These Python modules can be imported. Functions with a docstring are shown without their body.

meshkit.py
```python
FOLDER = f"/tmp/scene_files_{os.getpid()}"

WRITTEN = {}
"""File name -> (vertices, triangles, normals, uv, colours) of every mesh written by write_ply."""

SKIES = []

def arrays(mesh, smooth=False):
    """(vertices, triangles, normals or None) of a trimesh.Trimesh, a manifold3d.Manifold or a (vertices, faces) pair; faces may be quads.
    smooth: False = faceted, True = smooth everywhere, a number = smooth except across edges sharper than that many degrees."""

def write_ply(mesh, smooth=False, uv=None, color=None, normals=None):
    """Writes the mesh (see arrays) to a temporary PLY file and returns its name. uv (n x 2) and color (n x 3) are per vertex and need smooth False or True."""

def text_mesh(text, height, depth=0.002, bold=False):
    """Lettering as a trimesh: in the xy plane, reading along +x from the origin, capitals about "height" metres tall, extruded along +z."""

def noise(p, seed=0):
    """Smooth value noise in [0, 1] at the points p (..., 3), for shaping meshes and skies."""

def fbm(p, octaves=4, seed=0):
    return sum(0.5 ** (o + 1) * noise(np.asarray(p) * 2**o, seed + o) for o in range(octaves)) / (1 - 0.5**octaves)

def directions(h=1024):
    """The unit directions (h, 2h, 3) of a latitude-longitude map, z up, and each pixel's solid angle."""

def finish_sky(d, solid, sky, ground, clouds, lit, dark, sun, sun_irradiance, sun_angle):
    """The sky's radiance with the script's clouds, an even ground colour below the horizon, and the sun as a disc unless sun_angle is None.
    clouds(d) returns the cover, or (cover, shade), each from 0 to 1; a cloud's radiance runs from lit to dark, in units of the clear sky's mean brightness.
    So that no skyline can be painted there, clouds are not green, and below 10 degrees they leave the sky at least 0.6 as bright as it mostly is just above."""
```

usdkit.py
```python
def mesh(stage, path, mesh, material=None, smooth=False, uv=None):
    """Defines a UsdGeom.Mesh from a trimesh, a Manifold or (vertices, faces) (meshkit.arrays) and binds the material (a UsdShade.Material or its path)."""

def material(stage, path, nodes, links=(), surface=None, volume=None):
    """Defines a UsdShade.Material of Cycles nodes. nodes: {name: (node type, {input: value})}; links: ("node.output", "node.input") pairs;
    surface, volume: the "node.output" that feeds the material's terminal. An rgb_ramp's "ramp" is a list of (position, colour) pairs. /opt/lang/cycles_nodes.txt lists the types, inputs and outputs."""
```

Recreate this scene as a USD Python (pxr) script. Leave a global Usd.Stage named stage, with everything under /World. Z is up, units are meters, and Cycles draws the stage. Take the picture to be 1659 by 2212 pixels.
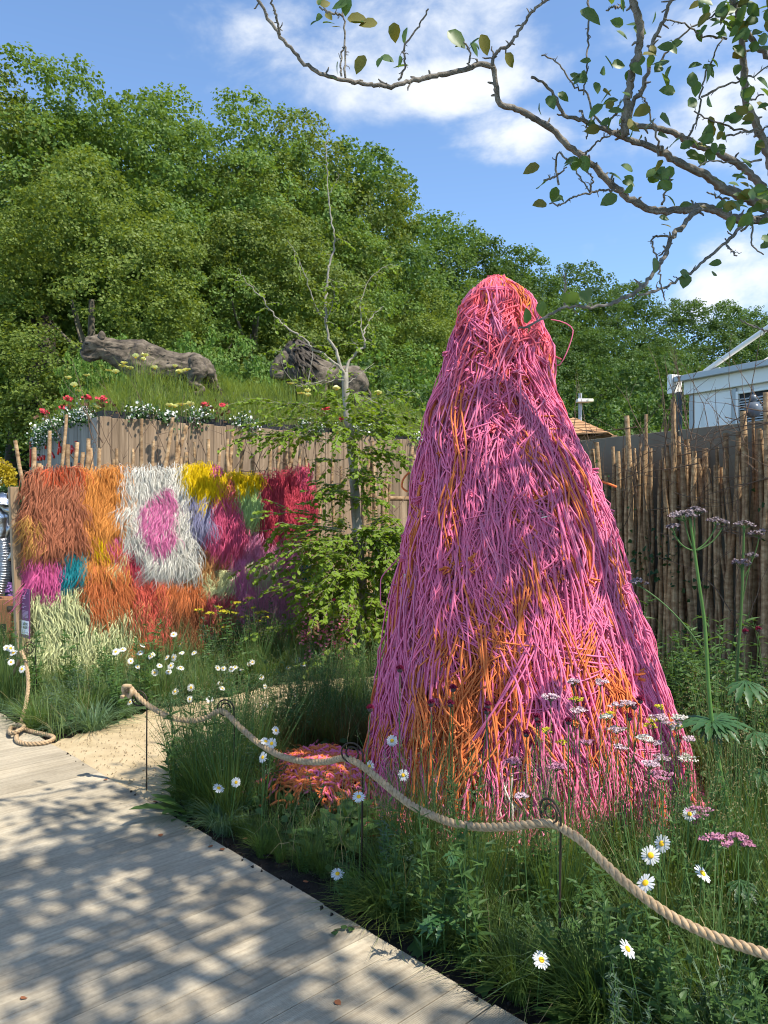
import math, numpy as np, trimesh, manifold3d, usdkit, meshkit
from pxr import Usd, UsdGeom, UsdLux, UsdShade, Gf, Sdf, Vt
from shapely.geometry import Polygon, Point, LineString
from shapely.prepared import prep

stage = Usd.Stage.CreateInMemory()
UsdGeom.SetStageUpAxis(stage, 'Z')
UsdGeom.SetStageMetersPerUnit(stage, 1.0)
UsdGeom.Xform.Define(stage, '/World')
UsdGeom.Scope.Define(stage, '/World/Looks')

# ------------------------------------------------------------------ camera, sky, sun, exposure
EYE, F, CX, CY = 1.6, 1659.0, 829.5, 1106.0          # lens of a phone held level at eye height
cam = UsdGeom.Camera.Define(stage, '/World/camera')
cam.CreateHorizontalApertureAttr(36.0)
cam.CreateFocalLengthAttr(36.0 * F / 1659.0)
cam.AddTranslateOp().Set(Gf.Vec3d(0, 0, EYE))
cam.AddRotateXYZOp().Set(Gf.Vec3f(90, 0, 0))
cam.CreateExposureAttr(0.74)
SUN = np.array([.482, -.335, .809]); SUN /= np.linalg.norm(SUN)
SUN_EL, SUN_ROT = math.asin(SUN[2]), math.atan2(SUN[0], SUN[1])
sun = UsdLux.DistantLight.Define(stage, '/World/sun')
sun.CreateNormalizeAttr(True)
sun.CreateIntensityAttr(1.15)
sun.CreateAngleAttr(0.53)
sun.CreateColorAttr(Gf.Vec3f(1.0, .94, .83))
sun.AddRotateXYZOp().Set(Gf.Vec3f(math.degrees(math.acos(SUN[2])), 0, math.degrees(math.atan2(SUN[0], -SUN[1]))))
dome = UsdLux.DomeLight.Define(stage, '/World/sky')
dome.GetPrim().SetCustomDataByKey('kind', 'structure')

def sky_material():
    n = {'sky': ('sky_texture', {'sky_type': 'single_scattering', 'sun_disc': False, 'sun_elevation': SUN_EL, 'sun_rotation': SUN_ROT, 'air_density': 1.0, 'aerosol_density': 0.7, 'ozone_density': 1.6}),
         'tc': ('texture_coordinate', {}),
         'n1': ('noise_texture', {'scale': 9.0, 'detail': 8.0, 'roughness': .58, 'distortion': .25}),
         'n2': ('noise_texture', {'scale': 26.0, 'detail': 6.0, 'roughness': .6}),
         'mp': ('mapping', {'mapping_type': 'point', 'scale': (1, 1, 1.7)}),
         'mix': ('mix_color', {}), 'bg': ('background_shader', {'strength': .145}),
         'cc': ('rgb_ramp', {'ramp': [(0.0, (2.7, 3.3, 4.1)), (.55, (3.4, 3.75, 4.2)), (1, (4.5, 4.65, 4.8))]}),
         'tint': ('mix_color', {'blend_type': 'multiply', 'fac': 1.0, 'b': (.86, .98, 1.08)})}
    L = [('tc.generated', 'mp.vector'), ('mp.vector', 'n1.vector'), ('mp.vector', 'n2.vector'), ('sky.color', 'tint.a')]
    # cumulus drift: soft ellipsoids of cloud in the sky, ragged by noise
    puffs = [((600, 40), (150, 90), .75), ((850, 60), (230, 150), .8), ((930, 190), (260, 75), 1.1), ((1080, 60), (110, 170), .6), ((1110, 285), (150, 60), 1.05), ((1500, 60), (170, 90), .9),
             ((1560, 250), (240, 110), 1.0), ((1330, 260), (110, 60), .7), ((1640, 620), (220, 85), 1.1), ((1600, 540), (110, 70), .9), ((2000, 300), (300, 140), 1.0), ((2300, 520), (300, 100), .9),
             ((300, -500), (420, 150), .8), ((-700, 300), (400, 120), .8), ((1200, -700), (500, 190), .7)]
    last = None
    for i, ((px, py), (rx, ry), amt) in enumerate(puffs):
        d = np.array([(px - CX) / F, 1, (CY - py) / F]); l = np.linalg.norm(d); d /= l
        az, el = math.atan2(d[0], d[1]), math.asin(d[2])
        m, s, le, mr = f'm{i}', f's{i}', f'l{i}', f'r{i}'
        # rotate the direction so the puff's centre lies on +y, then measure an elliptical distance
        n[m + 'a'] = ('vector_rotate', {'rotate_type': 'z_axis', 'angle': az})
        n[m + 'b'] = ('vector_rotate', {'rotate_type': 'x_axis', 'angle': -el})
        n[m] = ('mapping', {'mapping_type': 'point', 'location': (0, -1, 0), 'scale': (F / rx * l ** 0, 1, F / ry)})
        n[le] = ('vector_math', {'math_type': 'length'})
        n[mr] = ('map_range', {'range_type': 'smoothstep', 'from_min': 1.5, 'from_max': 0.0, 'to_min': 0.0, 'to_max': amt, 'clamp': True})
        L += [('tc.generated', m + 'a.vector'), (m + 'a.vector', m + 'b.vector'), (m + 'b.vector', m + '.vector'), (m + '.vector', le + '.vector1'), (le + '.value', mr + '.value')]
        if last:
            n[s] = ('math', {'math_type': 'maximum'}); L += [(last, s + '.value1'), (mr + '.result', s + '.value2')]; last = s + '.value'
        else:
            last = mr + '.result'
    n['e1'] = ('math', {'math_type': 'multiply_add', 'value2': 1.9, 'value3': -1.02}); L += [('n1.fac', 'e1.value1')]
    n['e2'] = ('math', {'math_type': 'multiply_add', 'value2': .35}); L += [('n2.fac', 'e2.value1'), ('e1.value', 'e2.value3')]
    n['e3'] = ('math', {'math_type': 'add'}); L += [(last, 'e3.value1'), ('e2.value', 'e3.value2')]
    n['cov'] = ('map_range', {'range_type': 'smoothstep', 'from_min': .34, 'from_max': 1.25, 'to_min': 0.0, 'to_max': .92, 'clamp': True}); L += [('e3.value', 'cov.value')]
    L += [('e3.value', 'cc.fac'), ('cov.result', 'mix.fac'), ('tint.result', 'mix.a'), ('cc.color', 'mix.b'), ('mix.result', 'bg.color')]
    return usdkit.material(stage, '/World/Looks/sky', n, L, surface='bg.background')

UsdShade.MaterialBindingAPI.Apply(dome.GetPrim()).Bind(sky_material())

# ------------------------------------------------------------------ helpers
def W(px, py, d):
    return np.array([(px - CX) / F * d, d, EYE - (py - CY) / F * d])
def GD(px, py, z=0.0):
    d = (EYE - z) * F / (py - CY)
    return np.array([(px - CX) / F * d, d, z])
def unit(v):
    v = np.asarray(v, float); return v / (np.linalg.norm(v, axis=-1, keepdims=True) + 1e-12)
def RNG(s): return np.random.default_rng(s)
def lerp(a, b, t): return a + (b - a) * t

count = {}
def numbered(parent, name):
    k = (parent, name); i = count.get(k, 0); count[k] = i + 1
    return f'{parent}/{name}' + (f'_{i:03d}' if i else '')
def tag(prim, label=None, cat=None, group=None, kind=None):
    for k, v in (('label', label), ('category', cat), ('group', group), ('kind', kind)):
        if v: prim.SetCustomDataByKey(k, v)
    return prim
def thing(name, label, cat, group=None, kind=None, loc=None, rz=0, scale=1.0, ref=None):
    p = numbered('/World', name); x = UsdGeom.Xform.Define(stage, p)
    if loc is not None:
        x.AddTranslateOp().Set(Gf.Vec3d(*map(float, loc)))
        x.AddRotateZOp().Set(float(rz))
        x.AddScaleOp().Set(Gf.Vec3f(*([float(scale)] * 3 if np.ndim(scale) == 0 else map(float, scale))))
    tag(x.GetPrim(), label, cat, group, kind)
    if ref:
        x.GetPrim().GetReferences().AddInternalReference(ref); x.GetPrim().SetInstanceable(True)
    return p
def kind_class(name):
    p = numbered('', '_kind_' + name)
    stage.CreateClassPrim(p); return p
def vnormals(v, f):
    fn = np.cross(v[f[:, 1]] - v[f[:, 0]], v[f[:, 2]] - v[f[:, 0]])
    n = np.zeros_like(v)
    for k in range(3):
        for c in range(3):
            n[:, c] += np.bincount(f[:, k], fn[:, c], len(v))
    return unit(n)
def put(parent, name, geo, mat, smooth=False, label=None, kind=None, cat=None, group=None):
    """one Mesh prim under parent. smooth True = shared vertex normals, a number = angle"""
    p = numbered(parent, name)
    if isinstance(geo, tuple) and (smooth is True or smooth is False):
        v, f = np.asarray(geo[0], float), np.asarray(geo[1], int)
        if f.shape[1] == 4: f = np.vstack([f[:, [0, 1, 2]], f[:, [0, 2, 3]]])
        m = UsdGeom.Mesh.Define(stage, p)
        m.CreatePointsAttr(Vt.Vec3fArray.FromNumpy(v.astype(np.float32)))
        m.CreateFaceVertexCountsAttr(Vt.IntArray.FromNumpy(np.full(len(f), 3, np.int32)))
        m.CreateFaceVertexIndicesAttr(Vt.IntArray.FromNumpy(np.ascontiguousarray(f.astype(np.int32).ravel())))
        m.CreateSubdivisionSchemeAttr('none')
        if smooth:
            m.CreateNormalsAttr(Vt.Vec3fArray.FromNumpy(vnormals(v, f).astype(np.float32))); m.SetNormalsInterpolation('vertex')
        UsdShade.MaterialBindingAPI.Apply(m.GetPrim()).Bind(UsdShade.Material.Get(stage, mat))
    else:
        m = usdkit.mesh(stage, p, geo, mat, smooth=smooth)
    tag(m.GetPrim(), label, cat, group, kind)
    return p
def solo(name, geo, mat, label, cat, smooth=False, group=None, kind=None):
    return put('/World', name, geo, mat, smooth, label, kind, cat, group)
def struct(name, geo, mat, smooth=False):
    return put('/World', name, geo, mat, smooth, kind='structure')

def join(gs):
    vs, fs, o = [], [], 0
    for v, f in gs:
        v, f = np.asarray(v, float), np.asarray(f, int)
        if f.shape[1] == 4: f = np.vstack([f[:, [0, 1, 2]], f[:, [0, 2, 3]]])
        vs.append(v); fs.append(f + o); o += len(v)
    return np.vstack(vs), np.vstack(fs)
def tubes(P, R, sides=5, cap=True):
    """P (N,K,3) polylines, R radius: scalar, (K,), (N,1) or (N,K)"""
    P = np.asarray(P, float)
    if P.ndim == 2: P = P[None]
    N, K, _ = P.shape
    R = np.broadcast_to(R, (N, K))
    T = unit(np.gradient(P, axis=1))
    mean = unit(P[:, -1] - P[:, 0] + 1e-9)
    ref = np.eye(3)[np.argmin(np.abs(mean), 1)][:, None, :]
    A = unit(np.cross(T, ref)); B = np.cross(T, A)
    ang = np.arange(sides) * 2 * np.pi / sides
    v = P[:, :, None] + R[:, :, None, None] * (np.cos(ang)[:, None] * A[:, :, None] + np.sin(ang)[:, None] * B[:, :, None])
    base = (np.arange(N) * K * sides)[:, None, None]
    i, j = np.meshgrid(np.arange(K - 1), np.arange(sides), indexing='ij')
    jn = (j + 1) % sides
    a, b, c, d = (base + x for x in (i * sides + j, i * sides + jn, (i + 1) * sides + jn, (i + 1) * sides + j))
    f = [np.stack([a, b, c], -1).reshape(-1, 3), np.stack([a, c, d], -1).reshape(-1, 3)]
    if cap:
        k = np.arange(1, sides - 1)
        b2 = (np.arange(N) * K * sides)[:, None]
        e = b2 + (K - 1) * sides
        f += [np.stack(np.broadcast_arrays(b2, b2 + k + 1, b2 + k), -1).reshape(-1, 3), np.stack(np.broadcast_arrays(e, e + k, e + k + 1), -1).reshape(-1, 3)]
    return v.reshape(-1, 3), np.vstack(f)
def ribbons(P, Wd, S):
    P = np.asarray(P, float); N, K, _ = P.shape
    Wd = np.broadcast_to(Wd, (N, K))
    v = np.stack([P - S[:, None] * Wd[..., None], P + S[:, None] * Wd[..., None]], 2)
    base = (np.arange(N) * K * 2)[:, None]; i = np.arange(K - 1) * 2
    a = base + i
    f = np.vstack([np.stack([a, a + 1, a + 3], -1).reshape(-1, 3), np.stack([a, a + 3, a + 2], -1).reshape(-1, 3)])
    return v.reshape(-1, 3), f
def frames(d, n):
    d = unit(d); s = unit(np.cross(d, n)); n = np.cross(s, d)
    return np.stack([s, d, n], -1)
def scatter(t, pos, R, sc):
    tv, tf = t; pos = np.asarray(pos, float); N = len(pos)
    sc = np.asarray(sc, float)
    sc = sc[:, None, None] if sc.ndim == 1 else (sc[:, None, :] if sc.ndim == 2 else sc)
    v = np.einsum('nij,nkj->nki', R, tv[None] * sc) + pos[:, None]
    f = tf[None] + (np.arange(N) * len(tv))[:, None, None]
    return v.reshape(-1, 3), f.reshape(-1, 3)
KITE = (np.array([[0, 0, 0], [.5, .45, .10], [0, 1, -.08], [-.5, .45, .10]]), np.array([[0, 1, 2], [0, 2, 3]]))
def leaf_shape(ys=(0, .18, .45, .75, 1), ws=(.0, .33, .5, .32, 0), fold=.12, curl=.18):
    v, f, prev = [], [], None
    for y, w in zip(ys, ws):
        z = -curl * y * y
        if w == 0: ids = [len(v)]; v.append((0, y, z))
        else: ids = list(range(len(v), len(v) + 3)); v += [(-w, y, z + fold * w), (0, y, z), (w, y, z + fold * w)]
        if prev:
            if len(prev) == 1: f += [(prev[0], ids[1], ids[0]), (prev[0], ids[2], ids[1])]
            elif len(ids) == 1: f += [(prev[0], prev[1], ids[0]), (prev[1], prev[2], ids[0])]
            else: f += [(prev[0], prev[1], ids[1]), (prev[0], ids[1], ids[0]), (prev[1], prev[2], ids[2]), (prev[1], ids[2], ids[1])]
        prev = ids
    return np.array(v, float), np.array(f)
LEAF = leaf_shape()
LANCE = leaf_shape(ws=(0, .5, .45, .25, 0))
def box(c, s, R=None):
    m = trimesh.creation.box(s); v = np.array(m.vertices)
    if R is not None: v = v @ np.asarray(R).T
    return v + np.asarray(c), np.array(m.faces)
def bevel_box(s, b=.004):
    """box of size s about the origin with chamfered edges"""
    h = np.array(s) / 2
    m = manifold3d.Manifold.hull_points(np.array([[sx * (h[0] - (b if k != 0 else 0)), sy * (h[1] - (b if k != 1 else 0)), sz * (h[2] - (b if k != 2 else 0))] for sx in (-1, 1) for sy in (-1, 1) for sz in (-1, 1) for k in range(3)]))
    q = m.to_mesh(); return np.array(q.vert_properties[:, :3], float), np.array(q.tri_verts)
def bspline(pts, n):
    """smooth curve through points, n samples"""
    pts = np.asarray(pts, float)
    if len(pts) < 3: return pts[0] + (pts[-1] - pts[0]) * np.linspace(0, 1, n)[:, None]
    from scipy.interpolate import PchipInterpolator
    s = np.r_[0, np.cumsum(np.linalg.norm(np.diff(pts, axis=0), axis=1) + 1e-6)]
    return PchipInterpolator(s, pts)(np.linspace(0, s[-1], n))
def jitter_tri(p, amp, rng):
    return p + rng.normal(0, amp, p.shape)
def hull_body(chains, refine=.03, smooth=8):
    """one continuous body: hulls of the spheres at both ends of each bone, welded, refined and smoothed"""
    parts = []
    def ball(p, r): return manifold3d.Manifold.sphere(r, 20).translate(tuple(map(float, p)))
    for ch in chains:
        for (p, r), (q, s) in zip(ch[:-1], ch[1:]):
            parts.append(manifold3d.Manifold.batch_hull([ball(p, r), ball(q, s)]))
    m = manifold3d.Manifold.batch_boolean(parts, manifold3d.OpType.Add)
    m = m.refine_to_length(refine).to_mesh()
    t = trimesh.Trimesh(m.vert_properties[:, :3], m.tri_verts, process=True)
    trimesh.smoothing.filter_taubin(t, iterations=smooth)
    return t
ORD = ['', 'second', 'third', 'fourth', 'fifth', 'sixth', 'seventh', 'eighth', 'ninth', 'tenth', 'eleventh', 'twelfth', 'thirteenth', 'fourteenth', 'fifteenth', 'sixteenth', 'seventeenth', 'eighteenth', 'nineteenth', 'twentieth']
TENS = {20: 'twenty', 30: 'thirty', 40: 'forty', 50: 'fifty', 60: 'sixty', 70: 'seventy', 80: 'eighty', 90: 'ninety'}
def ordinal(i):
    if i < 20: return ORD[i] or ''
    t, u = divmod(i + 1, 10)
    if t >= 10: return 'hundred and ' + (ordinal(i - 100) or 'first')
    return TENS[t * 10] + ('-' + ['first', 'second', 'third', 'fourth', 'fifth', 'sixth', 'seventh', 'eighth', 'ninth'][u - 1] if u else 'th').replace('yth', 'ieth') if u else TENS[t * 10][:-1] + 'ieth'
E0 = np.array([.46, 2.40]); EDGE = unit(np.array([-2.75, 2.92])); INW = np.array([EDGE[1], -EDGE[0]])   # deck's edge, running away; INW points into the bed
EDGE_R = np.array([EDGE[0], EDGE[1]])
STAKES = [GD(81, 1530)[:2], np.array([-1.37, 4.43]), np.array([-.82, 4.20]), np.array([-.10, 3.42]), np.array([.60, 2.63])]
LANDMARKS = [('the stake by the signpost', STAKES[0]), ('the stake at the sandy path', STAKES[1]), ('the second stake from the path', STAKES[2]), ('the stake before the rope spill', STAKES[3]),
             ('the stake nearest the camera', STAKES[4]), ('the slim green tree', np.array([-.27, 8.0])), ('the terracotta rag rug', np.array([-3.0, 7.2])), ('the white rag rug', np.array([-2.2, 7.7])),
             ('the tall angelica', np.array([1.62, 3.6])), ('the right stick fence', np.array([2.6, 6.6])), ('the far side of the cone', np.array([.9, 6.0])), ('the apple trunk', np.array([1.85, 3.6])), ('the cone front', np.array([.6, 3.55]))]
def landmark_labels(pts, desc):
    """a label for each of the points that tells it from the others: its rank by nearness to the closest landmark"""
    pts = np.asarray(pts, float); D = np.stack([np.linalg.norm(pts[:, :2] - p, axis=1) for _, p in LANDMARKS], 1)
    near = D.argmin(1); out = [None] * len(pts)
    for k in range(len(LANDMARKS)):
        ids = np.nonzero(near == k)[0]
        for r, i in enumerate(ids[np.argsort(D[ids, k])]):
            o = ordinal(r); out[i] = f'{desc}, {o + " " if o else ""}nearest to {LANDMARKS[k][0]}'
    return out

# ------------------------------------------------------------------ materials
def look(name): return '/World/Looks/' + name
def mat(name, cols, scale=6.0, rough=.75, stretch=(1, 1, 1), rotz=0.0, detail=5.0, bump=0.0, bump_scale=None, vary=0.0, vary_by='object', metallic=0.0, spec=.3, distortion=0.0, contrast=(.3, .7), local=False):
    """a surface whose colour runs over cols with noise; vary: brightness differs from piece to piece"""
    lo, hi = contrast
    ramp = [(lerp(lo, hi, i / max(1, len(cols) - 1)), c) for i, c in enumerate(cols)]
    n = {'g': ('geometry', {}), 'tc': ('texture_coordinate', {}), 'rot': ('mapping', {'rotation': (0, 0, rotz)}), 'mp': ('mapping', {'scale': stretch}),
         'no': ('noise_texture', {'scale': scale, 'detail': detail, 'roughness': .6, 'distortion': distortion}), 'ra': ('rgb_ramp', {'ramp': ramp}),
         'p': ('principled_bsdf', {'roughness': rough, 'metallic': metallic, 'specular_ior_level': spec})}
    L = [('tc.object' if local else 'g.position', 'rot.vector'), ('rot.vector', 'mp.vector'), ('mp.vector', 'no.vector'), ('no.fac', 'ra.fac')]
    out = 'ra.color'
    if vary:
        n['oi'] = ('object_info', {})
        n['ma'] = ('map_range', {'from_min': 0.0, 'from_max': 1.0, 'to_min': 1 - vary, 'to_max': 1 + vary})
        n['hs'] = ('hsv', {})
        L += [('oi.random' if vary_by == 'object' else 'g.random_per_island', 'ma.value'), ('ma.result', 'hs.value'), (out, 'hs.color')]
        out = 'hs.color'
    L.append((out, 'p.base_color'))
    if bump:
        n['b'] = ('bump', {'strength': min(1.0, bump), 'distance': .02 * max(1, bump)})
        n['n2'] = ('noise_texture', {'scale': bump_scale or scale * 3, 'detail': 6.0, 'roughness': .65})
        L += [('mp.vector', 'n2.vector'), ('n2.fac', 'b.height'), ('b.normal', 'p.normal')]
    usdkit.material(stage, look(name), n, L, surface='p.BSDF')
    return look(name)
def mat_flat(name, col, rough=.5, metallic=0.0, spec=.4, **k):
    usdkit.material(stage, look(name), {'p': ('principled_bsdf', {'base_color': col, 'roughness': rough, 'metallic': metallic, 'specular_ior_level': spec, **k})}, [], surface='p.BSDF')
    return look(name)
def mat_bits(name, cols, rough=.6, trans=.0, vary=0.0, spec=.3, tcol=None, along=None):
    """each small piece of a mesh takes its own colour from cols; trans: light that comes through (leaves)"""
    ramp = [(i / max(1, len(cols) - 1), c) for i, c in enumerate(cols)]
    n = {'g': ('geometry', {}), 'ra': ('rgb_ramp', {'ramp': ramp}), 'p': ('principled_bsdf', {'roughness': rough, 'specular_ior_level': spec})}
    L = [('g.random_per_island', 'ra.fac')]; out = 'ra.color'
    if vary:
        n['oi'] = ('object_info', {}); n['ma'] = ('map_range', {'from_min': 0.0, 'from_max': 1.0, 'to_min': 1 - vary, 'to_max': 1 + vary}); n['hs'] = ('hsv', {})
        L += [('oi.random', 'ma.value'), ('ma.result', 'hs.value'), (out, 'hs.color')]; out = 'hs.color'
    L.append((out, 'p.base_color')); surf = 'p.BSDF'
    if trans:
        n['t'] = ('translucent_bsdf', {}); n['m'] = ('mix_closure', {'fac': trans}); n['tc'] = ('mix_color', {'blend_type': 'multiply', 'fac': 1.0, 'b': tcol or (1.5, 1.35, .55)})
        L += [(out, 'tc.a'), ('tc.result', 't.color'), ('p.BSDF', 'm.closure1'), ('t.BSDF', 'm.closure2')]; surf = 'm.closure'
    usdkit.material(stage, look(name), n, L, surface=surf)
    return look(name)
# ------------------------------------------------------------------ ground, soil, sand path, boardwalk
def grid_sheet(poly, step, z, rng_amp=0.0, seed=0, freq=2.0):
    """an even sheet of triangles over a polygon, with a slight relief"""
    x0, y0, x1, y1 = poly.bounds; pp = prep(poly.buffer(step * .75))
    xs, ys = np.arange(x0 - step, x1 + step, step), np.arange(y0 - step, y1 + step, step)
    X, Y = np.meshgrid(xs, ys); P = np.stack([X, Y, np.zeros_like(X)], -1)
    Z = z + (meshkit.fbm(P * freq + seed * 17.3, 4, seed) - .5) * 2 * rng_amp
    v = np.stack([X, Y, Z], -1).reshape(-1, 3); nx = len(xs)
    f = []
    for j in range(len(ys) - 1):
        for i in range(nx - 1):
            if pp.contains(Point(xs[i] + step / 2, ys[j] + step / 2)):
                a = j * nx + i; f += [(a, a + 1, a + nx + 1), (a, a + nx + 1, a + nx)]
    f = np.array(f); used, inv = np.unique(f, return_inverse=True)
    return v[used], inv.reshape(-1, 3)
M_ground = mat('lawn', [(.03, .05, .012), (.06, .085, .02)], scale=.7, rough=.95)
a = np.linspace(0, 2 * np.pi, 49)[:-1]; rr = [0, 8, 25, 80, 250, 700]
gv = [(0, 20, -.09)] + [(r * math.cos(t), 20 + r * math.sin(t), -.09) for r in rr[1:] for t in a]
gf = [(0, 1 + i, 1 + (i + 1) % 48) for i in range(48)] + [(1 + k * 48 + i, 1 + (k + 1) * 48 + i, 1 + (k + 1) * 48 + (i + 1) % 48) for k in range(4) for i in range(48)] + [(1 + k * 48 + i, 1 + (k + 1) * 48 + (i + 1) % 48, 1 + k * 48 + (i + 1) % 48) for k in range(4) for i in range(48)]
struct('ground', (np.array(gv, float), np.array(gf)), M_ground)

def S(s, t): return E0 + EDGE * s + INW * t           # along the deck's edge, into the bed
def S3(s, t, z=0.0): return np.r_[S(s, t), z]
PATH = Polygon([S(2.5, -.02), S(3.95, -.02), (-2.05, 5.72), (-1.86, 6.15), (-1.35, 6.62), (-.88, 7.15), (-.3, 7.42), (.6, 7.6), (1.6, 7.7), (2.2, 7.3), (1.5, 6.95), (.5, 6.75), (-.15, 6.45), (-.62, 5.95), (-.9, 5.45), (-1.05, 5.0), (-1.22, 4.62)])
BED = Polygon([S(-3.0, 0), S(7.5, 0), S(7.5, 3.0), (-3.6, 7.4), (.9, 10.6), (3.6, 6.6), (5.2, 4.2), (4.5, .5)])
M_soil = mat('soil', [(.016, .011, .008), (.034, .024, .016), (.06, .042, .028)], scale=14, rough=.95, bump=1.0, bump_scale=45)
struct('soil', grid_sheet(BED, .07, -.035, .022, 3, 5.0), M_soil, True)
M_sand = mat('sand', [(.36, .27, .145), (.48, .37, .215), (.55, .43, .26)], scale=5, rough=.95, bump=.5, bump_scale=120, contrast=(.25, .75))
struct('sand_path', grid_sheet(PATH.buffer(.02), .06, -.006, .008, 5, 4.0), M_sand, True)

rng = RNG(11)
M_deck = None
def deck_material():
    n = {'g': ('geometry', {}), 'r': ('mapping', {'rotation': (0, 0, -math.atan2(INW[1], INW[0]))}), 'm1': ('mapping', {'scale': (1.1, 26, 8)}), 'm2': ('mapping', {'scale': (1.0, 1.0, 1)}),
         'n1': ('noise_texture', {'scale': 1.6, 'detail': 6.0, 'roughness': .65}), 'n2': ('noise_texture', {'scale': 2.2, 'detail': 5.0, 'roughness': .6}), 'n3': ('noise_texture', {'scale': 60.0, 'detail': 3.0}),
         'r1': ('rgb_ramp', {'ramp': [(.25, (.25, .205, .14)), (.5, (.34, .29, .21)), (.75, (.42, .365, .27))]}), 'r2': ('rgb_ramp', {'ramp': [(.3, (.78, .77, .75)), (.55, (1, 1, 1)), (.8, (1.06, 1.04, 1.0))]}),
         'r3': ('rgb_ramp', {'ramp': [(.3, (.86, .86, .86)), (.6, (1, 1, 1))]}),
         'mu': ('mix_color', {'blend_type': 'multiply', 'fac': 1.0}), 'mu2': ('mix_color', {'blend_type': 'multiply', 'fac': 1.0}), 'oi': ('object_info', {}), 'ma': ('map_range', {'from_min': 0.0, 'from_max': 1.0, 'to_min': .86, 'to_max': 1.1}), 'h': ('hsv', {}), 'p': ('principled_bsdf', {'roughness': .8, 'specular_ior_level': .25})}
    L = [('g.position', 'r.vector'), ('r.vector', 'm1.vector'), ('m1.vector', 'n1.vector'), ('g.position', 'n2.vector'), ('g.position', 'n3.vector'), ('n1.fac', 'r1.fac'), ('n2.fac', 'r2.fac'), ('n3.fac', 'r3.fac'),
         ('r1.color', 'mu.a'), ('r2.color', 'mu.b'), ('mu.result', 'mu2.a'), ('r3.color', 'mu2.b'), ('oi.random', 'ma.value'), ('ma.result', 'h.value'), ('mu2.result', 'h.color'), ('h.color', 'p.base_color')]
    usdkit.material(stage, look('boardwalk'), n, L, surface='p.BSDF'); return look('boardwalk')
M_deck = deck_material()
deck = thing('boardwalk', None, None, kind='structure')
PITCH, WID = .146, .1415
M_under = mat_flat('joist', (.03, .025, .02), .9)
put(deck, 'underlay', (np.array([S3(-4, -.03, -.045), S3(10, -.03, -.045), S3(10, -6, -.045), S3(-4, -6, -.045)]), np.array([[0, 1, 2], [0, 2, 3]])), M_under)
for k in range(-20, 66):
    s0 = k * PITCH; ng = 20; yy = np.linspace(0, WID, 2 * ng + 1); zz = np.where(np.arange(2 * ng + 1) % 2 == 0, -.0022, 0.0); zz[0] = zz[-1] = -.004
    end = -.012 + rng.uniform(-.006, .006); far = -5.8 if k % 2 else -5.8
    top = [S3(s0 + y, end, z) for y, z in zip(yy, zz)] + [S3(s0 + y, far, z) for y, z in zip(yy, zz)]
    n = len(yy); v = np.array(top + [S3(s0, end, -.03), S3(s0 + WID, end, -.03), S3(s0, far, -.03), S3(s0 + WID, far, -.03)])
    f = [(i, i + 1, n + i + 1) for i in range(n - 1)] + [(i, n + i + 1, n + i) for i in range(n - 1)]
    f += [(2 * n, i + 1, i) for i in range(n - 1)] + [(2 * n, 2 * n + 1, n - 1)] + [(0, n, 2 * n + 2), (0, 2 * n + 2, 2 * n), (n - 1, 2 * n + 3, 2 * n - 1), (n - 1, 2 * n + 1, 2 * n + 3)]
    put(deck, 'board', (v, np.array(f)), M_deck)
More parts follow.
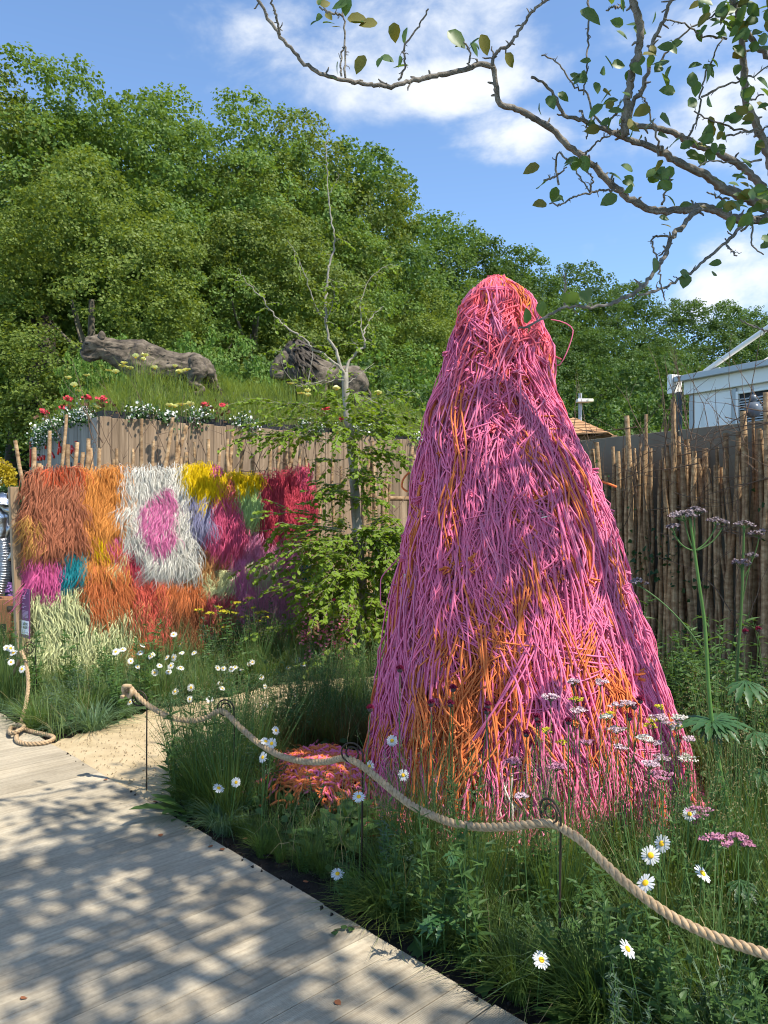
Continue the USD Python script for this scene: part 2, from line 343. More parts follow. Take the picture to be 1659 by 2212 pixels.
# bark chips and crumbs of soil along the edge
rng = RNG(12); N = 1500
s = rng.uniform(-1.5, 7, N); t = np.abs(rng.normal(0, .22, N)) - .05 * (rng.random(N) < .25); pos = np.array([S3(a_, b_, (-.012 if b_ > 0 else .003)) for a_, b_ in zip(s, t)])
keep = np.array([not PATH.contains(Point(p[:2])) for p in pos]); pos = pos[keep]; N = len(pos)
chip = (np.array([[0, 0, .35], [.5, -.2, 0], [-.1, .5, 0], [-.5, -.3, .1], [.1, .1, .6]]), np.array([[0, 1, 4], [1, 2, 4], [2, 3, 4], [3, 0, 4], [0, 1, 3], [1, 2, 3]]))
M_chip = mat_bits('bark_chip', [(.02, .014, .01), (.05, .033, .02), (.10, .07, .045), (.03, .02, .014)], .9)
solo('bark_chips', scatter(chip, pos, frames(rng.normal(0, 1, (N, 3)), rng.normal(0, 1, (N, 3)) + [0, 0, 2]), rng.uniform(.006, .022, N)), M_chip, 'dark bark chips and crumbs of soil along the boardwalk edge', 'bark chips', kind='stuff')
# crumbs of gravel over the sand
N = 2600; x0, y0, x1, y1 = PATH.bounds; P = np.stack([rng.uniform(x0, x1, N * 3), rng.uniform(y0, y1, N * 3)], 1); pp = prep(PATH)
P = np.array([p for p in P if pp.contains(Point(p))])[:N]; N = len(P); P3 = np.c_[P, np.full(N, .001)]
M_grit = mat_bits('grit', [(.34, .26, .15), (.5, .4, .25), (.62, .5, .33), (.22, .16, .09)], .95)
solo('path_grit', scatter(chip, P3, frames(rng.normal(0, 1, (N, 3)), rng.normal(0, 1, (N, 3)) + [0, 0, 2]), rng.uniform(.006, .016, N)), M_grit, 'sandy grit scattered over the pale path', 'grit', kind='stuff')

# ------------------------------------------------------------------ timber pavilion with a planted roof
C0 = np.array([-3.34, 9.0]); U = np.array([.795, .607]); U /= np.linalg.norm(U); V = np.array([-U[1], U[0]]); NF = np.array([U[1], -U[0]])   # NF: out of the long front
LONG, DEEP, HT = 5.9, 3.3, 2.72
M_plank = mat('weathered_plank', [(.13, .088, .052), (.23, .16, .10), (.33, .24, .155)], scale=2.2, rough=.85, stretch=(9, 9, .55), detail=7, bump=.3, bump_scale=8, vary=.22)
M_plank2 = mat('grey_plank', [(.12, .10, .08), (.19, .165, .135), (.26, .225, .185)], scale=2.2, rough=.85, stretch=(9, 9, .55), detail=7, bump=.3, bump_scale=8, vary=.2)
M_black = mat_flat('black_trim', (.012, .012, .013), .5)
pav = thing('timber_pavilion', 'timber pavilion of upright weathered boards under a planted roof', 'pavilion')
rng = RNG(21)
def planks(o, d, nrm, length, parent, m, gap=.004):
    x = 0.0
    while x < length - .03:
        w = min(rng.choice([.11, .14, .17, .2, .15]), length - x); h = HT + rng.uniform(-.012, .012); pr = rng.uniform(0, .006)
        R = np.array([[d[0], nrm[0], 0], [d[1], nrm[1], 0], [0, 0, 1]])
        v, f = bevel_box((w - gap, .022, h)); c = o + d * (x + w / 2) + nrm * (.011 + pr)
        put(parent, 'plank', (v @ R.T + np.r_[c, h / 2], f), m); x += w
planks(C0, U, NF, LONG, pav, M_plank)
planks(C0, V, -U, DEEP, pav, M_plank2)
def prism(poly, z0, z1):
    m = trimesh.creation.extrude_polygon(Polygon(poly), z1 - z0, engine='earcut'); m.apply_translation([0, 0, z0]); return np.array(m.vertices), np.array(m.faces)
def q(a_, b_): return C0 + U * a_ + V * b_
put(pav, 'wall_core', prism([q(.005, .005), q(LONG - .005, .005), q(LONG - .005, DEEP), q(.005, DEEP)], 0, HT - .05), M_black)
put(pav, 'roof_edge', prism([q(.06, .06), q(LONG - .06, .06), q(LONG - .06, DEEP - .06), q(.06, DEEP - .06)], HT - .03, HT + .085), M_black)
# lettering on the short wall: only scraps of it show between the sticks
M_red = mat_flat('red_letters', (.55, .02, .012), .35); M_dark = mat_flat('dark_letters', (.012, .012, .014), .5)
def on_short(px, py):       # a point of the photograph on the short wall
    d0 = np.array([(px - CX) / F, 1.0]); k = np.dot(C0 - U * .032, -U) / np.dot(d0, -U); return np.array([d0[0] * k, k, EYE - (py - CY) / F * k])
def L2(zx, zy): return (40 + zx / 5.53) / 1.507, (1380 + zy / 5.53) / 1.507
for st in ([(330, 335), (335, 560), (325, 775)], [(465, 655), (480, 585), (515, 650), (540, 575), (575, 640), (585, 570)], [(600, 440), (612, 385)], [(705, 515), (735, 560), (755, 605)], [(850, 315), (845, 430), (825, 545)], [(845, 440), (870, 420), (868, 520)], [(1075, 385), (1068, 520), (1090, 440), (1125, 505)], [(1148, 315), (1152, 345)]):
    P = np.array([on_short(*L2(*p)) for p in st]); put(pav, 'red_letter', tubes(bspline(P, 10), .017, 6), M_red, True)
tm = meshkit.text_mesh('SCULPTURE', .125, .006, bold=True); tv = np.array(tm.vertices); tv[:, 0] -= tv[:, 0].max()
org = on_short(*L2(1420, 820)); Rt = np.array([[-V[0], 0, -U[0]], [-V[1], 0, -U[1]], [0, 1, 0]])
put(pav, 'dark_lettering', (tv * [1.35, 1, 1] @ Rt.T + org, np.array(tm.faces)), M_dark)
# planted mound
def mound(a_, b_):
    e = np.minimum.reduce([a_, LONG - a_, b_ * 1.0, DEEP - b_]); t_ = np.clip(e / 1.15, 0, 1); return HT + .07 + .56 * t_ * t_ * (3 - 2 * t_)
ga, gb = np.meshgrid(np.linspace(.08, LONG - .08, 60), np.linspace(.08, DEEP - .08, 34)); gz = mound(ga, gb) + (meshkit.fbm(np.stack([ga * 2, gb * 2, ga * 0], -1)) - .5) * .12
gp = C0 + ga[..., None] * U + gb[..., None] * V; gv = np.concatenate([gp, gz[..., None]], -1).reshape(-1, 3)
gi = np.arange(34 * 60).reshape(34, 60); gf = np.vstack([np.stack([gi[:-1, :-1], gi[:-1, 1:], gi[1:, 1:]], -1).reshape(-1, 3), np.stack([gi[:-1, :-1], gi[1:, 1:], gi[1:, :-1]], -1).reshape(-1, 3)])
struct('roof_soil', (gv, gf), mat('roof_turf', [(.035, .05, .015), (.07, .09, .03)], 8, .95), True)
rng = RNG(22)
def blades(base, h, lean, droop, wid, rng, K=4, up=None):
    """grass blades from base points: h heights, lean outward vectors (N,2), droop 0..1"""
    N = len(base); t = np.linspace(0, 1, K)[None, :]
    hz = h[:, None] * (t - droop[:, None] * t ** 2.4)
    P = base[:, None] + np.concatenate([(lean[:, None, :] * (t ** 1.6)[..., None]), hz[..., None]], -1)
    s = np.stack([-lean[:, 1], lean[:, 0], np.zeros(N)], -1) + rng.normal(0, .03, (N, 3)); s = unit(s)
    return ribbons(P, wid[:, None] * (1 - t ** 2 * .92), s)
N = 17000; a_ = rng.uniform(.1, LONG - .1, N); b_ = rng.uniform(.06, DEEP - .1, N) ** 1.15
base = np.c_[C0 + a_[:, None] * U + b_[:, None] * V, mound(a_, b_) - .03]; clump = meshkit.noise(np.c_[a_ * 3, b_ * 3, a_ * 0], 4)
h = (.16 + .36 * clump * rng.random(N)) * 1.25; lean = rng.normal(0, .13, (N, 2)) + (NF * .05)
for (ca, cb, cr) in ((1.05, 1.0, 1.0), (3.68, .9, .8)): h *= 1 + .55 * np.exp(-((a_ - ca) / cr) ** 2 - ((b_ - cb + .35) / .4) ** 2)
M_roofgrass = mat_bits('roof_grass', [(.18, .24, .055), (.25, .30, .08), (.32, .35, .12), (.42, .40, .21), (.20, .26, .065)], .7, .42)
solo('roof_grass', blades(base, h, lean, rng.uniform(.1, .55, N), rng.uniform(.003, .006, N), rng), M_roofgrass, 'fine green and straw grass covering the pavilion roof', 'grass', kind='stuff')
# trailing white flowers along the black edge
cen = []
for a0, a1, n in ((.3, 1.5, 15), (1.55, 2.0, 5), (2.7, 3.5, 8), (3.6, 4.4, 8), (4.4, 5.6, 10)):
    cen += [(x, -.02) for x in rng.uniform(a0, a1, n)]
cen2 = [(-.02, y) for y in rng.uniform(.3, 1.1, 14)] + [(-.03, y) for y in rng.uniform(1.6, 2.9, 30)]
fl, lf = [], []
for (x, y) in cen + cen2:
    p = C0 + U * x + V * y; hang = rng.uniform(-.02, .14) + (.14 * rng.random() if y > 1.6 else 0)
    n = 34
    fl.append(np.r_[p, HT + .14 - hang] + rng.normal(0, 1, (n // 2, 3)) * [.05, .05, .035]); lf.append(np.r_[p, HT + .12 - hang] + rng.normal(0, 1, (n, 3)) * [.06, .06, .045])
fl, lf = np.vstack(fl), np.vstack(lf)
DISC = (np.array([[0, 0, 0]] + [[math.cos(t_), math.sin(t_), .15] for t_ in np.arange(5) * 2 * np.pi / 5]), np.array([[0, 1 + i, 1 + (i + 1) % 5] for i in range(5)]))
def rnd_frames(n, rng, up=1.0, toward=None):
    return frames(rng.normal(0, 1, (n, 3)), rng.normal(0, .7, (n, 3)) + [0, 0, up] + (0 if toward is None else np.asarray(toward)))
M_white = mat_bits('white_petal', [(.72, .72, .66), (.8, .8, .76)], .6, .2, tcol=(1, 1, .95)); M_herb = mat_bits('herb_leaf', [(.045, .10, .025), (.07, .14, .035), (.11, .19, .05)], .55, .3)
solo('trailing_white_flowers', scatter(DISC, fl, rnd_frames(len(fl), rng, .6, [*NF, 0]), rng.uniform(.009, .02, len(fl))), M_white, 'small white flowers trailing over the black roof edge', 'flowers', kind='stuff')
solo('trailing_foliage', scatter(LEAF, lf, rnd_frames(len(lf), rng, .8, [*NF, 0]), rng.uniform(.02, .045, len(lf))), M_herb, 'small trailing leaves among the white flowers on the roof edge', 'foliage', kind='stuff')
# geraniums
M_ger = mat_bits('coral_petal', [(.62, .06, .08), (.7, .10, .16), (.68, .16, .22)], .6, .25, tcol=(1.2, .8, .8)); M_stem = mat_flat('stem_green', (.07, .13, .035), .6); M_rustleaf = mat_bits('rust_leaf', [(.10, .05, .02), (.16, .07, .03), (.05, .08, .025)], .6, .25)
def ger(px, py, label, R_=.055):
    p = roof_hit(px, py); t = thing('geranium', label, 'geranium', 'geraniums on the pavilion roof')
    n = 26; r_ = RNG(int(px)); put(t, 'blossom', scatter(DISC, p + r_.normal(0, 1, (n, 3)) * [R_, R_, R_ * .45], rnd_frames(n, r_, 1, [*NF, 0]), r_.uniform(.014, .024, n)), M_ger)
    put(t, 'stem', tubes(np.array([[p + [0, 0, .0], p + [.01, .02, -.1], p + [.02, .04, -.2]]]), .004), M_stem)
    put(t, 'leaves', scatter(LEAF, p + r_.normal(0, 1, (18, 3)) * [.07, .07, .05] - [0, 0, .09], rnd_frames(18, r_, 1), r_.uniform(.03, .055, 18)), M_rustleaf)
def roof_hit(px, py):
    """the point of the planted roof's front slope that the photograph shows at px, py"""
    d0 = np.array([(px - CX) / F, 1.0]); k = np.dot(C0 + NF * .02, NF) / np.dot(d0, NF); k = k if k > 0 else 9
    P = np.array([d0[0] * k, k]); a1 = np.dot(P - C0, U)
    if a1 < 0:
        k = np.dot(C0 - U * .03, -U) / np.dot(d0, -U); P = np.array([d0[0] * k, k])
    return np.r_[P, EYE - (py - CY) / F * P[1]]
for (px, py, lb) in ((97, 889, 'coral geranium low at the outer end of the short wall'), (140, 880, 'pink-red geranium over the middle of the short wall'), (148, 862, 'geranium above the middle of the short wall'), (191, 858, 'small red geranium before the corner of the roof'), (221, 861, 'pink geranium on the corner of the planted roof'), (442, 873, 'red geranium over the boards left of the slim tree'), (482, 876, 'coral geranium beside the lime twigs on the roof edge'), (706, 883, 'small orange-red geranium behind the slim tree trunk'), (738, 903, 'pale pink geranium right at the slim tree trunk')):
    ger(px, py, lb, .03 if px < 300 else .026)
# pale poppies on wiry stems
M_poppy = mat_bits('pale_yellow_petal', [(.84, .82, .40), (.86, .84, .50)], .6, .25, tcol=(1.1, 1.05, .6)); M_gold = mat_flat('gold_centre', (.75, .42, .02), .7)
pop = [(265, 792), (268, 786), (281, 797), (235, 801), (293, 773), (313, 770), (334, 797), (378, 793), (387, 806), (392, 803), (404, 800), (250, 806), (212, 882), (366, 878), (378, 880), (392, 875), (411, 876), (310, 778), (628, 829), (651, 850), (666, 855), (665, 846), (727, 842), (729, 936), (817, 852), (770, 860), (160, 835), (148, 818), (187, 812), (170, 845)]
ppts = [W(px, py, 9.2 + .9 * ((870 - py) / 90)) for px, py in pop]
for (p, lb) in zip(ppts, landmark_labels(ppts, 'pale yellow poppy on the roof')):
    t = thing('pale_poppy', lb, 'poppy', 'pale yellow poppies on the pavilion roof'); r_ = RNG(int(p[0] * 1000) % 99991)
    R_ = .046 * r_.uniform(.85, 1.2); ang = np.arange(5) * 2 * np.pi / 5 + r_.random()
    d = np.stack([np.cos(ang), np.sin(ang), np.full(5, .45)], -1); tilt = r_.normal(0, .35, 3) + [0, -.25, 0]
    tilt = tilt + [0, -.35, .1]; put(t, 'petals', scatter(leaf_shape(ws=(.0, .45, .75, .55, .0), curl=-.25), np.tile(p, (5, 1)), frames(d + tilt, np.tile([0, 0, 1.], (5, 1))), np.full(5, R_ * 1.15)), M_poppy)
    put(t, 'centre', (lambda m: (np.array(m.vertices) * R_ * .3 + p + [0, 0, .006], np.array(m.faces)))(trimesh.creation.icosphere(1)), M_gold)
    put(t, 'stem', tubes(np.array([[p, p + [.01, .01, -.12], p + [.0, .03, -.36]]]), .0022, 4), M_stem)

# ------------------------------------------------------------------ stick fences
M_stick = mat('birch_bark', [(.15, .085, .04), (.30, .185, .092), (.46, .32, .18)], scale=3.0, rough=.8, stretch=(5, 5, 9), detail=6, bump=.4, bump_scale=16, vary=.28, contrast=(.28, .66))
M_cut = mat('cut_wood', [(.5, .38, .23), (.62, .5, .33)], 30, .8); M_twig = mat('twig_bark', [(.09, .055, .035), (.17, .11, .07)], 20, .8, vary=.25)
def stick(parent, base, h, r, lean, rng, name='stick', knee=0.0):
    K = 7; t = np.linspace(0, 1, K); w = rng.normal(0, .022, (K, 2)); w[0] = 0; z_ = t
    if knee:
        z_ = np.r_[0, .5, np.linspace(1, h / knee, K - 2)] * knee / h; t = np.clip((z_ * h - knee) / max(h - knee, .05), 0, 1); w *= .3
    P = np.c_[base[0] + lean[0] * t + np.cumsum(w[:, 0]) * .6, base[1] + lean[1] * t + np.cumsum(w[:, 1]) * .3, -.1 + (h + .1) * z_]
    R = r * (1.12 - .3 * z_) * (1 + rng.normal(0, .05, K))
    s = put(parent, name, tubes(P, R, 9), M_stick, True)
    if h > 1.2:
        e = P[-1]; T = unit(P[-1] - P[-2]); A = unit(np.cross(T, [0, 1, .1])); B = np.cross(T, A); an = np.arange(9) * 2 * np.pi / 9
        v = np.vstack([e + T * .002] + [e + T * .0015 + R[-1] * .93 * (math.cos(x) * A + math.sin(x) * B) for x in an])
        put(s, 'cut_end', (v, np.array([[0, 1 + i, 1 + (i + 1) % 9] for i in range(9)])), M_cut)
    return P
def twigs(parent, n, o, d, nrm, length, z0, z1, rng, rise=(.3, .9), horizontal=.35, off=(.02, .12)):
    for i in range(n):
        a1 = rng.uniform(0, length); p = np.r_[o + d * a1 + nrm * rng.uniform(*off), rng.uniform(z0, z1)]
        if rng.random() < horizontal: dirn = np.r_[d * rng.choice([-1, 1]), rng.normal(0, .3)]
        else: dirn = np.r_[d * rng.normal(0, .45), 1.0]
        dirn = unit(dirn); L_ = rng.uniform(*rise); K = 8; t = np.linspace(0, 1, K)
        bend = rng.normal(0, .22, 3) * [1, 1, .6]; P = p + dirn * L_ * t[:, None] + bend * (t ** 2)[:, None] * L_ * .5 + np.cumsum(rng.normal(0, .007, (K, 3)), 0)
        gs = [tubes(P, .005 * (1.1 - t * .85) * rng.uniform(.6, 1.3), 5)]
        for _ in range(rng.integers(1, 4)):
            k = rng.integers(2, K - 1); d2 = unit(dirn + rng.normal(0, .6, 3)); L2_ = L_ * rng.uniform(.15, .4); tt = np.linspace(0, 1, 5)
            gs.append(tubes(P[k] + d2 * L2_ * tt[:, None] + rng.normal(0, .2, 3) * (tt ** 2)[:, None] * L2_ * .4, .0026 * (1.1 - .8 * tt), 4))
        put(parent, 'twig', join(gs), M_twig, True)
A0 = np.array([-3.42, 7.02]); FL = 5.75
f1 = thing('stick_fence', 'fence of upright pale birch sticks behind the shaggy rag rugs', 'fence')
rng = RNG(31)
def hgt_at(base, py): return EYE - (py - CY) / F * base[1]
# the sticks that show above the rugs, one by one in a close-up: x where it leaves the rugs, x and y of its top, thickness
front = [(190, 112, 198, 32), (268, 268, 252, 38), (375, 385, 125, 32), (455, 505, 0, 28), (515, 525, 228, 36), (565, 600, 212, 34), (630, 640, 290, 34), (665, 672, 185, 38), (715, 703, 258, 36), (775, 765, 252, 32), (885, 872, 345, 26), (905, 900, 262, 30), (1000, 1015, 290, 28), (1030, 1028, 262, 26), (1080, 1090, 30, 34),
         (1160, 1180, 200, 30), (1230, 1325, 20, 34), (1280, 1450, 85, 40), (1345, 1380, 148, 24), (1415, 1445, 290, 40), (1375, 1400, 330, 30), (1510, 1495, 212, 26), (1590, 1588, 190, 30), (1470, 1470, 370, 26), (1680, 1700, 260, 30), (1760, 1740, 310, 30), (320, 325, 390, 20), (945, 945, 412, 30), (1850, 1880, 180, 30), (1960, 1950, 300, 34), (2060, 2075, 250, 30), (2150, 2140, 320, 34), (2290, 2310, 270, 30), (2380, 2370, 330, 30)]
def on_fence(px, off):
    d0 = np.array([(px - CX) / F, 1.0]); o = A0 + NF * off; k = np.dot(o, NF) / np.dot(d0, NF); return d0 * k
for (x0, x1, yt, wd) in front:
    b = on_fence(x0 / 3.571, -.10 + rng.uniform(-.02, .02)); tp = on_fence(x1 / 3.571, -.10); h = hgt_at(tp, 895.8 + yt / 3.571)
    stick(f1, b, h, wd / 3.571 / F * b[1] / 2 * 1.1, tp - b, rng, knee=1.8)
for i in range(52):
    a1 = rng.uniform(1.9, FL) if i > 8 else rng.uniform(.2, 2.0); b = A0 + U * a1 + NF * rng.uniform(-.16, -.07)
    stick(f1, b, rng.uniform(1.95, 2.5) if a1 > 2 else rng.uniform(1.9, 2.1), rng.uniform(.022, .042), U * rng.normal(.02, .07) * 1.2, rng)
twigs(f1, 60, A0, U, NF, FL, 1.9, 2.35, rng, (.3, .85), .12, (-.16, -.02))
twigs(f1, 24, A0 + U * 2.9, U, NF, FL - 2.9, .8, 2.2, rng, (.4, .9), .4, (-.05, .06))
put(f1, 'rail', tubes(np.array([[np.r_[A0 - NF * .1, 1.75], np.r_[A0 + U * FL - NF * .1, 1.78]]]), .03, 8), M_stick, True)
put(f1, 'rail', tubes(np.array([[np.r_[A0 - NF * .1, .7], np.r_[A0 + U * FL - NF * .1, .7]]]), .03, 8), M_stick, True)
# the right-hand fence: grey boarding behind close-set sticks
B0 = np.array([3.62, 6.02]); D2 = unit(np.array([-.60, 1.0])); N2 = np.array([-D2[1], D2[0]]); N2 = N2 if N2 @ -B0 > 0 else -N2; BL = 5.0
M_panel = mat('olive_grey_board', [(.15, .132, .095), (.18, .16, .115)], 3, .7, vary=.06)
gp_ = thing('grey_board_fence', 'plain olive-grey board fence rising behind the brown sticks', 'fence')
for i in range(4):
    w = 1.3; R = np.array([[D2[0], N2[0], 0], [D2[1], N2[1], 0], [0, 0, 1]]); v, f = bevel_box((w - .006, .03, 2.42)); c = B0 + D2 * (-.9 + (i + .5) * w) - N2 * (.2 + .002 * (i % 2)); put(gp_, 'panel', (v @ R.T + np.r_[c, 1.2], f), M_panel)
f2 = thing('stick_fence', 'close-set fence of brown birch sticks with bare twigs right of the cone', 'fence')
rng = RNG(32); x = -.75
while x < BL:
    b = B0 + D2 * x + N2 * rng.uniform(-.06, .06); tall = rng.random(); h = rng.uniform(1.95, 2.32) + (.32 * rng.random() if tall > .82 else 0)
    stick(f2, b, h, rng.uniform(.015, .033), D2 * rng.normal(0, .10), rng); x += rng.uniform(.021, .043)
for a1, h in ((3.3, 2.95), (1.55, 2.72), (.62, 2.66), (.3, 2.5), (-.1, 2.55), (2.0, 2.62)):
    stick(f2, B0 + D2 * a1 + N2 * .08, h - .05, .03, D2 * rng.normal(0, .06), rng)
twigs(f2, 105, B0, D2, N2, BL * .8, 1.6, 2.45, rng, (.4, 1.0), .45, (.04, .22))
twigs(f2, 45, B0, D2, N2, BL * .8, .5, 1.7, rng, (.4, .9), .5, (.05, .2))
twigs(f2, 16, B0, D2, N2, 2.0, 2.1, 2.4, rng, (.6, 1.1), .0, (.04, .1))
# ivy on it
n = 420; a1 = rng.uniform(-.4, 3.2, n) * rng.uniform(.5, 1, n); z1 = rng.uniform(.5, 2.1, n); cl = rng.integers(0, 16, n); ca, cz = rng.uniform(-.3, 2.8, 16), rng.uniform(.6, 2.0, 16)
P = np.c_[B0 + D2 * (ca[cl] + rng.normal(0, .16, n))[:, None] + N2 * rng.uniform(.05, .2, n)[:, None], cz[cl] + rng.normal(0, .14, n)]
M_ivy = mat_bits('ivy_leaf', [(.025, .07, .02), (.05, .12, .03), (.10, .19, .045)], .45, .25)
solo('ivy', scatter(leaf_shape(ws=(.0, .5, .42, .2, 0)), P, rnd_frames(n, rng, .4, [*N2, 0]), rng.uniform(.025, .055, n)), M_ivy, 'thin green ivy creeping over the brown stick fence', 'ivy', kind='stuff')
# grey gourd finial
def lathe(prof, n=24):
    prof = np.asarray(prof, float); an = np.arange(n) * 2 * np.pi / n
    v = np.stack([prof[:, None, 0] * np.cos(an), prof[:, None, 0] * np.sin(an), np.broadcast_to(prof[:, 1:2], (len(prof), n))], -1).reshape(-1, 3)
    f = []
    for i in range(len(prof) - 1):
        for j in range(n):
            a_, b_ = i * n + j, i * n + (j + 1) % n; f += [(a_, b_, b_ + n), (a_, b_ + n, a_ + n)]
    return v, np.array(f)
M_glaze = mat_flat('grey_glaze', (.10, .115, .135), .18, spec=.6)
p = W(1627, 885, 6.75); fin = thing('gourd_finial', 'glossy grey gourd-shaped finial on a stick before the louvre', 'finial')
an = np.linspace(-np.pi / 2, np.pi / 2, 11); R1, R2 = .072, .034
put(fin, 'bulb', (lambda g: (g[0] + p, g[1]))(lathe([(R1 * math.cos(x) + .001, R1 * math.sin(x)) for x in an])), M_glaze, True)
put(fin, 'neck', (lambda g: (g[0] + p, g[1]))(lathe([(R2 * math.cos(x) + .001, .1 + R2 * math.sin(x)) for x in an] + [(.008, .16), (.004, .215), (.0005, .218)])), M_glaze, True)
put(fin, 'stake', tubes(np.array([[p + [0, 0, -.07], p + [.01, 0, -1.0], [p[0] + .02, p[1], -.1]]]), .014, 8), M_stick, True)

# ------------------------------------------------------------------ white hospitality building
WD = unit(np.array([-.55, 1.0])); WN = np.array([-WD[1], WD[0]]); WN = WN if WN @ np.array([-1, -1]) > 0 else -WN
Wc = np.array([(1478 - CX) / F * 14.0, 14.0])      # far corner at the eaves
M_whitep = mat_flat('white_paint', (.72, .69, .64), .45); M_alu = mat_flat('grey_aluminium', (.36, .37, .37), .4, .3); M_slat = mat_flat('louvre_slat', (.55, .56, .56), .4); M_void = mat_flat('louvre_void', (.02, .022, .025), .8); M_canvas = mat_flat('cream_canvas', (.78, .72, .60), .7)
wb = thing('white_building', 'white panelled building with a louvre and grey gutter', 'building')
RW = np.array([[-WD[0], WN[0], 0], [-WD[1], WN[1], 0], [0, 0, 1]])       # local x runs toward the camera end, y out of the wall
def wl(x, y, z): return np.r_[Wc - WD * x + WN * y, z]
def wbox(x0, x1, y0, y1, z0, z1, name, m, parent=None, b=.006):
    v, f = bevel_box((x1 - x0, y1 - y0, z1 - z0), b); return put(parent or wb, name, (v @ RW.T + wl((x0 + x1) / 2, (y0 + y1) / 2, (z0 + z1) / 2), f), m)
ZE = 4.06
wbox(.1, 9.0, -4.0, 0, -.1, ZE - .02, 'wall', M_whitep)
wbox(.06, 9.0, .002, .09, ZE - .34, ZE - .05, 'fascia', M_whitep); wbox(-.08, 9.0, .092, .2, ZE - .1, ZE, 'gutter', M_alu); wbox(-.2, -.085, -.05, .22, ZE - .3, ZE + .05, 'gutter_end', M_whitep)
put(wb, 'downpipe', tubes(np.array([[wl(-.02, .11, -.1), wl(-.02, .11, ZE - .28)]]), .05, 10), mat_flat('dark_pipe', (.05, .06, .065), .4), True)
def frame_post(x): wbox(x, x + .08, .002, .04, .1, ZE - .36, 'frame_post', M_alu)
for x in (.14, 1.02, 2.05, 3.1, 4.15): frame_post(x)
def moulded(x0, x1, parent):
    d = wbox(x0, x1, .003, .022, .1, ZE - .38, 'panel', M_whitep)
    for k, z0 in enumerate((.35, 1.55, 2.75)):
        z1 = z0 + (.78 if z0 > 2 else 1.0); o = [[x0 + .14, z0], [x1 - .14, z0], [x1 - .14, z1], [x0 + .14, z1]]; i_ = [[x0 + .24, z0 + .1], [x1 - .24, z0 + .1], [x1 - .24, z1 - .1], [x0 + .24, z1 - .1]]
        v = np.array([wl(a1, .0225, b1) for a1, b1 in o] + [wl(a1, .05, b1) for a1, b1 in i_]); f = [(4, 5, 6), (4, 6, 7)]
        for j in range(4): f += [(j, (j + 1) % 4, 4 + (j + 1) % 4), (j, 4 + (j + 1) % 4, 4 + j)]
        put(d, 'moulding', (v, np.array(f)), M_whitep)
moulded(.24, 1.0, wb); moulded(2.15, 3.08, wb); moulded(3.2, 4.13, wb); moulded(4.25, 5.2, wb)
lv = wbox(1.12, 2.03, .003, .012, 1.9, ZE - .45, 'louvre', M_void)
for i in range(38):
    z = 1.93 + i * .042
    if z < ZE - .5:
        v = np.array([wl(1.16, .014, z + .03), wl(1.99, .014, z + .03), wl(1.99, .05, z), wl(1.16, .05, z), wl(1.16, .05, z + .008), wl(1.99, .05, z + .008)]); put(lv, 'slat', (v, np.array([[0, 1, 5], [0, 5, 4], [4, 5, 2], [4, 2, 3], [3, 2, 1], [3, 1, 0]])), M_slat)
wbox(1.1, 1.155, .013, .06, 1.88, ZE - .42, 'louvre_frame', M_whitep); wbox(1.995, 2.045, .013, .06, 1.88, ZE - .42, 'louvre_frame', M_whitep); wbox(1.157, 1.993, .013, .06, ZE - .47, ZE - .42, 'louvre_frame', M_whitep)
put(wb, 'roof_canvas', (np.array([wl(1.55, .05, ZE + .005), wl(9, .05, ZE + .005), wl(9, -4, ZE + .3), wl(5.4, -2, ZE + 2.6), wl(1.55, -4, ZE + .1)]), np.array([[0, 1, 3], [1, 2, 3], [0, 3, 4]])), M_canvas)
put(wb, 'roof_pole', tubes(np.array([[wl(.45, .0, ZE + .03), W(1659 + 60, 702 - 36, 12.0)]]), .043, 12), M_whitep, True)
put(wb, 'bracket', tubes(np.array([[wl(.3, .0, ZE + .02), wl(.75, .0, ZE + .03)]]), .03, 8), M_alu, True)

# ------------------------------------------------------------------ things beyond the fence: kiosk roof and lamp
M_shing = mat('tan_shingle', [(.38, .20, .09), (.48, .27, .13)], 12, .8, vary=.12); M_ply = mat_flat('kiosk_wall', (.25, .15, .08), .8)
kc = W(1238, 940, 17.0); kc[2] = 0; kz0, kz1 = W(0, 947, 17)[2], W(0, 902, 17)[2]; kr = .98
kk = thing('kiosk', 'small kiosk with a tan shingled pyramid roof behind the fence', 'kiosk')
v, f = bevel_box((1.5, 1.5, kz0)); put(kk, 'wall', (v + kc + [0, 0, kz0 / 2], f), M_ply)
for s_ in range(4):
    for row in range(6):
        t0, t1 = row / 6, (row + 1.12) / 6; a0, a1 = s_ * np.pi / 2 + .35, (s_ + 1) * np.pi / 2 + .35
        def kp(t_, a_, o=0): r_ = kr * (1 - t_) * 1.3; return kc + [r_ * math.cos(a_), r_ * math.sin(a_), kz0 + (kz1 - kz0) * t_ + o]
        v = np.array([kp(t0, a0, .02), kp(t0, a1, .02), kp(min(t1, 1), a1), kp(min(t1, 1), a0), kp(t0, a0, -.005), kp(t0, a1, -.005)]); put(kk, 'shingle_course', (v, np.array([[0, 1, 2], [0, 2, 3], [4, 5, 1], [4, 1, 0]])), M_shing)
lp = W(1253, 900, 18.0); lamp = thing('lamp_post', 'galvanised post with a box lamp beside the cone', 'lamp')
put(lamp, 'post', tubes(np.array([[[lp[0], lp[1], -.1], [lp[0], lp[1], W(0, 850, 18)[2]]]]), .045, 10), M_alu, True)
b0 = W(1262, 866, 17.9); v, f = bevel_box((.32, .22, .075), .012); put(lamp, 'lamp_box', (v + b0 + [-.02, 0, 0], f), M_whitep)
v, f = bevel_box((.13, .1, .07), .012); put(lamp, 'lamp_head', (v + W(1275, 865, 17.75), f), mat_flat('cream_enamel', (.8, .76, .55), .3))
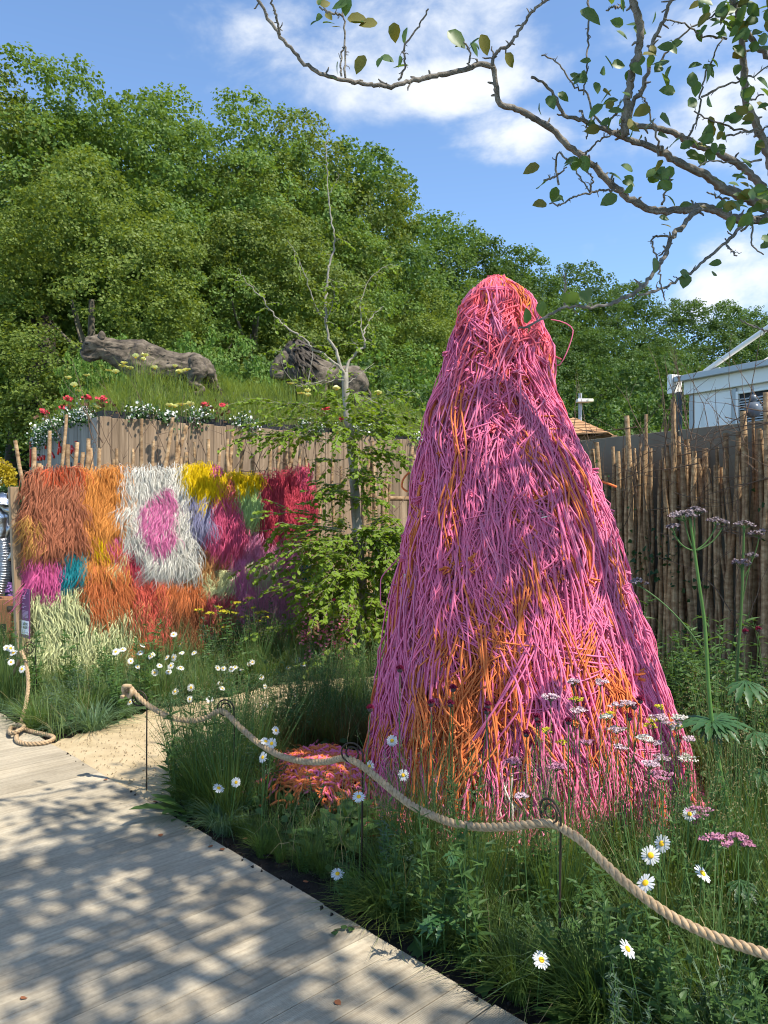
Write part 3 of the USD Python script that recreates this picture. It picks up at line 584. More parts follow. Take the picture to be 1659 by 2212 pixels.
# ------------------------------------------------------------------ trees
def crown_mesh(seed, R=(5.2, 5.2, 8.5), cz=15.0, lobes=130, leaves=26000, leaf=(.17, .3), lob=(1.1, 2.2), skirt=.0):
    rng = RNG(seed); d = unit(rng.normal(0, 1, (lobes, 3))); rad = rng.uniform(.62, .98, lobes)
    c = d * rad[:, None] * np.array(R); c[:, :2] *= (1 + .18 * meshkit.noise(c * .25 + 9)[:, None]); c[:, 2] += cz
    if skirt: c[: int(lobes * skirt), 2] = rng.uniform(cz - R[2] * 1.05, cz - R[2] * .4, int(lobes * skirt)); c[: int(lobes * skirt), :2] *= 1.05
    lr = rng.uniform(*lob, lobes) * (1.15 - .35 * np.clip((c[:, 2] - cz) / R[2], 0, 1))
    # every lobe carries twig ends: small clusters on its outer side, each a spray of leaves
    out0 = unit(np.c_[c[:, :2] / np.array(R[:2]), (c[:, 2] - cz) / R[2]]); m = max(2, leaves // (lobes * 26)); kk = np.repeat(np.arange(lobes), m)
    ud = unit(rng.normal(0, 1, (len(kk), 3)) + .7 * out0[kk] + [0, 0, .3]); tc = c[kk] + ud * (lr[kk] * (1 - .35 * rng.random(len(kk)) ** 2))[:, None] * [1, 1, .85]; tr = .30 * lr[kk] * rng.uniform(.55, 1.25, len(kk))
    pk = rng.choice(len(kk), leaves, p=tr ** 2 / (tr ** 2).sum()); u = unit(rng.normal(0, 1, (leaves, 3)) + .45 * ud[pk] + [0, 0, .25])
    p = tc[pk] + u * (tr[pk] * rng.uniform(.35, 1.1, leaves))[:, None] * [1, 1, .7]
    nrm = unit(.5 * u + .75 * ud[pk] + rng.normal(0, .34, (leaves, 3)) + [.1, -.1, .4]); ax = unit(rng.normal(0, 1, (leaves, 3)) + u * .4 - [0, 0, .5])
    s = rng.uniform(*leaf, leaves)
    return scatter(KITE, p, frames(ax, nrm), np.c_[s * 1.1, s, s])
M_bark = mat('plane_bark', [(.05, .042, .03), (.10, .085, .06), (.16, .14, .10)], 3, .85, (1, 1, .4), bump=.4)
def foliage_material(name, cols, trans=.38, cool=.0):
    return mat_bits(name, cols, .5, trans, vary=.16, spec=.22)
M_plane = [foliage_material('plane_foliage', [(.125, .20, .042), (.165, .25, .052), (.205, .285, .066), (.135, .215, .046)]), foliage_material('plane_foliage_yellow', [(.16, .215, .042), (.21, .27, .052), (.255, .31, .072), (.175, .23, .046)]), foliage_material('plane_foliage_dark', [(.08, .14, .032), (.105, .17, .04), (.135, .205, .05)])]
def tree_kind(name, seed, m, R, cz, lobes, leaves, leaf, trunk=.42, skirt=.0, lob=(1.1, 2.2), limbs=7):
    k = kind_class(name); rng = RNG(seed + 500)
    put(k, 'crown', crown_mesh(seed, R, cz, lobes, leaves, leaf, lob, skirt), m)
    top = cz + R[2] * .1; t = np.linspace(0, 1, 9); w = np.cumsum(rng.normal(0, .09, (9, 2)), 0) * (R[0] / 5); w -= w[0]
    T = np.c_[w, -.2 + t * top]; g = [tubes(T, trunk * (1.15 - .8 * t), 10)]
    for i in range(limbs):
        b = T[rng.integers(2, 7)]; a_ = rng.uniform(0, 2 * np.pi); L_ = rng.uniform(.6, .95) * R[0]; tt = np.linspace(0, 1, 6)
        g.append(tubes(b + np.c_[math.cos(a_) * L_ * tt, math.sin(a_) * L_ * tt, L_ * (.8 * tt + .2 * tt ** 2)] + np.cumsum(rng.normal(0, .1, (6, 3)), 0) * (R[0] / 6), trunk * .35 * (1.1 - .85 * tt), 7))
    put(k, 'trunk', join(g), M_bark, True); return k
TK = [tree_kind('plane_a', 1, M_plane[0], (4.7, 4.5, 9.3), 13.8, 95, 60000, (.10, .20), skirt=.12), tree_kind('plane_b', 2, M_plane[1], (4.4, 4.8, 9.0), 14.1, 90, 60000, (.10, .20), skirt=.12),
      tree_kind('plane_c', 3, M_plane[0], (4.9, 4.4, 9.4), 13.7, 105, 60000, (.10, .20), skirt=.14), tree_kind('plane_d', 4, M_plane[2], (4.7, 4.7, 9.2), 13.9, 100, 50000, (.11, .22), skirt=.12)]
def top_scale(ytop, d, H=23.3): return (EYE - (ytop - CY) / F * d) / H
rows = [  # px of the trunk, y of the top, distance, kind, rotation, label
    (-120, 60, 36, 1, 10, 'yellowish plane tree half out of view at the far left'), (70, 128, 37, 0, 80, 'tall broad plane tree with its trunk behind the short pavilion wall'), (262, 158, 39.5, 2, 150, 'rounded plane tree rising behind the lioness'),
    (190, 330, 31, 1, 200, 'lower yellow-green plane tree in front of the tall left ones'), (438, 186, 42, 0, 250, 'plane tree with a knobbly top left of the middle'), (380, 430, 36, 0, 310, 'lower plane tree with hanging boughs between the two cats'),
    (532, 222, 44.5, 2, 20, 'plane tree with a narrow top behind the maned lion'), (628, 252, 47, 1, 95, 'plane tree above the maned lion and left of the slim tree tip'), (560, 400, 38, 1, 330, 'lower sunlit plane tree behind the maned lion'), (792, 318, 51, 3, 160, 'darker plane tree just right of the slim tree tip'),
    (720, 470, 43, 2, 60, 'lower plane tree behind the slim tree'), (905, 415, 57, 0, 215, 'plane tree left of the cone'), (1015, 492, 64, 3, 275, 'plane tree right behind the tip of the cone'), (900, 610, 47, 1, 120, 'lower yellowish plane tree left of the cone'),
    (1105, 545, 70, 3, 40, 'plane tree behind the crown of the cone'), (1235, 568, 74, 3, 100, 'plane tree right of the cone tip'), (1345, 606, 79, 3, 180, 'plane tree under the lowest apple bough'), (1480, 640, 84, 3, 230, 'plane tree left of the white roof pole'), (1590, 652, 88, 3, 300, 'plane tree above the white building'), (1700, 690, 92, 3, 10, 'far plane tree at the end of the avenue'),
    (1290, 700, 56, 3, 200, 'dark lower tree between cone and white building'), (1420, 735, 58, 3, 20, 'lower tree just left of the white building'), (1120, 640, 55, 3, 290, 'lower tree hidden partly by the cone')]
for px, yt, d, k, rz, lb in rows:
    s = top_scale(yt, d); thing('plane_tree', lb, 'tree', 'plane trees of the avenue', loc=((px - CX) / F * d, d, 0), rz=rz, scale=(s * (1.12 if s < .8 else 1.05), s * 1.05, s), ref=TK[k])
far = [(-40, 300, 62), (150, 330, 64), (330, 360, 66), (480, 380, 68), (640, 420, 70), (780, 470, 74), (960, 600, 82), (1180, 700, 96), (1420, 740, 104), (1600, 760, 110)]
pts_ = [(px, yt, d) for px, yt, d in far]
names_ = ['far left', 'behind the tall left plane', 'behind the lioness', 'behind the gap between the cats', 'behind the maned lion', 'behind the slim tree', 'behind the cone', 'right of the cone', 'left of the white building', 'behind the white building']
for (px, yt, d), nm in zip(pts_, names_):
    s = top_scale(yt, d); thing('plane_tree', f'shaded tree of the second row, {nm}', 'tree', 'second row of trees', loc=((px - CX) / F * d, d, 0), rz=px * 7 % 360, scale=(s * 1.5, s * 1.3, s), ref=TK[3])
SK = [tree_kind('shrub_a', 11, foliage_material('shrub_foliage', [(.11, .19, .035), (.15, .24, .05), (.185, .27, .06)]), (1.7, 1.7, 2.1), 2.5, 70, 15000, (.05, .10), .07, .1, (.35, .75), 5), tree_kind('shrub_b', 12, M_plane[2], (2.0, 1.9, 2.2), 2.5, 80, 15000, (.055, .11), .08, .15, (.4, .8), 5)]
shr = [(465, 690, 20, 0, 'bright green young tree between lioness and lion'), (240, 700, 19, 0, 'light green low boughs behind the head of the lioness'), (560, 770, 24, 1, 'dark green shrub before the maned lion'), (870, 740, 22, 0, 'leafy shrub left of the cone beyond the roof'), (800, 800, 18, 1, 'dark shrub behind the slim tree trunk'),
       (1320, 790, 26, 1, 'dark shrub behind the kiosk roof'), (1420, 770, 24, 1, 'green shrub left of the downpipe'), (1390, 850, 21, 1, 'low dark shrub above the stick fence'), (640, 800, 26, 1, 'dark shrub behind the maned lion'), (950, 760, 26, 0, 'sunlit shrub partly behind the cone'), (330, 780, 28, 1, 'dark shrub behind the lioness')]
for px, yt, d, k, lb in shr:
    s = (EYE - (yt - CY) / F * d) / 4.75; wx = {465: .52, 240: .45}.get(px, .85); thing('shrub', lb, 'shrub', 'shrubs below the avenue', loc=((px - CX) / F * d, d, 0), rz=px * 13 % 360, scale=(s * wx, s * wx, s), ref=SK[k])
# the leaning trunk with its ivy at the far left, beyond the pavilion
M_hedge = mat_bits('hedge_leaf', [(.03, .07, .018), (.05, .10, .024), (.07, .13, .03)], .6, .25)
M_trunkd = mat('shaded_bark', [(.03, .024, .018), (.06, .048, .034)], 3, .9, bump=.4); rng = RNG(61); lt = thing('leaning_tree', 'ivy-clad trunk with a bough sweeping right behind the short wall', 'tree')
P = np.array([W(30, 1160, 31), W(42, 960, 31), W(72, 850, 31.2), W(95, 775, 31.5), W(100, 720, 33), W(98, 690, 35)]); put(lt, 'trunk', tubes(bspline(P, 14), np.linspace(.55, .34, 14), 12), M_trunkd, True)
P = np.array([W(70, 855, 31.2), W(112, 800, 31.2), W(145, 772, 31.5), W(175, 750, 33)]); put(lt, 'bough', tubes(bspline(P, 9), np.linspace(.2, .12, 9), 9), M_trunkd, True)
n = 900; t = rng.random(n); cc = bspline(np.array([W(30, 1100, 30.6), W(45, 960, 30.6), W(72, 860, 30.8), W(95, 775, 31.2)]), 60)[(t * 59).astype(int)] + rng.normal(0, 1, (n, 3)) * [.3, .25, .2]
put(lt, 'ivy', scatter(KITE, cc, rnd_frames(n, rng, .4, [0, -1, 0]), rng.uniform(.09, .16, n)), M_hedge)
# hedge, yellow shrub behind the far-left corner
rng = RNG(62)
def leafy_block(lo, hi, n, leaf, rng):
    p = rng.uniform(0, 1, (n, 3)); ax = rng.integers(0, 3, n); s_ = rng.random(n) < .5
    for k in range(3): p[(ax == k), k] = np.where(s_[ax == k], 0, 1) + rng.normal(0, .015, (ax == k).sum())
    return scatter(KITE, np.array(lo) + p * (np.array(hi) - np.array(lo)), rnd_frames(n, rng, .5, [0, -.6, 0]), rng.uniform(*leaf, n))
hd = thing('hedge', 'clipped green hedge behind the silver sculpture', 'hedge'); h0, h1 = W(-60, 1055, 24), W(120, 1055, 24.2)
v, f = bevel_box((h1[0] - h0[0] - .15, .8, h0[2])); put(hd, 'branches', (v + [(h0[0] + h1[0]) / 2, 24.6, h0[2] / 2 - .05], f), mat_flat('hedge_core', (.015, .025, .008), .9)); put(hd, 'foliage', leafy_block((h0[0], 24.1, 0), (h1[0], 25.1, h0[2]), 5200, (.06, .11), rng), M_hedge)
ys = thing('yellow_shrub', 'golden-yellow shrub above the clipped hedge', 'shrub'); c = W(-12, 1035, 27)
n = 3000; u = unit(rng.normal(0, 1, (n, 3))); put(ys, 'foliage', scatter(KITE, c + u * [.72, .6, .75] * rng.uniform(.75, 1.05, (n, 1)), rnd_frames(n, rng, .7, [0, -.5, 0]), rng.uniform(.06, .11, n)), mat_bits('golden_leaf', [(.42, .33, .02), (.55, .45, .03), (.30, .28, .03)], .6, .3))
put(ys, 'stem', tubes(np.array([[[c[0], c[1], -.1], [c[0] + .05, c[1], c[2]]]]), .05, 8), M_bark, True)

# ------------------------------------------------------------------ bronze big cats on the roof
M_bronze = mat('rough_bronze', [(.025, .02, .015), (.105, .082, .058), (.20, .16, .115)], scale=8, rough=.8, stretch=(1, 1, 1.6), detail=8, bump=.7, bump_scale=15, contrast=(.32, .68))
def bark_relief(t, amp, seed, ax=(1.0, 1.0, 1.0), freq=7.0):
    v = np.array(t.vertices); n = np.array(t.vertex_normals); x = v * np.array(ax) * freq
    w = meshkit.fbm(x + seed, 4, seed); rid = 1 - np.abs(2 * w - 1); d = (rid ** 3 - .35) * amp + (meshkit.noise(x * .35 + 5, seed) - .5) * amp * 1.2
    return v - n * (np.clip(d, -amp, amp))[:, None], np.array(t.faces)
def cat_frame(px, d, zfeet, yaw):
    o = np.array([(px - CX) / F * d, d, zfeet]); c_, s_ = math.cos(yaw), math.sin(yaw)
    return lambda v: np.asarray(v) @ np.array([[c_, -s_, 0], [s_, c_, 0], [0, 0, 1]]).T + o
k1 = .00253; J = lambda zx, zy, y, r: (np.array([(zx - 430) * k1, y, (400 - zy) * k1]), r)
ch = [[J(82, 176, 0, .066), J(98, 158, 0, .09), J(122, 140, 0, .118), J(150, 130, 0, .128), J(185, 138, 0, .12), J(240, 152, 0, .135), J(300, 165, 0, .165)], [J(74, 184, 0, .055), J(82, 200, 0, .056), J(112, 208, 0, .058), J(150, 185, 0, .085)], [J(104, 118, -.05, .05), J(130, 108, -.06, .05)], [J(104, 118, .05, .05), J(130, 108, .06, .05)],
      [J(300, 160, 0, .16), J(345, 150, 0, .14), J(385, 142, 0, .12), J(440, 185, 0, .155), J(510, 215, 0, .165), J(585, 215, 0, .14), J(640, 205, 0, .135), J(690, 225, 0, .13), J(722, 262, 0, .11)], [J(165, 168, 0, .10), J(240, 185, 0, .15), J(300, 210, 0, .19), J(380, 250, 0, .215), J(470, 258, 0, .195), J(560, 250, 0, .175), J(640, 255, 0, .185)],
      [J(372, 168, -.13, .11), J(352, 235, -.15, .12), J(378, 300, -.15, .075), J(345, 345, -.14, .05), J(335, 385, -.14, .045), J(310, 396, -.14, .05)], [J(385, 175, .12, .10), J(395, 240, .14, .11), J(440, 305, .14, .07), J(462, 350, .14, .05), J(448, 390, .14, .045), J(425, 397, .14, .045)],
      [J(668, 215, -.11, .12), J(676, 270, -.14, .135), J(640, 330, -.15, .085), J(700, 362, -.15, .05), J(684, 392, -.15, .045), J(658, 397, -.15, .045)], [J(690, 225, .10, .11), J(700, 280, .13, .12), J(742, 332, .14, .08), J(795, 366, .14, .045), J(784, 392, .14, .04), J(764, 397, .14, .04)],
      [J(732, 220, 0, .045), J(758, 270, .02, .036), J(776, 330, .03, .03), J(798, 372, .03, .022)]]
t = hull_body(ch, .028, 6); T1 = cat_frame(329, 10.6, mound(1.05, 1.1) - .13, .20)
lio = thing('lioness_sculpture', 'dark bronze lioness striding through the roof grass, head lowered', 'sculpture')
gv, gf = bark_relief(t, .026, 5, (.7, 1, 1.6), 10.0); put(lio, 'body', (T1(gv), gf), M_bronze, True)
def ear(zx, zy, y, s):
    p, _ = J(zx, zy, y, 0); e_ = trimesh.creation.icosphere(2); v = np.array(e_.vertices); v[:, 2] *= 1 - .25 * np.abs(v[:, 0]); return v * [.62 * s, .3 * s, .8 * s] + p, np.array(e_.faces)
put(lio, 'ear', (lambda g: (T1(g[0]), g[1]))(ear(174, 92, -.095, .08)), M_bronze); put(lio, 'ear', (lambda g: (T1(g[0]), g[1]))(ear(166, 90, .085, .07)), M_bronze)
def flakes(pts, dirs, nrm, L_, w_, rng):
    n = len(pts); tv = np.array([[-.5, 0, 0], [.5, 0, 0], [.35, .6, .05], [0, 1, -.05], [-.35, .55, .05], [0, .4, .22]]); tf = np.array([[0, 1, 5], [1, 2, 5], [2, 3, 5], [3, 4, 5], [4, 0, 5], [0, 4, 3], [0, 3, 2], [0, 2, 1]])
    return scatter((tv, tf), pts, frames(dirs, nrm), np.c_[w_, L_, w_])
M_eyed = mat_flat('socket_dark', (.012, .01, .008), .8)
for y_ in (-.088, .088):
    p_, _ = J(98, 138, y_, 0); e_ = trimesh.creation.icosphere(2); put(lio, 'eye', (T1(np.array(e_.vertices) * [.028, .02, .018] + p_), np.array(e_.faces)), M_eyed, True)
p_, _ = J(66, 176, 0, 0); e_ = trimesh.creation.icosphere(2); put(lio, 'nose', (T1(np.array(e_.vertices) * [.022, .032, .02] + p_), np.array(e_.faces)), M_eyed, True)
rng = RNG(71); idx = rng.choice(len(gv), 260, replace=False); nn = vnormals(gv, gf)[idx]
put(lio, 'bark_flakes', (lambda g: (T1(g[0]), g[1]))(flakes(gv[idx] - nn * .016, unit(np.cross(nn, [0, 1, 0]) + rng.normal(0, .5, (260, 3))), nn, rng.uniform(.05, .12, 260), rng.uniform(.012, .026, 260), rng)), M_bronze, kind='stuff')
k2 = .00289; J = lambda zx, zy, y, r: (np.array([(zx - 1300) * k2, y, (440 - zy) * k2]), r)
ch = [[J(1060, 258, -.10, .07), J(1072, 236, -.10, .085), J(1098, 205, -.09, .125), J(1130, 185, -.08, .15), J(1200, 200, -.03, .20), J(1300, 240, 0, .23), J(1400, 262, 0, .20), J(1460, 258, 0, .185), J(1500, 262, 0, .20), J(1532, 295, 0, .16)], [J(1058, 272, -.10, .06), J(1108, 270, -.09, .09)],
      [J(1310, 255, -.15, .15), J(1306, 340, -.17, .105), J(1318, 395, -.17, .08), J(1290, 428, -.17, .075)], [J(1290, 265, .14, .14), J(1255, 345, .16, .09), J(1245, 400, .16, .07), J(1222, 430, .16, .065)],
      [J(1500, 285, -.13, .17), J(1470, 350, -.16, .1), J(1522, 392, -.16, .06), J(1505, 430, -.16, .06)], [J(1520, 290, .12, .16), J(1540, 355, .14, .09), J(1572, 395, .14, .055), J(1556, 430, .14, .055)], [J(1548, 265, 0, .045), J(1585, 330, .02, .03), J(1600, 395, .03, .03)]]
t = hull_body(ch, .032, 6); T2 = cat_frame(686, 12.0, mound(3.68, 1.0) - .12, .25)
lion = thing('lion_sculpture', 'dark bronze maned lion facing left behind the slim tree', 'sculpture')
gv, gf = bark_relief(t, .025, 9); put(lion, 'body', (T2(gv), gf), M_bronze, True)
M_mane = mat('dark_bronze', [(.022, .018, .014), (.06, .048, .036), (.11, .09, .068)], 9, .8, bump=.5); rng = RNG(72); n = 620; u = unit(rng.normal(0, 1, (n, 3))); c0 = np.array([(1192 - 1300) * k2, -.02, (440 - 205) * k2]); p = c0 + u * [.275, .26, .40] * rng.uniform(.8, 1.05, (n, 1))
keep = ~((u[:, 0] < -.55) & (u[:, 2] < .45)); p, u = p[keep], u[keep]; n = len(p)
put(lion, 'mane', (lambda g: (T2(g[0]), g[1]))(flakes(p, unit(np.c_[.5 + 0 * u[:, 0], .1 * u[:, 1], -.8 + 0 * u[:, 2]] + .45 * u + rng.normal(0, .25, (n, 3))), u, rng.uniform(.12, .25, n), rng.uniform(.04, .075, n), rng)), M_mane)
e = trimesh.creation.icosphere(3); ev = np.array(e.vertices) * [.265, .24, .385] * (1 + .12 * (meshkit.fbm(np.array(e.vertices) * 4)[:, None] - .5)) + c0; put(lion, 'mane_core', (T2(ev), np.array(e.faces)), M_mane, True)
# ------------------------------------------------------------------ the pink rope cone
CONE = np.array([.815, 4.65]); MP = 4.65 / F
prof_px = [(593, 0.03, 1075), (598, .075, 1075), (610, .135, 1077), (640, .195, 1081), (680, .218, 1081), (720, .277, 1086), (760, .333, 1090), (860, .403, 1088), (960, .497, 1089), (1060, .583, 1093), (1160, .66, 1097), (1260, .725, 1103), (1360, .795, 1113), (1460, .872, 1121), (1560, .94, 1126), (1680, 1.0, 1130), (1760, 1.03, 1130)]
PZ = np.array([EYE - (y - CY) * MP - .045 * max(0, 1 - (y - 593) / 250) for y, _, _ in prof_px])[::-1]; PR = np.array([max(.02, r - .135 * min(1, r / .38)) for _, r, _ in prof_px])[::-1]; PX = np.array([(x - 1120) * MP - .05 * math.exp(-((y - 880) / 220) ** 2) for y, _, x in prof_px])[::-1]
def cone_r(z): return np.interp(z, PZ, PR)
def cone_x(z): return CONE[0] + np.interp(z, PZ, PX)
def bump_r(th, z): return .035 * np.exp(-((np.angle(np.exp(1j * (th + .1))) / .5) ** 2) - ((z - 1.72) / .25) ** 2)
def on_cone(th, z, off):
    r = cone_r(z) + off + bump_r(th, z); return np.stack([cone_x(z) + r * np.cos(th), CONE[1] + r * np.sin(th), z], -1)
C_PINK = [(.74, .18, .31), (.80, .25, .37), (.85, .37, .47), (.76, .21, .34), (.62, .12, .24)]
C_MAUVE = [(.60, .18, .29), (.68, .25, .36), (.56, .15, .26), (.74, .34, .43)]
C_ORANGE = [(.66, .19, .06), (.74, .26, .08), (.58, .16, .06), (.72, .25, .12)]
C_CORAL = [(.78, .15, .19), (.82, .24, .28), (.78, .14, .22), (.82, .32, .38), (.76, .22, .40)]
C_YELLOW = [(.80, .40, .03), (.82, .50, .06), (.76, .32, .05)]
C_ODD = [(.70, .64, .55), (.12, .12, .30), (.55, .50, .52), (.72, .60, .5)]
RM = {n: mat_bits('rope_' + n, c, .8, spec=.12) for n, c in (('pink', C_PINK), ('mauve', C_MAUVE), ('orange', C_ORANGE), ('coral', C_CORAL), ('yellow', C_YELLOW), ('odd', C_ODD))}
cone = thing('rope_cone', 'huge shaggy cone of hanging pink, mauve and orange ropes', 'sculpture')
an = np.linspace(0, 2 * np.pi, 49)[:-1]; zz = np.linspace(-.03, PZ[-1] - .02, 26)
cv = np.array([[cone_x(z) + max(.004, cone_r(z) - .02) * math.cos(t), CONE[1] + max(.004, cone_r(z) - .02) * math.sin(t), z] for z in zz for t in an])
cf = np.array([(i * 48 + j, i * 48 + (j + 1) % 48, (i + 1) * 48 + (j + 1) % 48) for i in range(25) for j in range(48)] + [(i * 48 + j, (i + 1) * 48 + (j + 1) % 48, (i + 1) * 48 + j) for i in range(25) for j in range(48)])
put(cone, 'core', (cv, cf), mat_flat('rope_core', (.16, .025, .075), .95), True)
def to_px(p): return CX + p[..., 0] / p[..., 1] * F, CY - (p[..., 2] - EYE) / p[..., 1] * F
def g2(px, py, cx, cy, sx, sy): return np.exp(-((px - cx) / sx) ** 2 - ((py - cy) / sy) ** 2)
def colour_of(th, z, rng):
    p = on_cone(th, z, 0.0); px, py = to_px(p); front = np.sin(th) < .25
    o = 1.15 * g2(px, py, 1050, 1420, 55, 180) + .95 * g2(px, py, 985, 1530, 65, 90) + .55 * g2(px, py, 870, 1180, 22, 200) + .5 * g2(px, py, 1300, 1060, 30, 60) + .5 * g2(px, py, 1180, 980, 25, 30) + .12 * g2(px, py, 1060, 1600, 200, 60) + .45 * g2(px, py, 1245, 1420, 22, 110) + .3 * g2(px, py, 930, 950, 12, 90) + .35 * g2(px, py, 1150, 1220, 60, 60)
    o = np.where(front, o, .25 * meshkit.noise(np.stack([th * 2, z * 1.5, th * 0], -1), 3)) + .075 + .20 * np.where(px < 930, 1, 0) * (py > 900)
    o = o * (.55 + .9 * meshkit.noise(np.stack([np.cos(th) * 5, np.sin(th) * 5, z * 1.6], -1), 8))
    c = .66 * np.clip(g2(px, py, 1110, 680, 55, 80) + g2(px, py, 1075, 625, 55, 40) + .55 * g2(px, py, 1075, 830, 22, 60), 0, 1) * front
    y = .75 * g2(px, py, 1140, 625, 24, 30) * front
    m = .28 + .35 * meshkit.noise(np.stack([np.cos(th) * 3, np.sin(th) * 3, z * 2.0], -1), 12) + .25 * np.where(px < 1010, 1, 0) * (py < 700)
    u = rng.random(len(th)); out = np.full(len(th), 0)
    out = np.where(rng.random(len(th)) < m * .75, 1, out); out = np.where(u < c, 3, out); out = np.where(rng.random(len(th)) < o, 2, out); out = np.where(rng.random(len(th)) < y, 4, out); out = np.where(rng.random(len(th)) < .004, 5, out)
    return out
CN = ['pink', 'mauve', 'orange', 'coral', 'yellow', 'odd']
def swags(rng, nb, per, L=(.22, .62), rad=(.0027, .0049), K=9, off=(.0, .075), spread=.028, wild=.10, zmin=.05):
    """bundles of hanging ropes: (strands (N,K,3), radii, colour) laid along the cone"""
    za = PZ[-1] - .03; u = rng.random(nb * 3); zg = np.linspace(zmin, za, 200); cd = np.cumsum(cone_r(zg) + .16); z0 = np.interp(u, (cd - cd[0]) / (cd[-1] - cd[0]), zg); th0 = rng.uniform(0, 2 * np.pi, nb * 3)
    keep = (rng.random(nb * 3) < np.where(np.sin(th0) < .3, 1.0, .28)); z0, th0 = z0[keep][:nb], th0[keep][:nb]; nb = len(z0)
    col = colour_of(th0, z0, rng)
    Lb = rng.uniform(*L, nb) * np.where(z0 > 2.7, .55, 1); amp = np.abs(rng.normal(0, spread, nb)); ph = rng.uniform(0, 6.28, nb); dr = rng.normal(0, .045, nb) + np.where(rng.random(nb) < wild, rng.normal(0, .26, nb), 0); o0 = rng.uniform(*off, nb); fr = rng.uniform(.4, 1.1, nb); bl = rng.uniform(.0, .05, nb)
    I = np.repeat(np.arange(nb), per); N = len(I); t = np.linspace(0, 1, K)[None]
    l = (Lb[I] * rng.uniform(.75, 1.15, N))[:, None]; zs = (z0[I] + rng.normal(0, .035, N))[:, None]
    lat = amp[I][:, None] * np.sin(fr[I][:, None] * 6.28 * t + ph[I][:, None]) + dr[I][:, None] * t + rng.normal(0, .024, (N, 1)) + rng.normal(0, .03, (N, 1)) * t + rng.normal(0, .02, (N, 1)) * np.sin(6.28 * rng.uniform(.6, 1.6, (N, 1)) * t + rng.uniform(0, 6, (N, 1)))
    drop = l * (t * (1 - .18 * np.abs(dr[I])[:, None])); z = np.clip(zs - drop * .94, -.0, za + .02)
    hitg = np.clip(zs - drop * .94, -1, 9) < .0
    outw = o0[I][:, None] + bl[I][:, None] * np.sin(np.pi * np.minimum(1, t * 1.15)) + rng.normal(0, .007, (N, 1)) + .012 * np.sin(6.28 * rng.uniform(.5, 2.0, (N, 1)) * t + rng.uniform(0, 6, (N, 1))) + np.where(hitg, (-(zs - drop * .94)) * .6, 0)
    rr = np.maximum(cone_r(z), .06); th = th0[I][:, None] + lat / rr * np.where(rr < .2, .5, 1)
    # the top is a cap: strands there start from the tip and fall over it
    P = on_cone(th, z, np.maximum(outw, -.01))
    return P, rng.uniform(*rad, N), col[I], th0[I], z0[I]
rng = RNG(101)
sets = [swags(rng, 960, 14, L=(.22, .62)), swags(rng, 420, 6, L=(.12, .3), off=(.0, .05), spread=.02, wild=.4), swags(rng, 620, 3, L=(.4, 1.05), off=(.04, .085), wild=.14, rad=(.004, .006)), swags(rng, 480, 4, L=(.07, .17), off=(.01, .05), wild=.35, zmin=.2)]
# tip: loops over the crown
n = 520; th = rng.uniform(0, 2 * np.pi, n); t = np.linspace(0, 1, 10)[None]; l = rng.uniform(.18, .5, (n, 1)); s_ = l * t + rng.uniform(0, .05, (n, 1)); zt = PZ[-1] - np.interp(s_, [0, .07, .14, .24, .35, .6], [-.015, .005, .04, .12, .22, .46])
P = on_cone(th[:, None] + rng.normal(0, .5, (n, 1)) * t + .15 * np.sin(5 * t + rng.uniform(0, 6, (n, 1))), np.minimum(zt, PZ[-1] - .001), rng.uniform(.01, .035, (n, 1)) + 0 * t); P[:, :, 2] = zt + rng.uniform(0, .02, (n, 1))
z_at = np.full(n, PZ[-1] - .1); sets.append((P, rng.uniform(.0035, .0055, n), colour_of(th, z_at, rng), th, z_at))
ind = 0
for si, (P, R, col, th, z0) in enumerate(sets):
    single = np.zeros(len(P), bool)
    if si == 2:
        fr = np.nonzero((np.sin(th) < -.15) & (z0 > .5))[0]; single[fr[:300]] = True
        for i in fr[:300]: put(cone, 'rope', tubes(P[i], R[i], 6), RM[CN[col[i]]], True)
    for c in range(6):
        k = (col == c) & ~single
        if k.any(): put(cone, CN[c].replace('odd', 'pale') + '_ropes', tubes(P[k], R[k][:, None], 4, cap=False), RM[CN[c]], True, kind='stuff')
# cut bundle ends like little brushes, and knots
n = 560; th = rng.uniform(np.pi * .95, 2.05 * np.pi, n); z = rng.uniform(.3, 2.7, n); col = colour_of(th, z, rng); base = on_cone(th, z, .05); o = base - on_cone(th, z, 0.0); o = unit(o)
per = 9; I = np.repeat(np.arange(n), per); d = unit(o[I] * rng.uniform(.1, .7, (n, 1))[I] + [0, 0, -1.0] + rng.normal(0, .55, (n, 3))[I] + rng.normal(0, .22, (n * per, 3))); ll = rng.uniform(.04, .10, n)[I][:, None]
P = base[I][:, None] + d[:, None] * (ll * np.linspace(0, 1, 4)[None])[..., None] + rng.normal(0, .003, (n * per, 4, 3))
for c in range(6):
    k = col[I] == c
    if k.any(): put(cone, 'frayed_ends', tubes(P[k], .0045, 4), RM[CN[c]], True, kind='stuff')
# long stray loops that leave the outline
for (pts, c, r) in (([(1165, 690), (1180, 745), (1205, 790), (1228, 752), (1238, 715), (1190, 690)], 'pink', .0032), ([(885, 1180), (855, 1212), (822, 1258), (822, 1300), (852, 1325)], 'pink', .0036), ([(1300, 1040), (1322, 1048), (1332, 1052)], 'orange', .007), ([(885, 1020), (868, 1050), (880, 1062)], 'orange', .006), ([(1145, 690), (1165, 730), (1200, 770), (1213, 776)], 'coral', .005)):
    p = np.array([W(x, y, 4.62) for x, y in pts]); put(cone, 'stray_rope', tubes(bspline(p, 20), r, 6), RM[c], True)
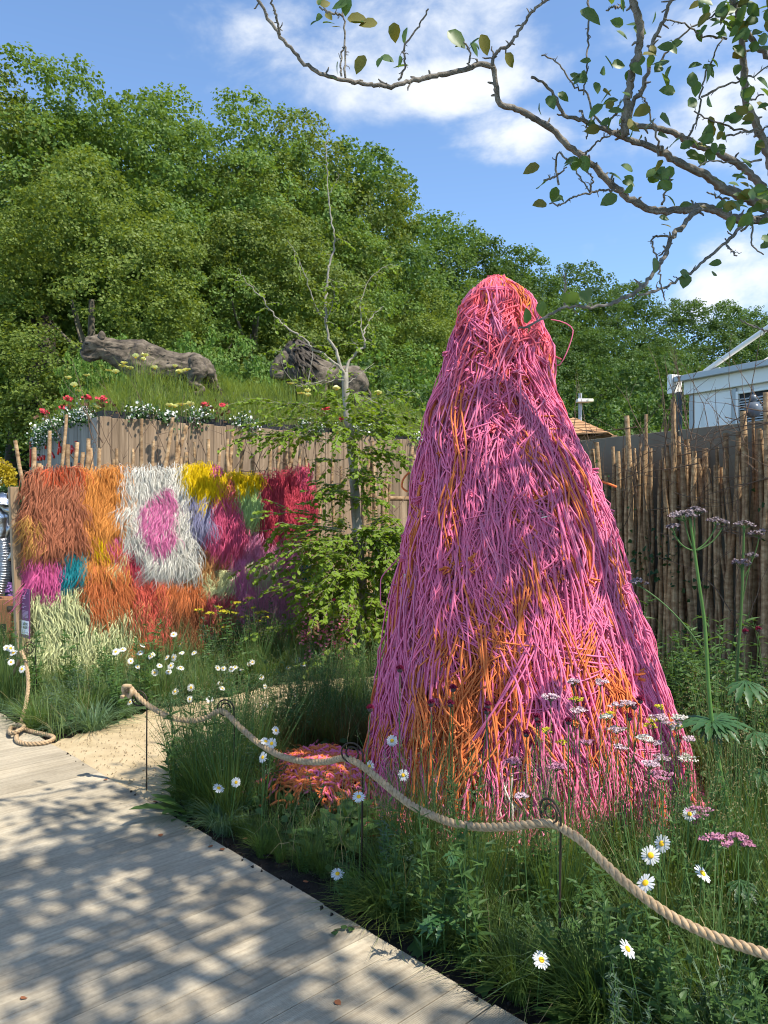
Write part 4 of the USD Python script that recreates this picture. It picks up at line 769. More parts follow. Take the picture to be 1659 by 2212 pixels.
# spill of ropes over the ground beside the cone: a low heap
sp = thing('rope_spill', 'low heap of orange and pink ropes spilling left of the cone foot', 'ropes')
hv = np.array([[0, 0, .09]] + [[r_ * math.cos(t_), r_ * .85 * math.sin(t_), .09 * (1 - r_ ** 2 / .18) - .03 * (r_ > .35)] for r_ in (.14, .28, .42) for t_ in an]); hf = np.array([(0, 1 + j, 1 + (j + 1) % 48) for j in range(48)] + [(1 + k * 48 + j, 1 + (k + 1) * 48 + j, 1 + (k + 1) * 48 + (j + 1) % 48) for k in range(2) for j in range(48)] + [(1 + k * 48 + j, 1 + (k + 1) * 48 + (j + 1) % 48, 1 + k * 48 + (j + 1) % 48) for k in range(2) for j in range(48)])
HC = np.array([-.36, 4.55, 0]); put(sp, 'core', (hv + HC, hf), look('rope_core'), True)
n = 1000; a_ = rng.uniform(0, 2 * np.pi, n); r0 = rng.uniform(0, .38, n); dirn = rng.uniform(0, 2 * np.pi, n); L_ = rng.uniform(.12, .4, n); t = np.linspace(-.5, .5, 9)[None]; cur = rng.normal(0, 2.2, n)[:, None]
ang = dirn[:, None] + cur * t; X = HC[0] + (r0 * np.cos(a_))[:, None] + np.cumsum(np.cos(ang), 1) / 9 * L_[:, None]; Y = HC[1] + (r0 * .85 * np.sin(a_))[:, None] + np.cumsum(np.sin(ang), 1) / 9 * L_[:, None]
q_ = np.clip(1 - (((X - HC[0]) / .46) ** 2 + ((Y - HC[1]) / .42) ** 2), -.1, 1); Z = .085 * np.clip(q_, 0, 1) ** .8 + .05 * (meshkit.noise(np.stack([X * 6, Y * 6, X * 0], -1), 7) - .4) + .02 + rng.uniform(0, .03, (n, 1)) + .015 * np.sin(12 * t + rng.uniform(0, 6, (n, 1)))
P = np.stack([X, Y, np.maximum(Z, .006)], -1); c_ = np.where(rng.random(n) < np.clip(.35 + .5 * meshkit.noise(np.c_[X[:, 0] * 4, Y[:, 0] * 4, X[:, 0] * 0], 2), 0, .8), 2, np.where(rng.random(n) < .3, 3, 0))
for c in (0, 2, 3): put(sp, CN[c] + '_ropes', tubes(P[c_ == c], .0065, 5), RM[CN[c]], True, kind='stuff')

# ------------------------------------------------------------------ shaggy rag rugs on the left fence
def Z5(zx, zy): return zx / 2.0, 995.4 + zy / 2.0
def on_rug(px, py, off=.06):
    o = A0 + NF * off; d0 = np.array([(px - CX) / F, 1.0]); k = np.dot(o, NF) / np.dot(d0, NF); P = d0 * k
    return np.dot(P - A0, U), EYE - (py - CY) / F * P[1]
RUGC = {'terracotta': [(.46, .17, .09), (.56, .23, .13), (.62, .29, .17), (.38, .14, .08)], 'redtop': [(.62, .12, .05), (.58, .10, .04)], 'orange': [(.76, .32, .08), (.82, .42, .14), (.70, .27, .07), (.80, .48, .20)], 'ochre': [(.62, .33, .09), (.70, .42, .16)],
        'white': [(.74, .70, .61), (.80, .77, .69), (.70, .66, .57), (.84, .81, .75)], 'pink': [(.74, .22, .42), (.80, .32, .50), (.70, .17, .38)], 'yellow': [(.80, .56, .01), (.82, .62, .03), (.76, .48, .02)], 'lilac': [(.38, .36, .52), (.55, .52, .42), (.50, .48, .20), (.28, .28, .45)],
        'magenta': [(.74, .13, .25), (.80, .20, .33), (.68, .10, .21), (.78, .27, .28)], 'lime': [(.46, .62, .24), (.58, .70, .34), (.40, .55, .20)], 'crimson': [(.62, .08, .12), (.70, .13, .17), (.72, .20, .20), (.54, .06, .10)], 'teal': [(.03, .30, .34), (.06, .40, .42), (.12, .34, .48), (.30, .45, .55)],
        'hot_pink': [(.72, .14, .34), (.78, .22, .42), (.66, .11, .34), (.80, .32, .38)], 'rust': [(.64, .20, .07), (.72, .28, .11), (.68, .17, .11), (.54, .15, .06)], 'cream_lime': [(.62, .63, .33), (.70, .70, .42), (.54, .57, .27), (.75, .74, .50)], 'red': [(.66, .13, .09), (.72, .19, .14), (.60, .11, .08), (.72, .28, .16)],
        'brown': [(.30, .11, .05), (.40, .16, .07), (.46, .15, .06), (.24, .09, .05)], 'tan': [(.48, .24, .09), (.56, .30, .13), (.40, .18, .07)], 'mixed': [(.76, .28, .44), (.76, .72, .54), (.72, .17, .27), (.74, .56, .52), (.68, .24, .34)], 'mauve': [(.68, .24, .38), (.74, .34, .46)], 'green': [(.02, .22, .12), (.04, .30, .18)], 'plum': [(.62, .13, .14), (.68, .22, .18)]}
RUGM = {k: mat_bits('rag_' + k, c, .85, spec=.1) for k, c in RUGC.items()}
rng = RNG(121)
def shag(parent, poly, m, layer, n_, L=(.14, .28), rad=(.0035, .006), name='strands', fan=.075, curl=.055, thick=.13, lift=0.0):
    pa = [on_rug(*Z5(*p)) for p in poly]; pg = Polygon(pa).buffer(0); x0, z0, x1, z1 = pg.bounds; pp = prep(pg); pts = []; n = int(n_ * 2.8)
    while len(pts) < n:
        c = np.c_[rng.uniform(x0, x1, 400), rng.uniform(z0, z1, 400)]; pts += [p for p in c if pp.contains(Point(p))]
    pts = np.array(pts[:n]); n = int(n * 1.0); K = 7; t = np.linspace(0, 1, K)[None]; l = rng.uniform(*L, n)[:, None] * rng.choice([.7, 1, 1.15], (n, 1))
    cl = meshkit.noise(np.c_[pts * 11, pts[:, 0] * 0], 31)[:, None] - .5; lat = rng.normal(0, fan * .6, (n, 1)) + cl * .34; top = np.clip((pts[:, 1:] - (z1 - .12)) / .1, 0, 1) * (z1 > 1.7)
    al = pts[:, :1] + lat * t ** 1.2 + rng.normal(0, curl * .6, (n, 1)) * np.sin(rng.uniform(2, 6, (n, 1)) * t)
    dep = .06 + layer + lift + thick * rng.uniform(.25, 1.0, (n, 1)) * np.sin(np.pi * np.clip(.12 + t * .95, 0, 1)) ** .8 + rng.normal(0, .01, (n, 1))
    zz = pts[:, 1:] + top * rng.uniform(-.03, .03, (n, 1)) + top * .04 * meshkit.noise(np.c_[pts[:, :1] * 5, pts[:, :1] * 0, pts[:, :1] * 0], 9)[:, None] + l * ((.22 + .2 * top) * np.sin(np.pi * np.clip(t * 1.6, 0, 1)) * rng.uniform(.1, 1, (n, 1)) - t ** 1.3)
    P = np.concatenate([(A0[0] + U[0] * al + NF[0] * dep)[..., None], (A0[1] + U[1] * al + NF[1] * dep)[..., None], np.maximum(zz, .01)[..., None]], -1)
    put(parent, name, tubes(P, .48 * rng.uniform(*rad, n)[:, None] * np.array([.7, 1, 1, 1, 1, .9, .6]), 3, cap=False), m, True, kind='stuff')
def rug(label, poly, parts_, layer, backing):
    t = thing('rag_rug', label, 'rag rug', 'shaggy rag rugs hung on the stick fence')
    pa = [on_rug(*Z5(*p)) for p in poly]; pg = Polygon(pa).buffer(0).buffer(-.03)
    m = trimesh.creation.extrude_polygon(pg if pg.geom_type == 'Polygon' else max(pg.geoms, key=lambda g: g.area), .012, engine='earcut'); v = np.array(m.vertices)
    Pw = np.c_[A0[0] + U[0] * v[:, 0] + NF[0] * (v[:, 2] + .045 + layer), A0[1] + U[1] * v[:, 0] + NF[1] * (v[:, 2] + .045 + layer), v[:, 1]]
    put(t, 'backing', (Pw, np.array(m.faces)), backing)
    for (pl, c, n, kw) in parts_: shag(t, pl, RUGM[c], layer, n, **kw)
bk = {c: mat_flat('backing_' + c, tuple(np.array(RUGC[c][0]) * .85), .95) for c in ('terracotta', 'orange', 'white', 'magenta', 'lime', 'crimson', 'cream_lime', 'red', 'rust', 'brown', 'mixed', 'tan', 'teal', 'hot_pink', 'yellow')}
def R4(x0, y0, x1, y1): return [(x0, y0), (x1, y0), (x1, y1), (x0, y1)]
# lower layer
rug('lime and cream shaggy rug reaching the ground at the sign post', [(135, 560), (350, 560), (545, 640), (560, 800), (525, 990), (140, 1000)], [([(135, 540), (360, 540), (560, 640), (575, 860), (525, 950), (140, 960)], 'cream_lime', 1500, {'rad': (.006, .009), 'L': (.15, .3)})], 0, bk['cream_lime'])
rug('red and rust shaggy rug hanging below the white one', [(545, 530), (700, 525), (700, 800), (600, 930), (530, 880)], [([(545, 500), (710, 500), (700, 760), (640, 770), (545, 700)], 'red', 620, {'rad': (.005, .008)}), ([(530, 590), (640, 590), (610, 700), (530, 720)], 'tan', 160, {}), ([(560, 740), (620, 740), (590, 850), (540, 860)], 'rust', 120, {})], .005, bk['red'])
rug('brown-orange shaggy rug beside the red one', [(680, 520), (850, 520), (870, 800), (690, 830)], [([(670, 500), (850, 520), (860, 620), (680, 600)], 'rust', 320, {'L': (.2, .35)}), ([(680, 560), (860, 590), (870, 790), (690, 800)], 'brown', 420, {})], .01, bk['brown'])
rug('patchwork rug of pinks and creams behind the lime twigs', [(1000, 320), (1290, 300), (1290, 720), (1000, 740)], [([(1000, 320), (1280, 280), (1290, 700), (1000, 700)], 'mixed', 700, {'L': (.15, .3)}), ([(1040, 430), (1190, 420), (1190, 520), (1060, 520)], 'cream_lime', 150, {}), ([(1010, 400), (1060, 400), (1040, 540), (1000, 540)], 'pink', 110, {}), ([(1190, 420), (1290, 420), (1290, 700), (1200, 700)], 'mauve', 200, {}), ([(1270, 420), (1340, 420), (1330, 490), (1280, 490)], 'green', 80, {})], .0, bk['mixed'])
rug('tan and pale lime shaggy rug right of the white one', [(790, 370), (1000, 400), (1010, 760), (850, 780), (800, 520)], [([(790, 370), (910, 380), (920, 500), (800, 510)], 'tan', 240, {}), ([(850, 470), (1000, 470), (1000, 560), (860, 560)], 'cream_lime', 220, {'L': (.1, .2)}), ([(850, 560), (1010, 560), (1010, 760), (860, 760)], 'plum', 260, {}), ([(870, 640), (990, 640), (980, 740), (880, 740)], 'tan', 120, {})], .0, bk['tan'])
rug('orange and rust shaggy rug hanging below the plain orange one', [(340, 330), (560, 340), (565, 560), (520, 660), (420, 730), (355, 650)], [([(330, 300), (520, 320), (540, 480), (350, 500)], 'orange', 380, {'L': (.15, .3)}), ([(350, 430), (545, 440), (530, 600), (420, 670), (360, 620)], 'rust', 520, {'L': (.2, .36)}), ([(470, 350), (570, 340), (580, 470), (500, 450)], 'crimson', 190, {}), ([(385, 320), (420, 320), (415, 400), (385, 400)], 'yellow', 60, {}), ([(475, 400), (520, 400), (520, 470), (480, 470)], 'cream_lime', 50, {}), ([(430, 320), (480, 320), (480, 380), (440, 380)], 'hot_pink', 60, {})], .03, bk['rust'])
rug('tuft of magenta strands under the terracotta rug', [(130, 380), (240, 380), (240, 520), (200, 560), (140, 540)], [([(130, 370), (245, 370), (235, 510), (190, 550), (140, 510)], 'hot_pink', 330, {'L': (.18, .32)})], .035, bk['hot_pink'])
rug('tuft of teal strands between magenta tuft and orange rug', [(255, 375), (350, 375), (350, 490), (262, 500)], [([(255, 370), (350, 370), (350, 480), (260, 500)], 'teal', 280, {'L': (.16, .28), 'rad': (.003, .005)})], .04, bk['teal'])
# upper layer
rug('crimson shaggy rug at the end of the row by the lime twigs', [(1085, 70), (1330, 55), (1320, 330), (1110, 350)], [([(1085, 60), (1335, 50), (1330, 200), (1110, 200)], 'crimson', 700, {'L': (.2, .36)}), ([(1110, 180), (1320, 180), (1290, 310), (1110, 300)], 'crimson', 420, {'L': (.15, .3)}), ([(1260, 50), (1330, 50), (1320, 130), (1260, 130)], 'magenta', 130, {})], .03, bk['crimson'])
rug('yellow-topped lime green shaggy rug left of the crimson one', [(950, 75), (1105, 75), (1110, 230), (1050, 290), (985, 170)], [([(975, 130), (1085, 120), (1110, 200), (1050, 240), (990, 180)], 'lime', 330, {'L': (.18, .3)}), ([(950, 70), (1105, 70), (1095, 105), (1010, 150), (960, 120)], 'yellow', 320, {'L': (.12, .22)})], .05, bk['lime'])
rug('bright magenta shaggy rug below the yellow tufts', [(880, 90), (960, 95), (1030, 260), (1020, 350), (900, 400), (880, 300)], [([(880, 80), (965, 95), (1030, 250), (1020, 330), (905, 370), (880, 280)], 'magenta', 850, {'L': (.15, .3)}), ([(930, 90), (975, 100), (990, 200), (960, 190)], 'rust', 110, {})], .06, bk['magenta'])
rug('plain orange shaggy rug between terracotta and white', [(290, 55), (525, 55), (530, 330), (320, 350)], [([(290, 45), (530, 45), (520, 290), (310, 320)], 'orange', 1500, {'L': (.14, .28), 'fan': .09})], .06, bk['orange'])
rug('white shaggy rug with a pink patch in its middle', [(500, 65), (780, 60), (790, 300), (825, 420), (800, 500), (670, 500), (570, 420), (500, 330)], [([(490, 50), (785, 45), (790, 290), (825, 400), (800, 470), (670, 460), (560, 400), (500, 310)], 'white', 2300, {'L': (.14, .28), 'rad': (.004, .0075)}), ([(605, 170), (690, 130), (715, 210), (720, 330), (650, 390), (600, 330)], 'pink', 620, {'L': (.14, .26), 'thick': .13, 'lift': .03})], .07, bk['white'])
rug('bright yellow shaggy rug with a lilac fringe', [(775, 55), (885, 45), (945, 60), (930, 120), (885, 170), (880, 300), (800, 280)], [([(800, 170), (885, 170), (885, 290), (815, 280)], 'lilac', 200, {'L': (.16, .28), 'rad': (.003, .005)}), ([(775, 45), (880, 40), (945, 55), (935, 100), (860, 140), (800, 130)], 'yellow', 620, {'L': (.16, .32), 'fan': .1}), ([(835, 130), (870, 130), (865, 210), (840, 200)], 'yellow', 70, {'L': (.14, .24)}), ([(880, 40), (930, 45), (930, 75), (890, 70)], 'hot_pink', 60, {'L': (.1, .16)}), ([(870, 90), (950, 90), (950, 120), (900, 130)], 'orange', 90, {'L': (.1, .2)})], .09, bk['yellow'])
rug('terracotta shaggy rug at the outer end of the fence', [(112, 70), (325, 65), (330, 380), (135, 400), (108, 280)], [([(108, 60), (325, 50), (325, 350), (230, 370), (130, 370), (112, 260)], 'terracotta', 1700, {'L': (.16, .3), 'rad': (.0045, .008)}), ([(160, 60), (320, 50), (320, 95), (180, 95)], 'redtop', 230, {'L': (.14, .24)}), ([(102, 230), (140, 260), (150, 380), (118, 380)], 'ochre', 190, {'L': (.1, .2)})], .09, bk['terracotta'])

# ------------------------------------------------------------------ end post and its sign
M_post = mat('post_timber', [(.17, .11, .06), (.28, .19, .11), (.36, .25, .15)], 3, .8, (8, 8, .7), bump=.3, vary=.05)
pp0, ppt = np.r_[on_fence(61, .06), 0], np.r_[on_fence(40, .06), EYE - (1052 - CY) / F * 7.0]
post = thing('timber_post', 'square timber post at the outer end of the rugs', 'post')
R = np.array([[U[0], NF[0], 0], [U[1], NF[1], 0], [0, 0, 1]])
def skew(v, p0, p1):
    h = p1[2] + .1; t_ = (v[:, 2:3] + h / 2) / h; o = p0 + (p1 - p0) * t_; o[:, 2] = -.1 + t_[:, 0] * h; return o + np.c_[v[:, :2] @ R[:2, :2].T, np.zeros(len(v))]
v, f = bevel_box((.075, .09, ppt[2] + .1), .004); put(post, 'upright', (skew(v - [.045, 0, 0], pp0, ppt), f), M_post); v, f = bevel_box((.045, .07, ppt[2] - .25), .004); v[:, 2] -= .15; put(post, 'batten', (skew(v + [.022, .0, 0], pp0, ppt), f), M_post)
sg = thing('sign', 'slim purple exhibit sign with a white foot panel on the post', 'sign')
sc_ = W(56, 1325, 6.93); ang = math.radians(-40); sr = np.array([[math.cos(ang), math.sin(ang), 0], [math.sin(ang), -math.cos(ang), 0], [0, 0, 1]]); sr = np.array([[math.cos(ang), -math.sin(ang), 0], [math.sin(ang), math.cos(ang), 0], [0, 0, 1]])
def sgp(v): return np.asarray(v, float) @ sr.T + sc_
HS, WS = .445, .145
v, f = bevel_box((WS, .012, HS), .002); put(sg, 'board', (sgp(v), f), mat_flat('sign_purple', (.115, .032, .10), .4))
v, f = bevel_box((WS - .006, .002, .125), .0005); put(sg, 'white_panel', (sgp(v + [0, -.0068, -.128]), f), mat_flat('sign_white', (.68, .67, .66), .5))
M_ink = mat_flat('sign_grey_ink', (.10, .10, .115), .6); M_pale = mat_flat('sign_pale_ink', (.55, .47, .55), .6)
def txt(s, x, z, h, m, w=None, y=-.0085):
    tm = meshkit.text_mesh(s, h, .0008, bold=True); v = np.array(tm.vertices); k = (w / (v[:, 0].max() - v[:, 0].min())) if w else 1; put(sg, 'lettering', (sgp(np.c_[v[:, 0] * k + x, y - v[:, 2], v[:, 1] + z]), np.array(tm.faces)), m)
txt('SAATCHI', -.048, -.105, .022, M_ink, .096); txt('GALLERY', -.048, -.136, .022, M_ink, .096)
for (x, z, w, h) in ((-.055, .19, .022, .008), (.045, .185, .006, .008), (-.055, .158, .055, .011), (-.055, .136, .058, .011), (-.055, .112, .008, .007), (-.055, .084, .04, .006), (-.055, .063, .075, .0025), (-.055, .052, .03, .006), (-.055, .022, .11, .003), (-.055, .011, .11, .003), (-.055, 0, .11, .003), (-.055, -.011, .11, .003), (-.055, -.022, .11, .003), (-.055, -.033, .11, .003), (-.055, -.044, .025, .003)):
    v, f = box((0, 0, 0), (w, .0008, h)); put(sg, 'printed_line', (sgp(v + [x + w / 2, -.0068, z]), f), M_pale)
v, f = box((0, 0, 0), (.1, .0008, .003)); put(sg, 'printed_line', (sgp(v + [0, -.0082, -.17]), f), M_ink)
# ------------------------------------------------------------------ silver sculpture, plinth and a passer-by at the far left
def Zs(zx, zy, d=8.6): return W(zx / 5.29, 1028.5 + zy / 5.29, d)
M_chrome = mat('hammered_silver', [(.45, .45, .46), (.62, .62, .63)], 18, .24, metallic=1.0, bump=.35, bump_scale=26)
ss = thing('silver_sculpture', 'polished silver sculpture of a turtle shell above a ribbed tube', 'sculpture')
c = Zs(0, 325); an = np.linspace(0, np.pi / 2, 9); v, f = lathe([(.165 * math.cos(x) + .0005, .13 * math.sin(x)) for x in an] + [(.001, .13)]); v[:, 2] *= 1; put(ss, 'shell', (v + c, f), M_chrome, True)
v, f = lathe([(.001, -.01), (.12, -.012), (.172, -.004), (.176, .006), (.165, .012)]); put(ss, 'shell_rim', (v + c, f), M_chrome, True)
for k in range(9):
    a0 = k * 2 * np.pi / 9 + .3; x = np.linspace(.1, 1.45, 8); P = np.stack([.168 * np.cos(x) * math.cos(a0), .168 * np.cos(x) * math.sin(a0), .133 * np.sin(x)], -1) + c; put(ss, 'shell_seam', tubes(P, .003, 5), M_chrome, True)
def lump(pts): t = hull_body([[(Zs(x, y, 8.6 + dy), r) for x, y, dy, r in pts]], .025, 6); v = np.array(t.vertices); v += np.array(t.vertex_normals) * ((meshkit.fbm(v * 18) - .5) * .02)[:, None]; return v, np.array(t.faces)
put(ss, 'flipper', lump([(15, 345, -.05, .025), (70, 375, -.08, .03), (125, 400, -.1, .028), (170, 425, -.1, .016)]), M_chrome, True)
put(ss, 'head', lump([(-30, 450, 0, .1), (20, 480, 0, .08), (30, 560, 0, .07), (10, 680, 0, .075)]), M_chrome, True)
put(ss, 'claw', lump([(70, 690, 0, .03), (110, 600, 0, .035), (150, 560, 0, .03), (165, 500, 0, .012)]), M_chrome, True)
put(ss, 'hand', lump([(75, 945, 0, .025), (120, 930, 0, .04), (150, 880, 0, .035), (158, 815, 0, .018)]), M_chrome, True)
t = np.linspace(0, 1, 140); ax = np.array([Zs(20, 730), Zs(38, 900), Zs(34, 1080), Zs(5, 1260), Zs(-20, 1350)]); P = bspline(ax, 140); rib = .066 - .02 * np.clip(t - .7, 0, 1) * 2 + .008 * np.sin(t * 140 * .62 * 1.6); put(ss, 'ribbed_tube', tubes(P, rib, 16), M_chrome, True)
pl = Zs(20, 1400); v, f = bevel_box((.5, .35, pl[2]), .008); M_corten = mat('rust_plinth', [(.20, .085, .04), (.30, .14, .07)], 6, .8, bump=.2)
pn = thing('plinth', 'rust-brown plinth under the silver sculpture', 'plinth'); put(pn, 'block', (v + [pl[0] - .12, pl[1] + .1, pl[2] / 2], f), M_corten); v, f = bevel_box((.06, .01, .18), .002); put(pn, 'slot', (v + [pl[0] + .055, pl[1] - .079, pl[2] - .36], f), M_black)
# a person in dark clothes, mostly behind the sculpture
pd = 13.2; px0 = (30 - CX) / F * pd; H = lambda x, y, z: np.array([px0 + x, pd + y, z])
pe = thing('person', 'person in dark top and trousers standing behind the silver sculpture', 'person')
M_skin = mat_flat('skin', (.50, .29, .21), .6); M_cloth = mat_flat('dark_cloth', (.018, .016, .022), .85); M_cloth2 = mat_flat('dark_trousers', (.022, .024, .035), .85); M_hair = mat_flat('brown_hair', (.05, .03, .018), .8)
body = hull_body([[(H(0, 0, 1.6), .085), (H(0, -.02, 1.53), .075), (H(0, .01, 1.44), .055), (H(0, .01, 1.34), .10), (H(0, .01, 1.12), .13), (H(0, 0, .95), .145)], [(H(-.17, .01, 1.38), .06), (H(.17, .01, 1.38), .06)], [(H(.19, .0, 1.37), .055), (H(.25, .02, 1.10), .042), (H(.10, -.16, 1.02), .033), (H(.02, -.2, 1.04), .03)], [(H(-.19, .0, 1.37), .055), (H(-.25, .02, 1.10), .042), (H(-.10, -.17, 1.03), .033), (H(-.03, -.2, 1.05), .03)],
                  [(H(.09, 0, .92), .095), (H(.10, -.01, .5), .06), (H(.10, .02, .09), .042), (H(.11, -.12, .04), .035)], [(H(-.09, 0, .92), .095), (H(-.10, -.01, .5), .06), (H(-.10, .02, .09), .042), (H(-.11, -.12, .04), .035)]] + [[(H(sx * (.02 + .014 * i), -.2 - .004 * i, 1.04 + .004 * i), .011), (H(sx * (.0 + .014 * i), -.235, 1.05 - .002 * i), .009), (H(sx * (-.015 + .014 * i), -.255, 1.035), .008)] for sx in (1, -1) for i in range(-1, 3)] + [[(H(0, -.085, 1.6), .016), (H(0, -.105, 1.575), .013)]], .03, 4)
put(pe, 'body', body, M_skin, True)
def cloth(chs, off=.012): t = hull_body([[(p, r + off) for p, r in ch] for ch in chs], .03, 4); return t
put(pe, 'top', cloth([[(H(0, .01, 1.36), .10), (H(0, .01, 1.12), .13), (H(0, 0, .93), .145)], [(H(-.17, .01, 1.38), .06), (H(.17, .01, 1.38), .06)], [(H(.19, .0, 1.37), .055), (H(.24, .02, 1.14), .045)], [(H(-.19, .0, 1.37), .055), (H(-.24, .02, 1.14), .045)]]), M_cloth, True)
put(pe, 'trousers', cloth([[(H(.09, 0, .9), .095), (H(.10, -.01, .5), .062), (H(.10, .02, .12), .05)], [(H(-.09, 0, .9), .095), (H(-.10, -.01, .5), .062), (H(-.10, .02, .12), .05)], [(H(-.06, 0, .92), .12), (H(.06, 0, .92), .12)]]), M_cloth2, True)
put(pe, 'hair', cloth([[(H(0, .025, 1.63), .085), (H(0, .045, 1.55), .075)]], .006), M_hair, True)
for sx in (-1, 1):
    e = trimesh.creation.icosphere(1, .011); put(pe, 'eye', (np.array(e.vertices) + H(sx * .032, -.08, 1.605), np.array(e.faces)), M_void)

# ------------------------------------------------------------------ rope barrier: hooks and twisted rope
M_iron = mat('rusty_iron', [(.035, .028, .022), (.07, .05, .035)], 40, .6, metallic=.5)
M_rope = [mat('manila_rope', [(.27, .18, .095), (.38, .265, .15), (.46, .33, .20)], 60, .85, detail=4)]
tops = [W(48, 1388, 6.26), None, None, None, None]
hk = [(STAKES[0], .545, 'hooked iron stake beside the sign post', -1), (STAKES[1], .575, 'hooked iron stake at the corner of the sandy path', -1), (STAKES[2], .585, 'curled iron stake behind the one at the path', -1), (STAKES[3], .585, 'curled iron stake before the pink rope spill', -1), (STAKES[4], .615, 'curled iron stake nearest the camera, in tall grass', -1), (np.array([1.32, 1.95]), .6, 'curled iron stake beyond the picture edge', -1)]
eyes = []
for (b, h, lb, sgn) in hk:
    t = thing('rope_stake', lb, 'rope stake', 'iron stakes of the rope barrier'); r_ = RNG(int(h * 1e4)); tilt = r_.normal(0, .012, 2)
    R1 = .056 if b is not STAKES[0] else .06
    d = unit(np.array([-1.0, .25])) if lb.find('nearest') < 0 else unit(np.array([-.55, .8])); top = np.r_[b + tilt, h - R1]
    put(t, 'rod', tubes(np.array([[np.r_[b, -.12], np.r_[b + tilt * .5, h * .5], top]]), .0042, 8), M_iron, True)
    th = np.linspace(0, 2 * np.pi * 1.7, 60); rr = R1 * (1 - .62 * (th / th[-1]) ** .8); cen = top[:2] + d * R1
    P = np.stack([cen[0] - d[0] * rr * np.cos(th), cen[1] - d[1] * rr * np.cos(th), top[2] + rr * np.sin(th)], -1); P[:, :2] += np.array([d[1], -d[0]]) * (th / th[-1] * .012)[:, None]
    put(t, 'curl', tubes(P, .0042, 8), M_iron, True); eyes.append(np.r_[cen + np.array([d[1], -d[0]]) * .01, top[2] - R1 * .25])
def rope(parent, pts, R=.0155, pitch=.075, n=None):
    P = bspline(pts, 400); L_ = np.r_[0, np.cumsum(np.linalg.norm(np.diff(P, axis=0), axis=1))]; n = n or int(L_[-1] / .008); s = np.linspace(0, L_[-1], n); C = np.stack([np.interp(s, L_, P[:, k]) for k in range(3)], -1)
    k = np.ones(9) / 9; C[4:-4] = np.stack([np.convolve(C[:, j], k, 'valid') for j in range(3)], -1)
    T = unit(np.gradient(C, axis=0)); N_ = np.zeros_like(T); N_[0] = unit(np.cross(T[0], [.3, .2, .9]))
    for i in range(1, n): N_[i] = unit(N_[i - 1] - T[i] * (N_[i - 1] @ T[i]))
    B = np.cross(T, N_)
    for j in range(3):
        a_ = 2 * np.pi * (s / pitch + j / 3); put(parent, 'strand', tubes(C + R * .5 * (np.cos(a_)[:, None] * N_ + np.sin(a_)[:, None] * B), R * .56, 7), M_rope[0], True)
rp = thing('barrier_rope', 'thick tan twisted rope sagging between the iron stakes along the bed', 'rope')
def wp(px, py, d): return W(px, py, d)
e1, e2, e3, e4 = eyes[1], eyes[2], eyes[3], eyes[4]
e1 = W(283, 1487, e1[1]); e2 = W(477, 1534, e2[1]); e3 = W(758, 1640, e3[1]); e4 = W(1193, 1778, e4[1])
main = [e1, wp(330, 1530, 4.40), wp(380, 1553, 4.33), wp(415, 1557, 4.28), wp(450, 1549, 4.24), e2, wp(520, 1572, 4.10), wp(560, 1606, 3.98), wp(605, 1632, 3.85), wp(650, 1644, 3.72), wp(700, 1646, 3.6), e3, wp(800, 1668, 3.33), wp(850, 1710, 3.2), wp(900, 1746, 3.08), wp(960, 1772, 2.95), wp(1020, 1785, 2.85), wp(1090, 1786, 2.76), wp(1150, 1780, 2.69), e4, wp(1240, 1804, 2.56), wp(1290, 1850, 2.5), wp(1340, 1897, 2.43), wp(1400, 1945, 2.37), wp(1470, 1990, 2.3), wp(1560, 2030, 2.22), wp(1659, 2062, 2.14), wp(1760, 2075, 2.05), eyes[5]]
rope(rp, main)
put(rp, 'knot', join([tubes(bspline(e1 + np.array([[.0, 0, .012], [-.03, -.02, .018], [-.045, 0, -.01], [-.03, .02, -.04], [-.005, -.01, -.045], [.01, -.02, -.015], [-.01, .02, .0], [-.04, .015, -.03], [-.05, -.01, -.05]]), 40), .0125, 8)]), M_rope[0], True)
rp2 = thing('barrier_rope', 'loose rope hanging from the stake by the post and looped on the boards', 'rope')
q0 = W(46, 1408, 6.2); gd = lambda x, y, z=.016: GD(x, y, z)
rope(rp2, [q0, W(55, 1430, 6.15), W(61, 1470, 6.1), W(58, 1510, 6.0), W(50, 1545, 5.85), W(43, 1570, 5.7), gd(36, 1588), gd(38, 1601), gd(60, 1607), gd(95, 1605), gd(114, 1598), gd(115, 1591), gd(95, 1586), gd(65, 1579), gd(40, 1571), gd(25, 1569), gd(21, 1577), gd(30, 1583, .045), gd(44, 1577, .05), gd(40, 1564, .04)])
rp3 = thing('barrier_rope', 'rope running from the stake by the post out of view', 'rope')
rope(rp3, [q0 + [0, 0, .005], W(42, 1425, 6.3), W(33, 1448, 6.45), W(18, 1468, 6.6), W(2, 1474, 6.8), W(-30, 1462, 7.0), W(-70, 1420, 7.2)])

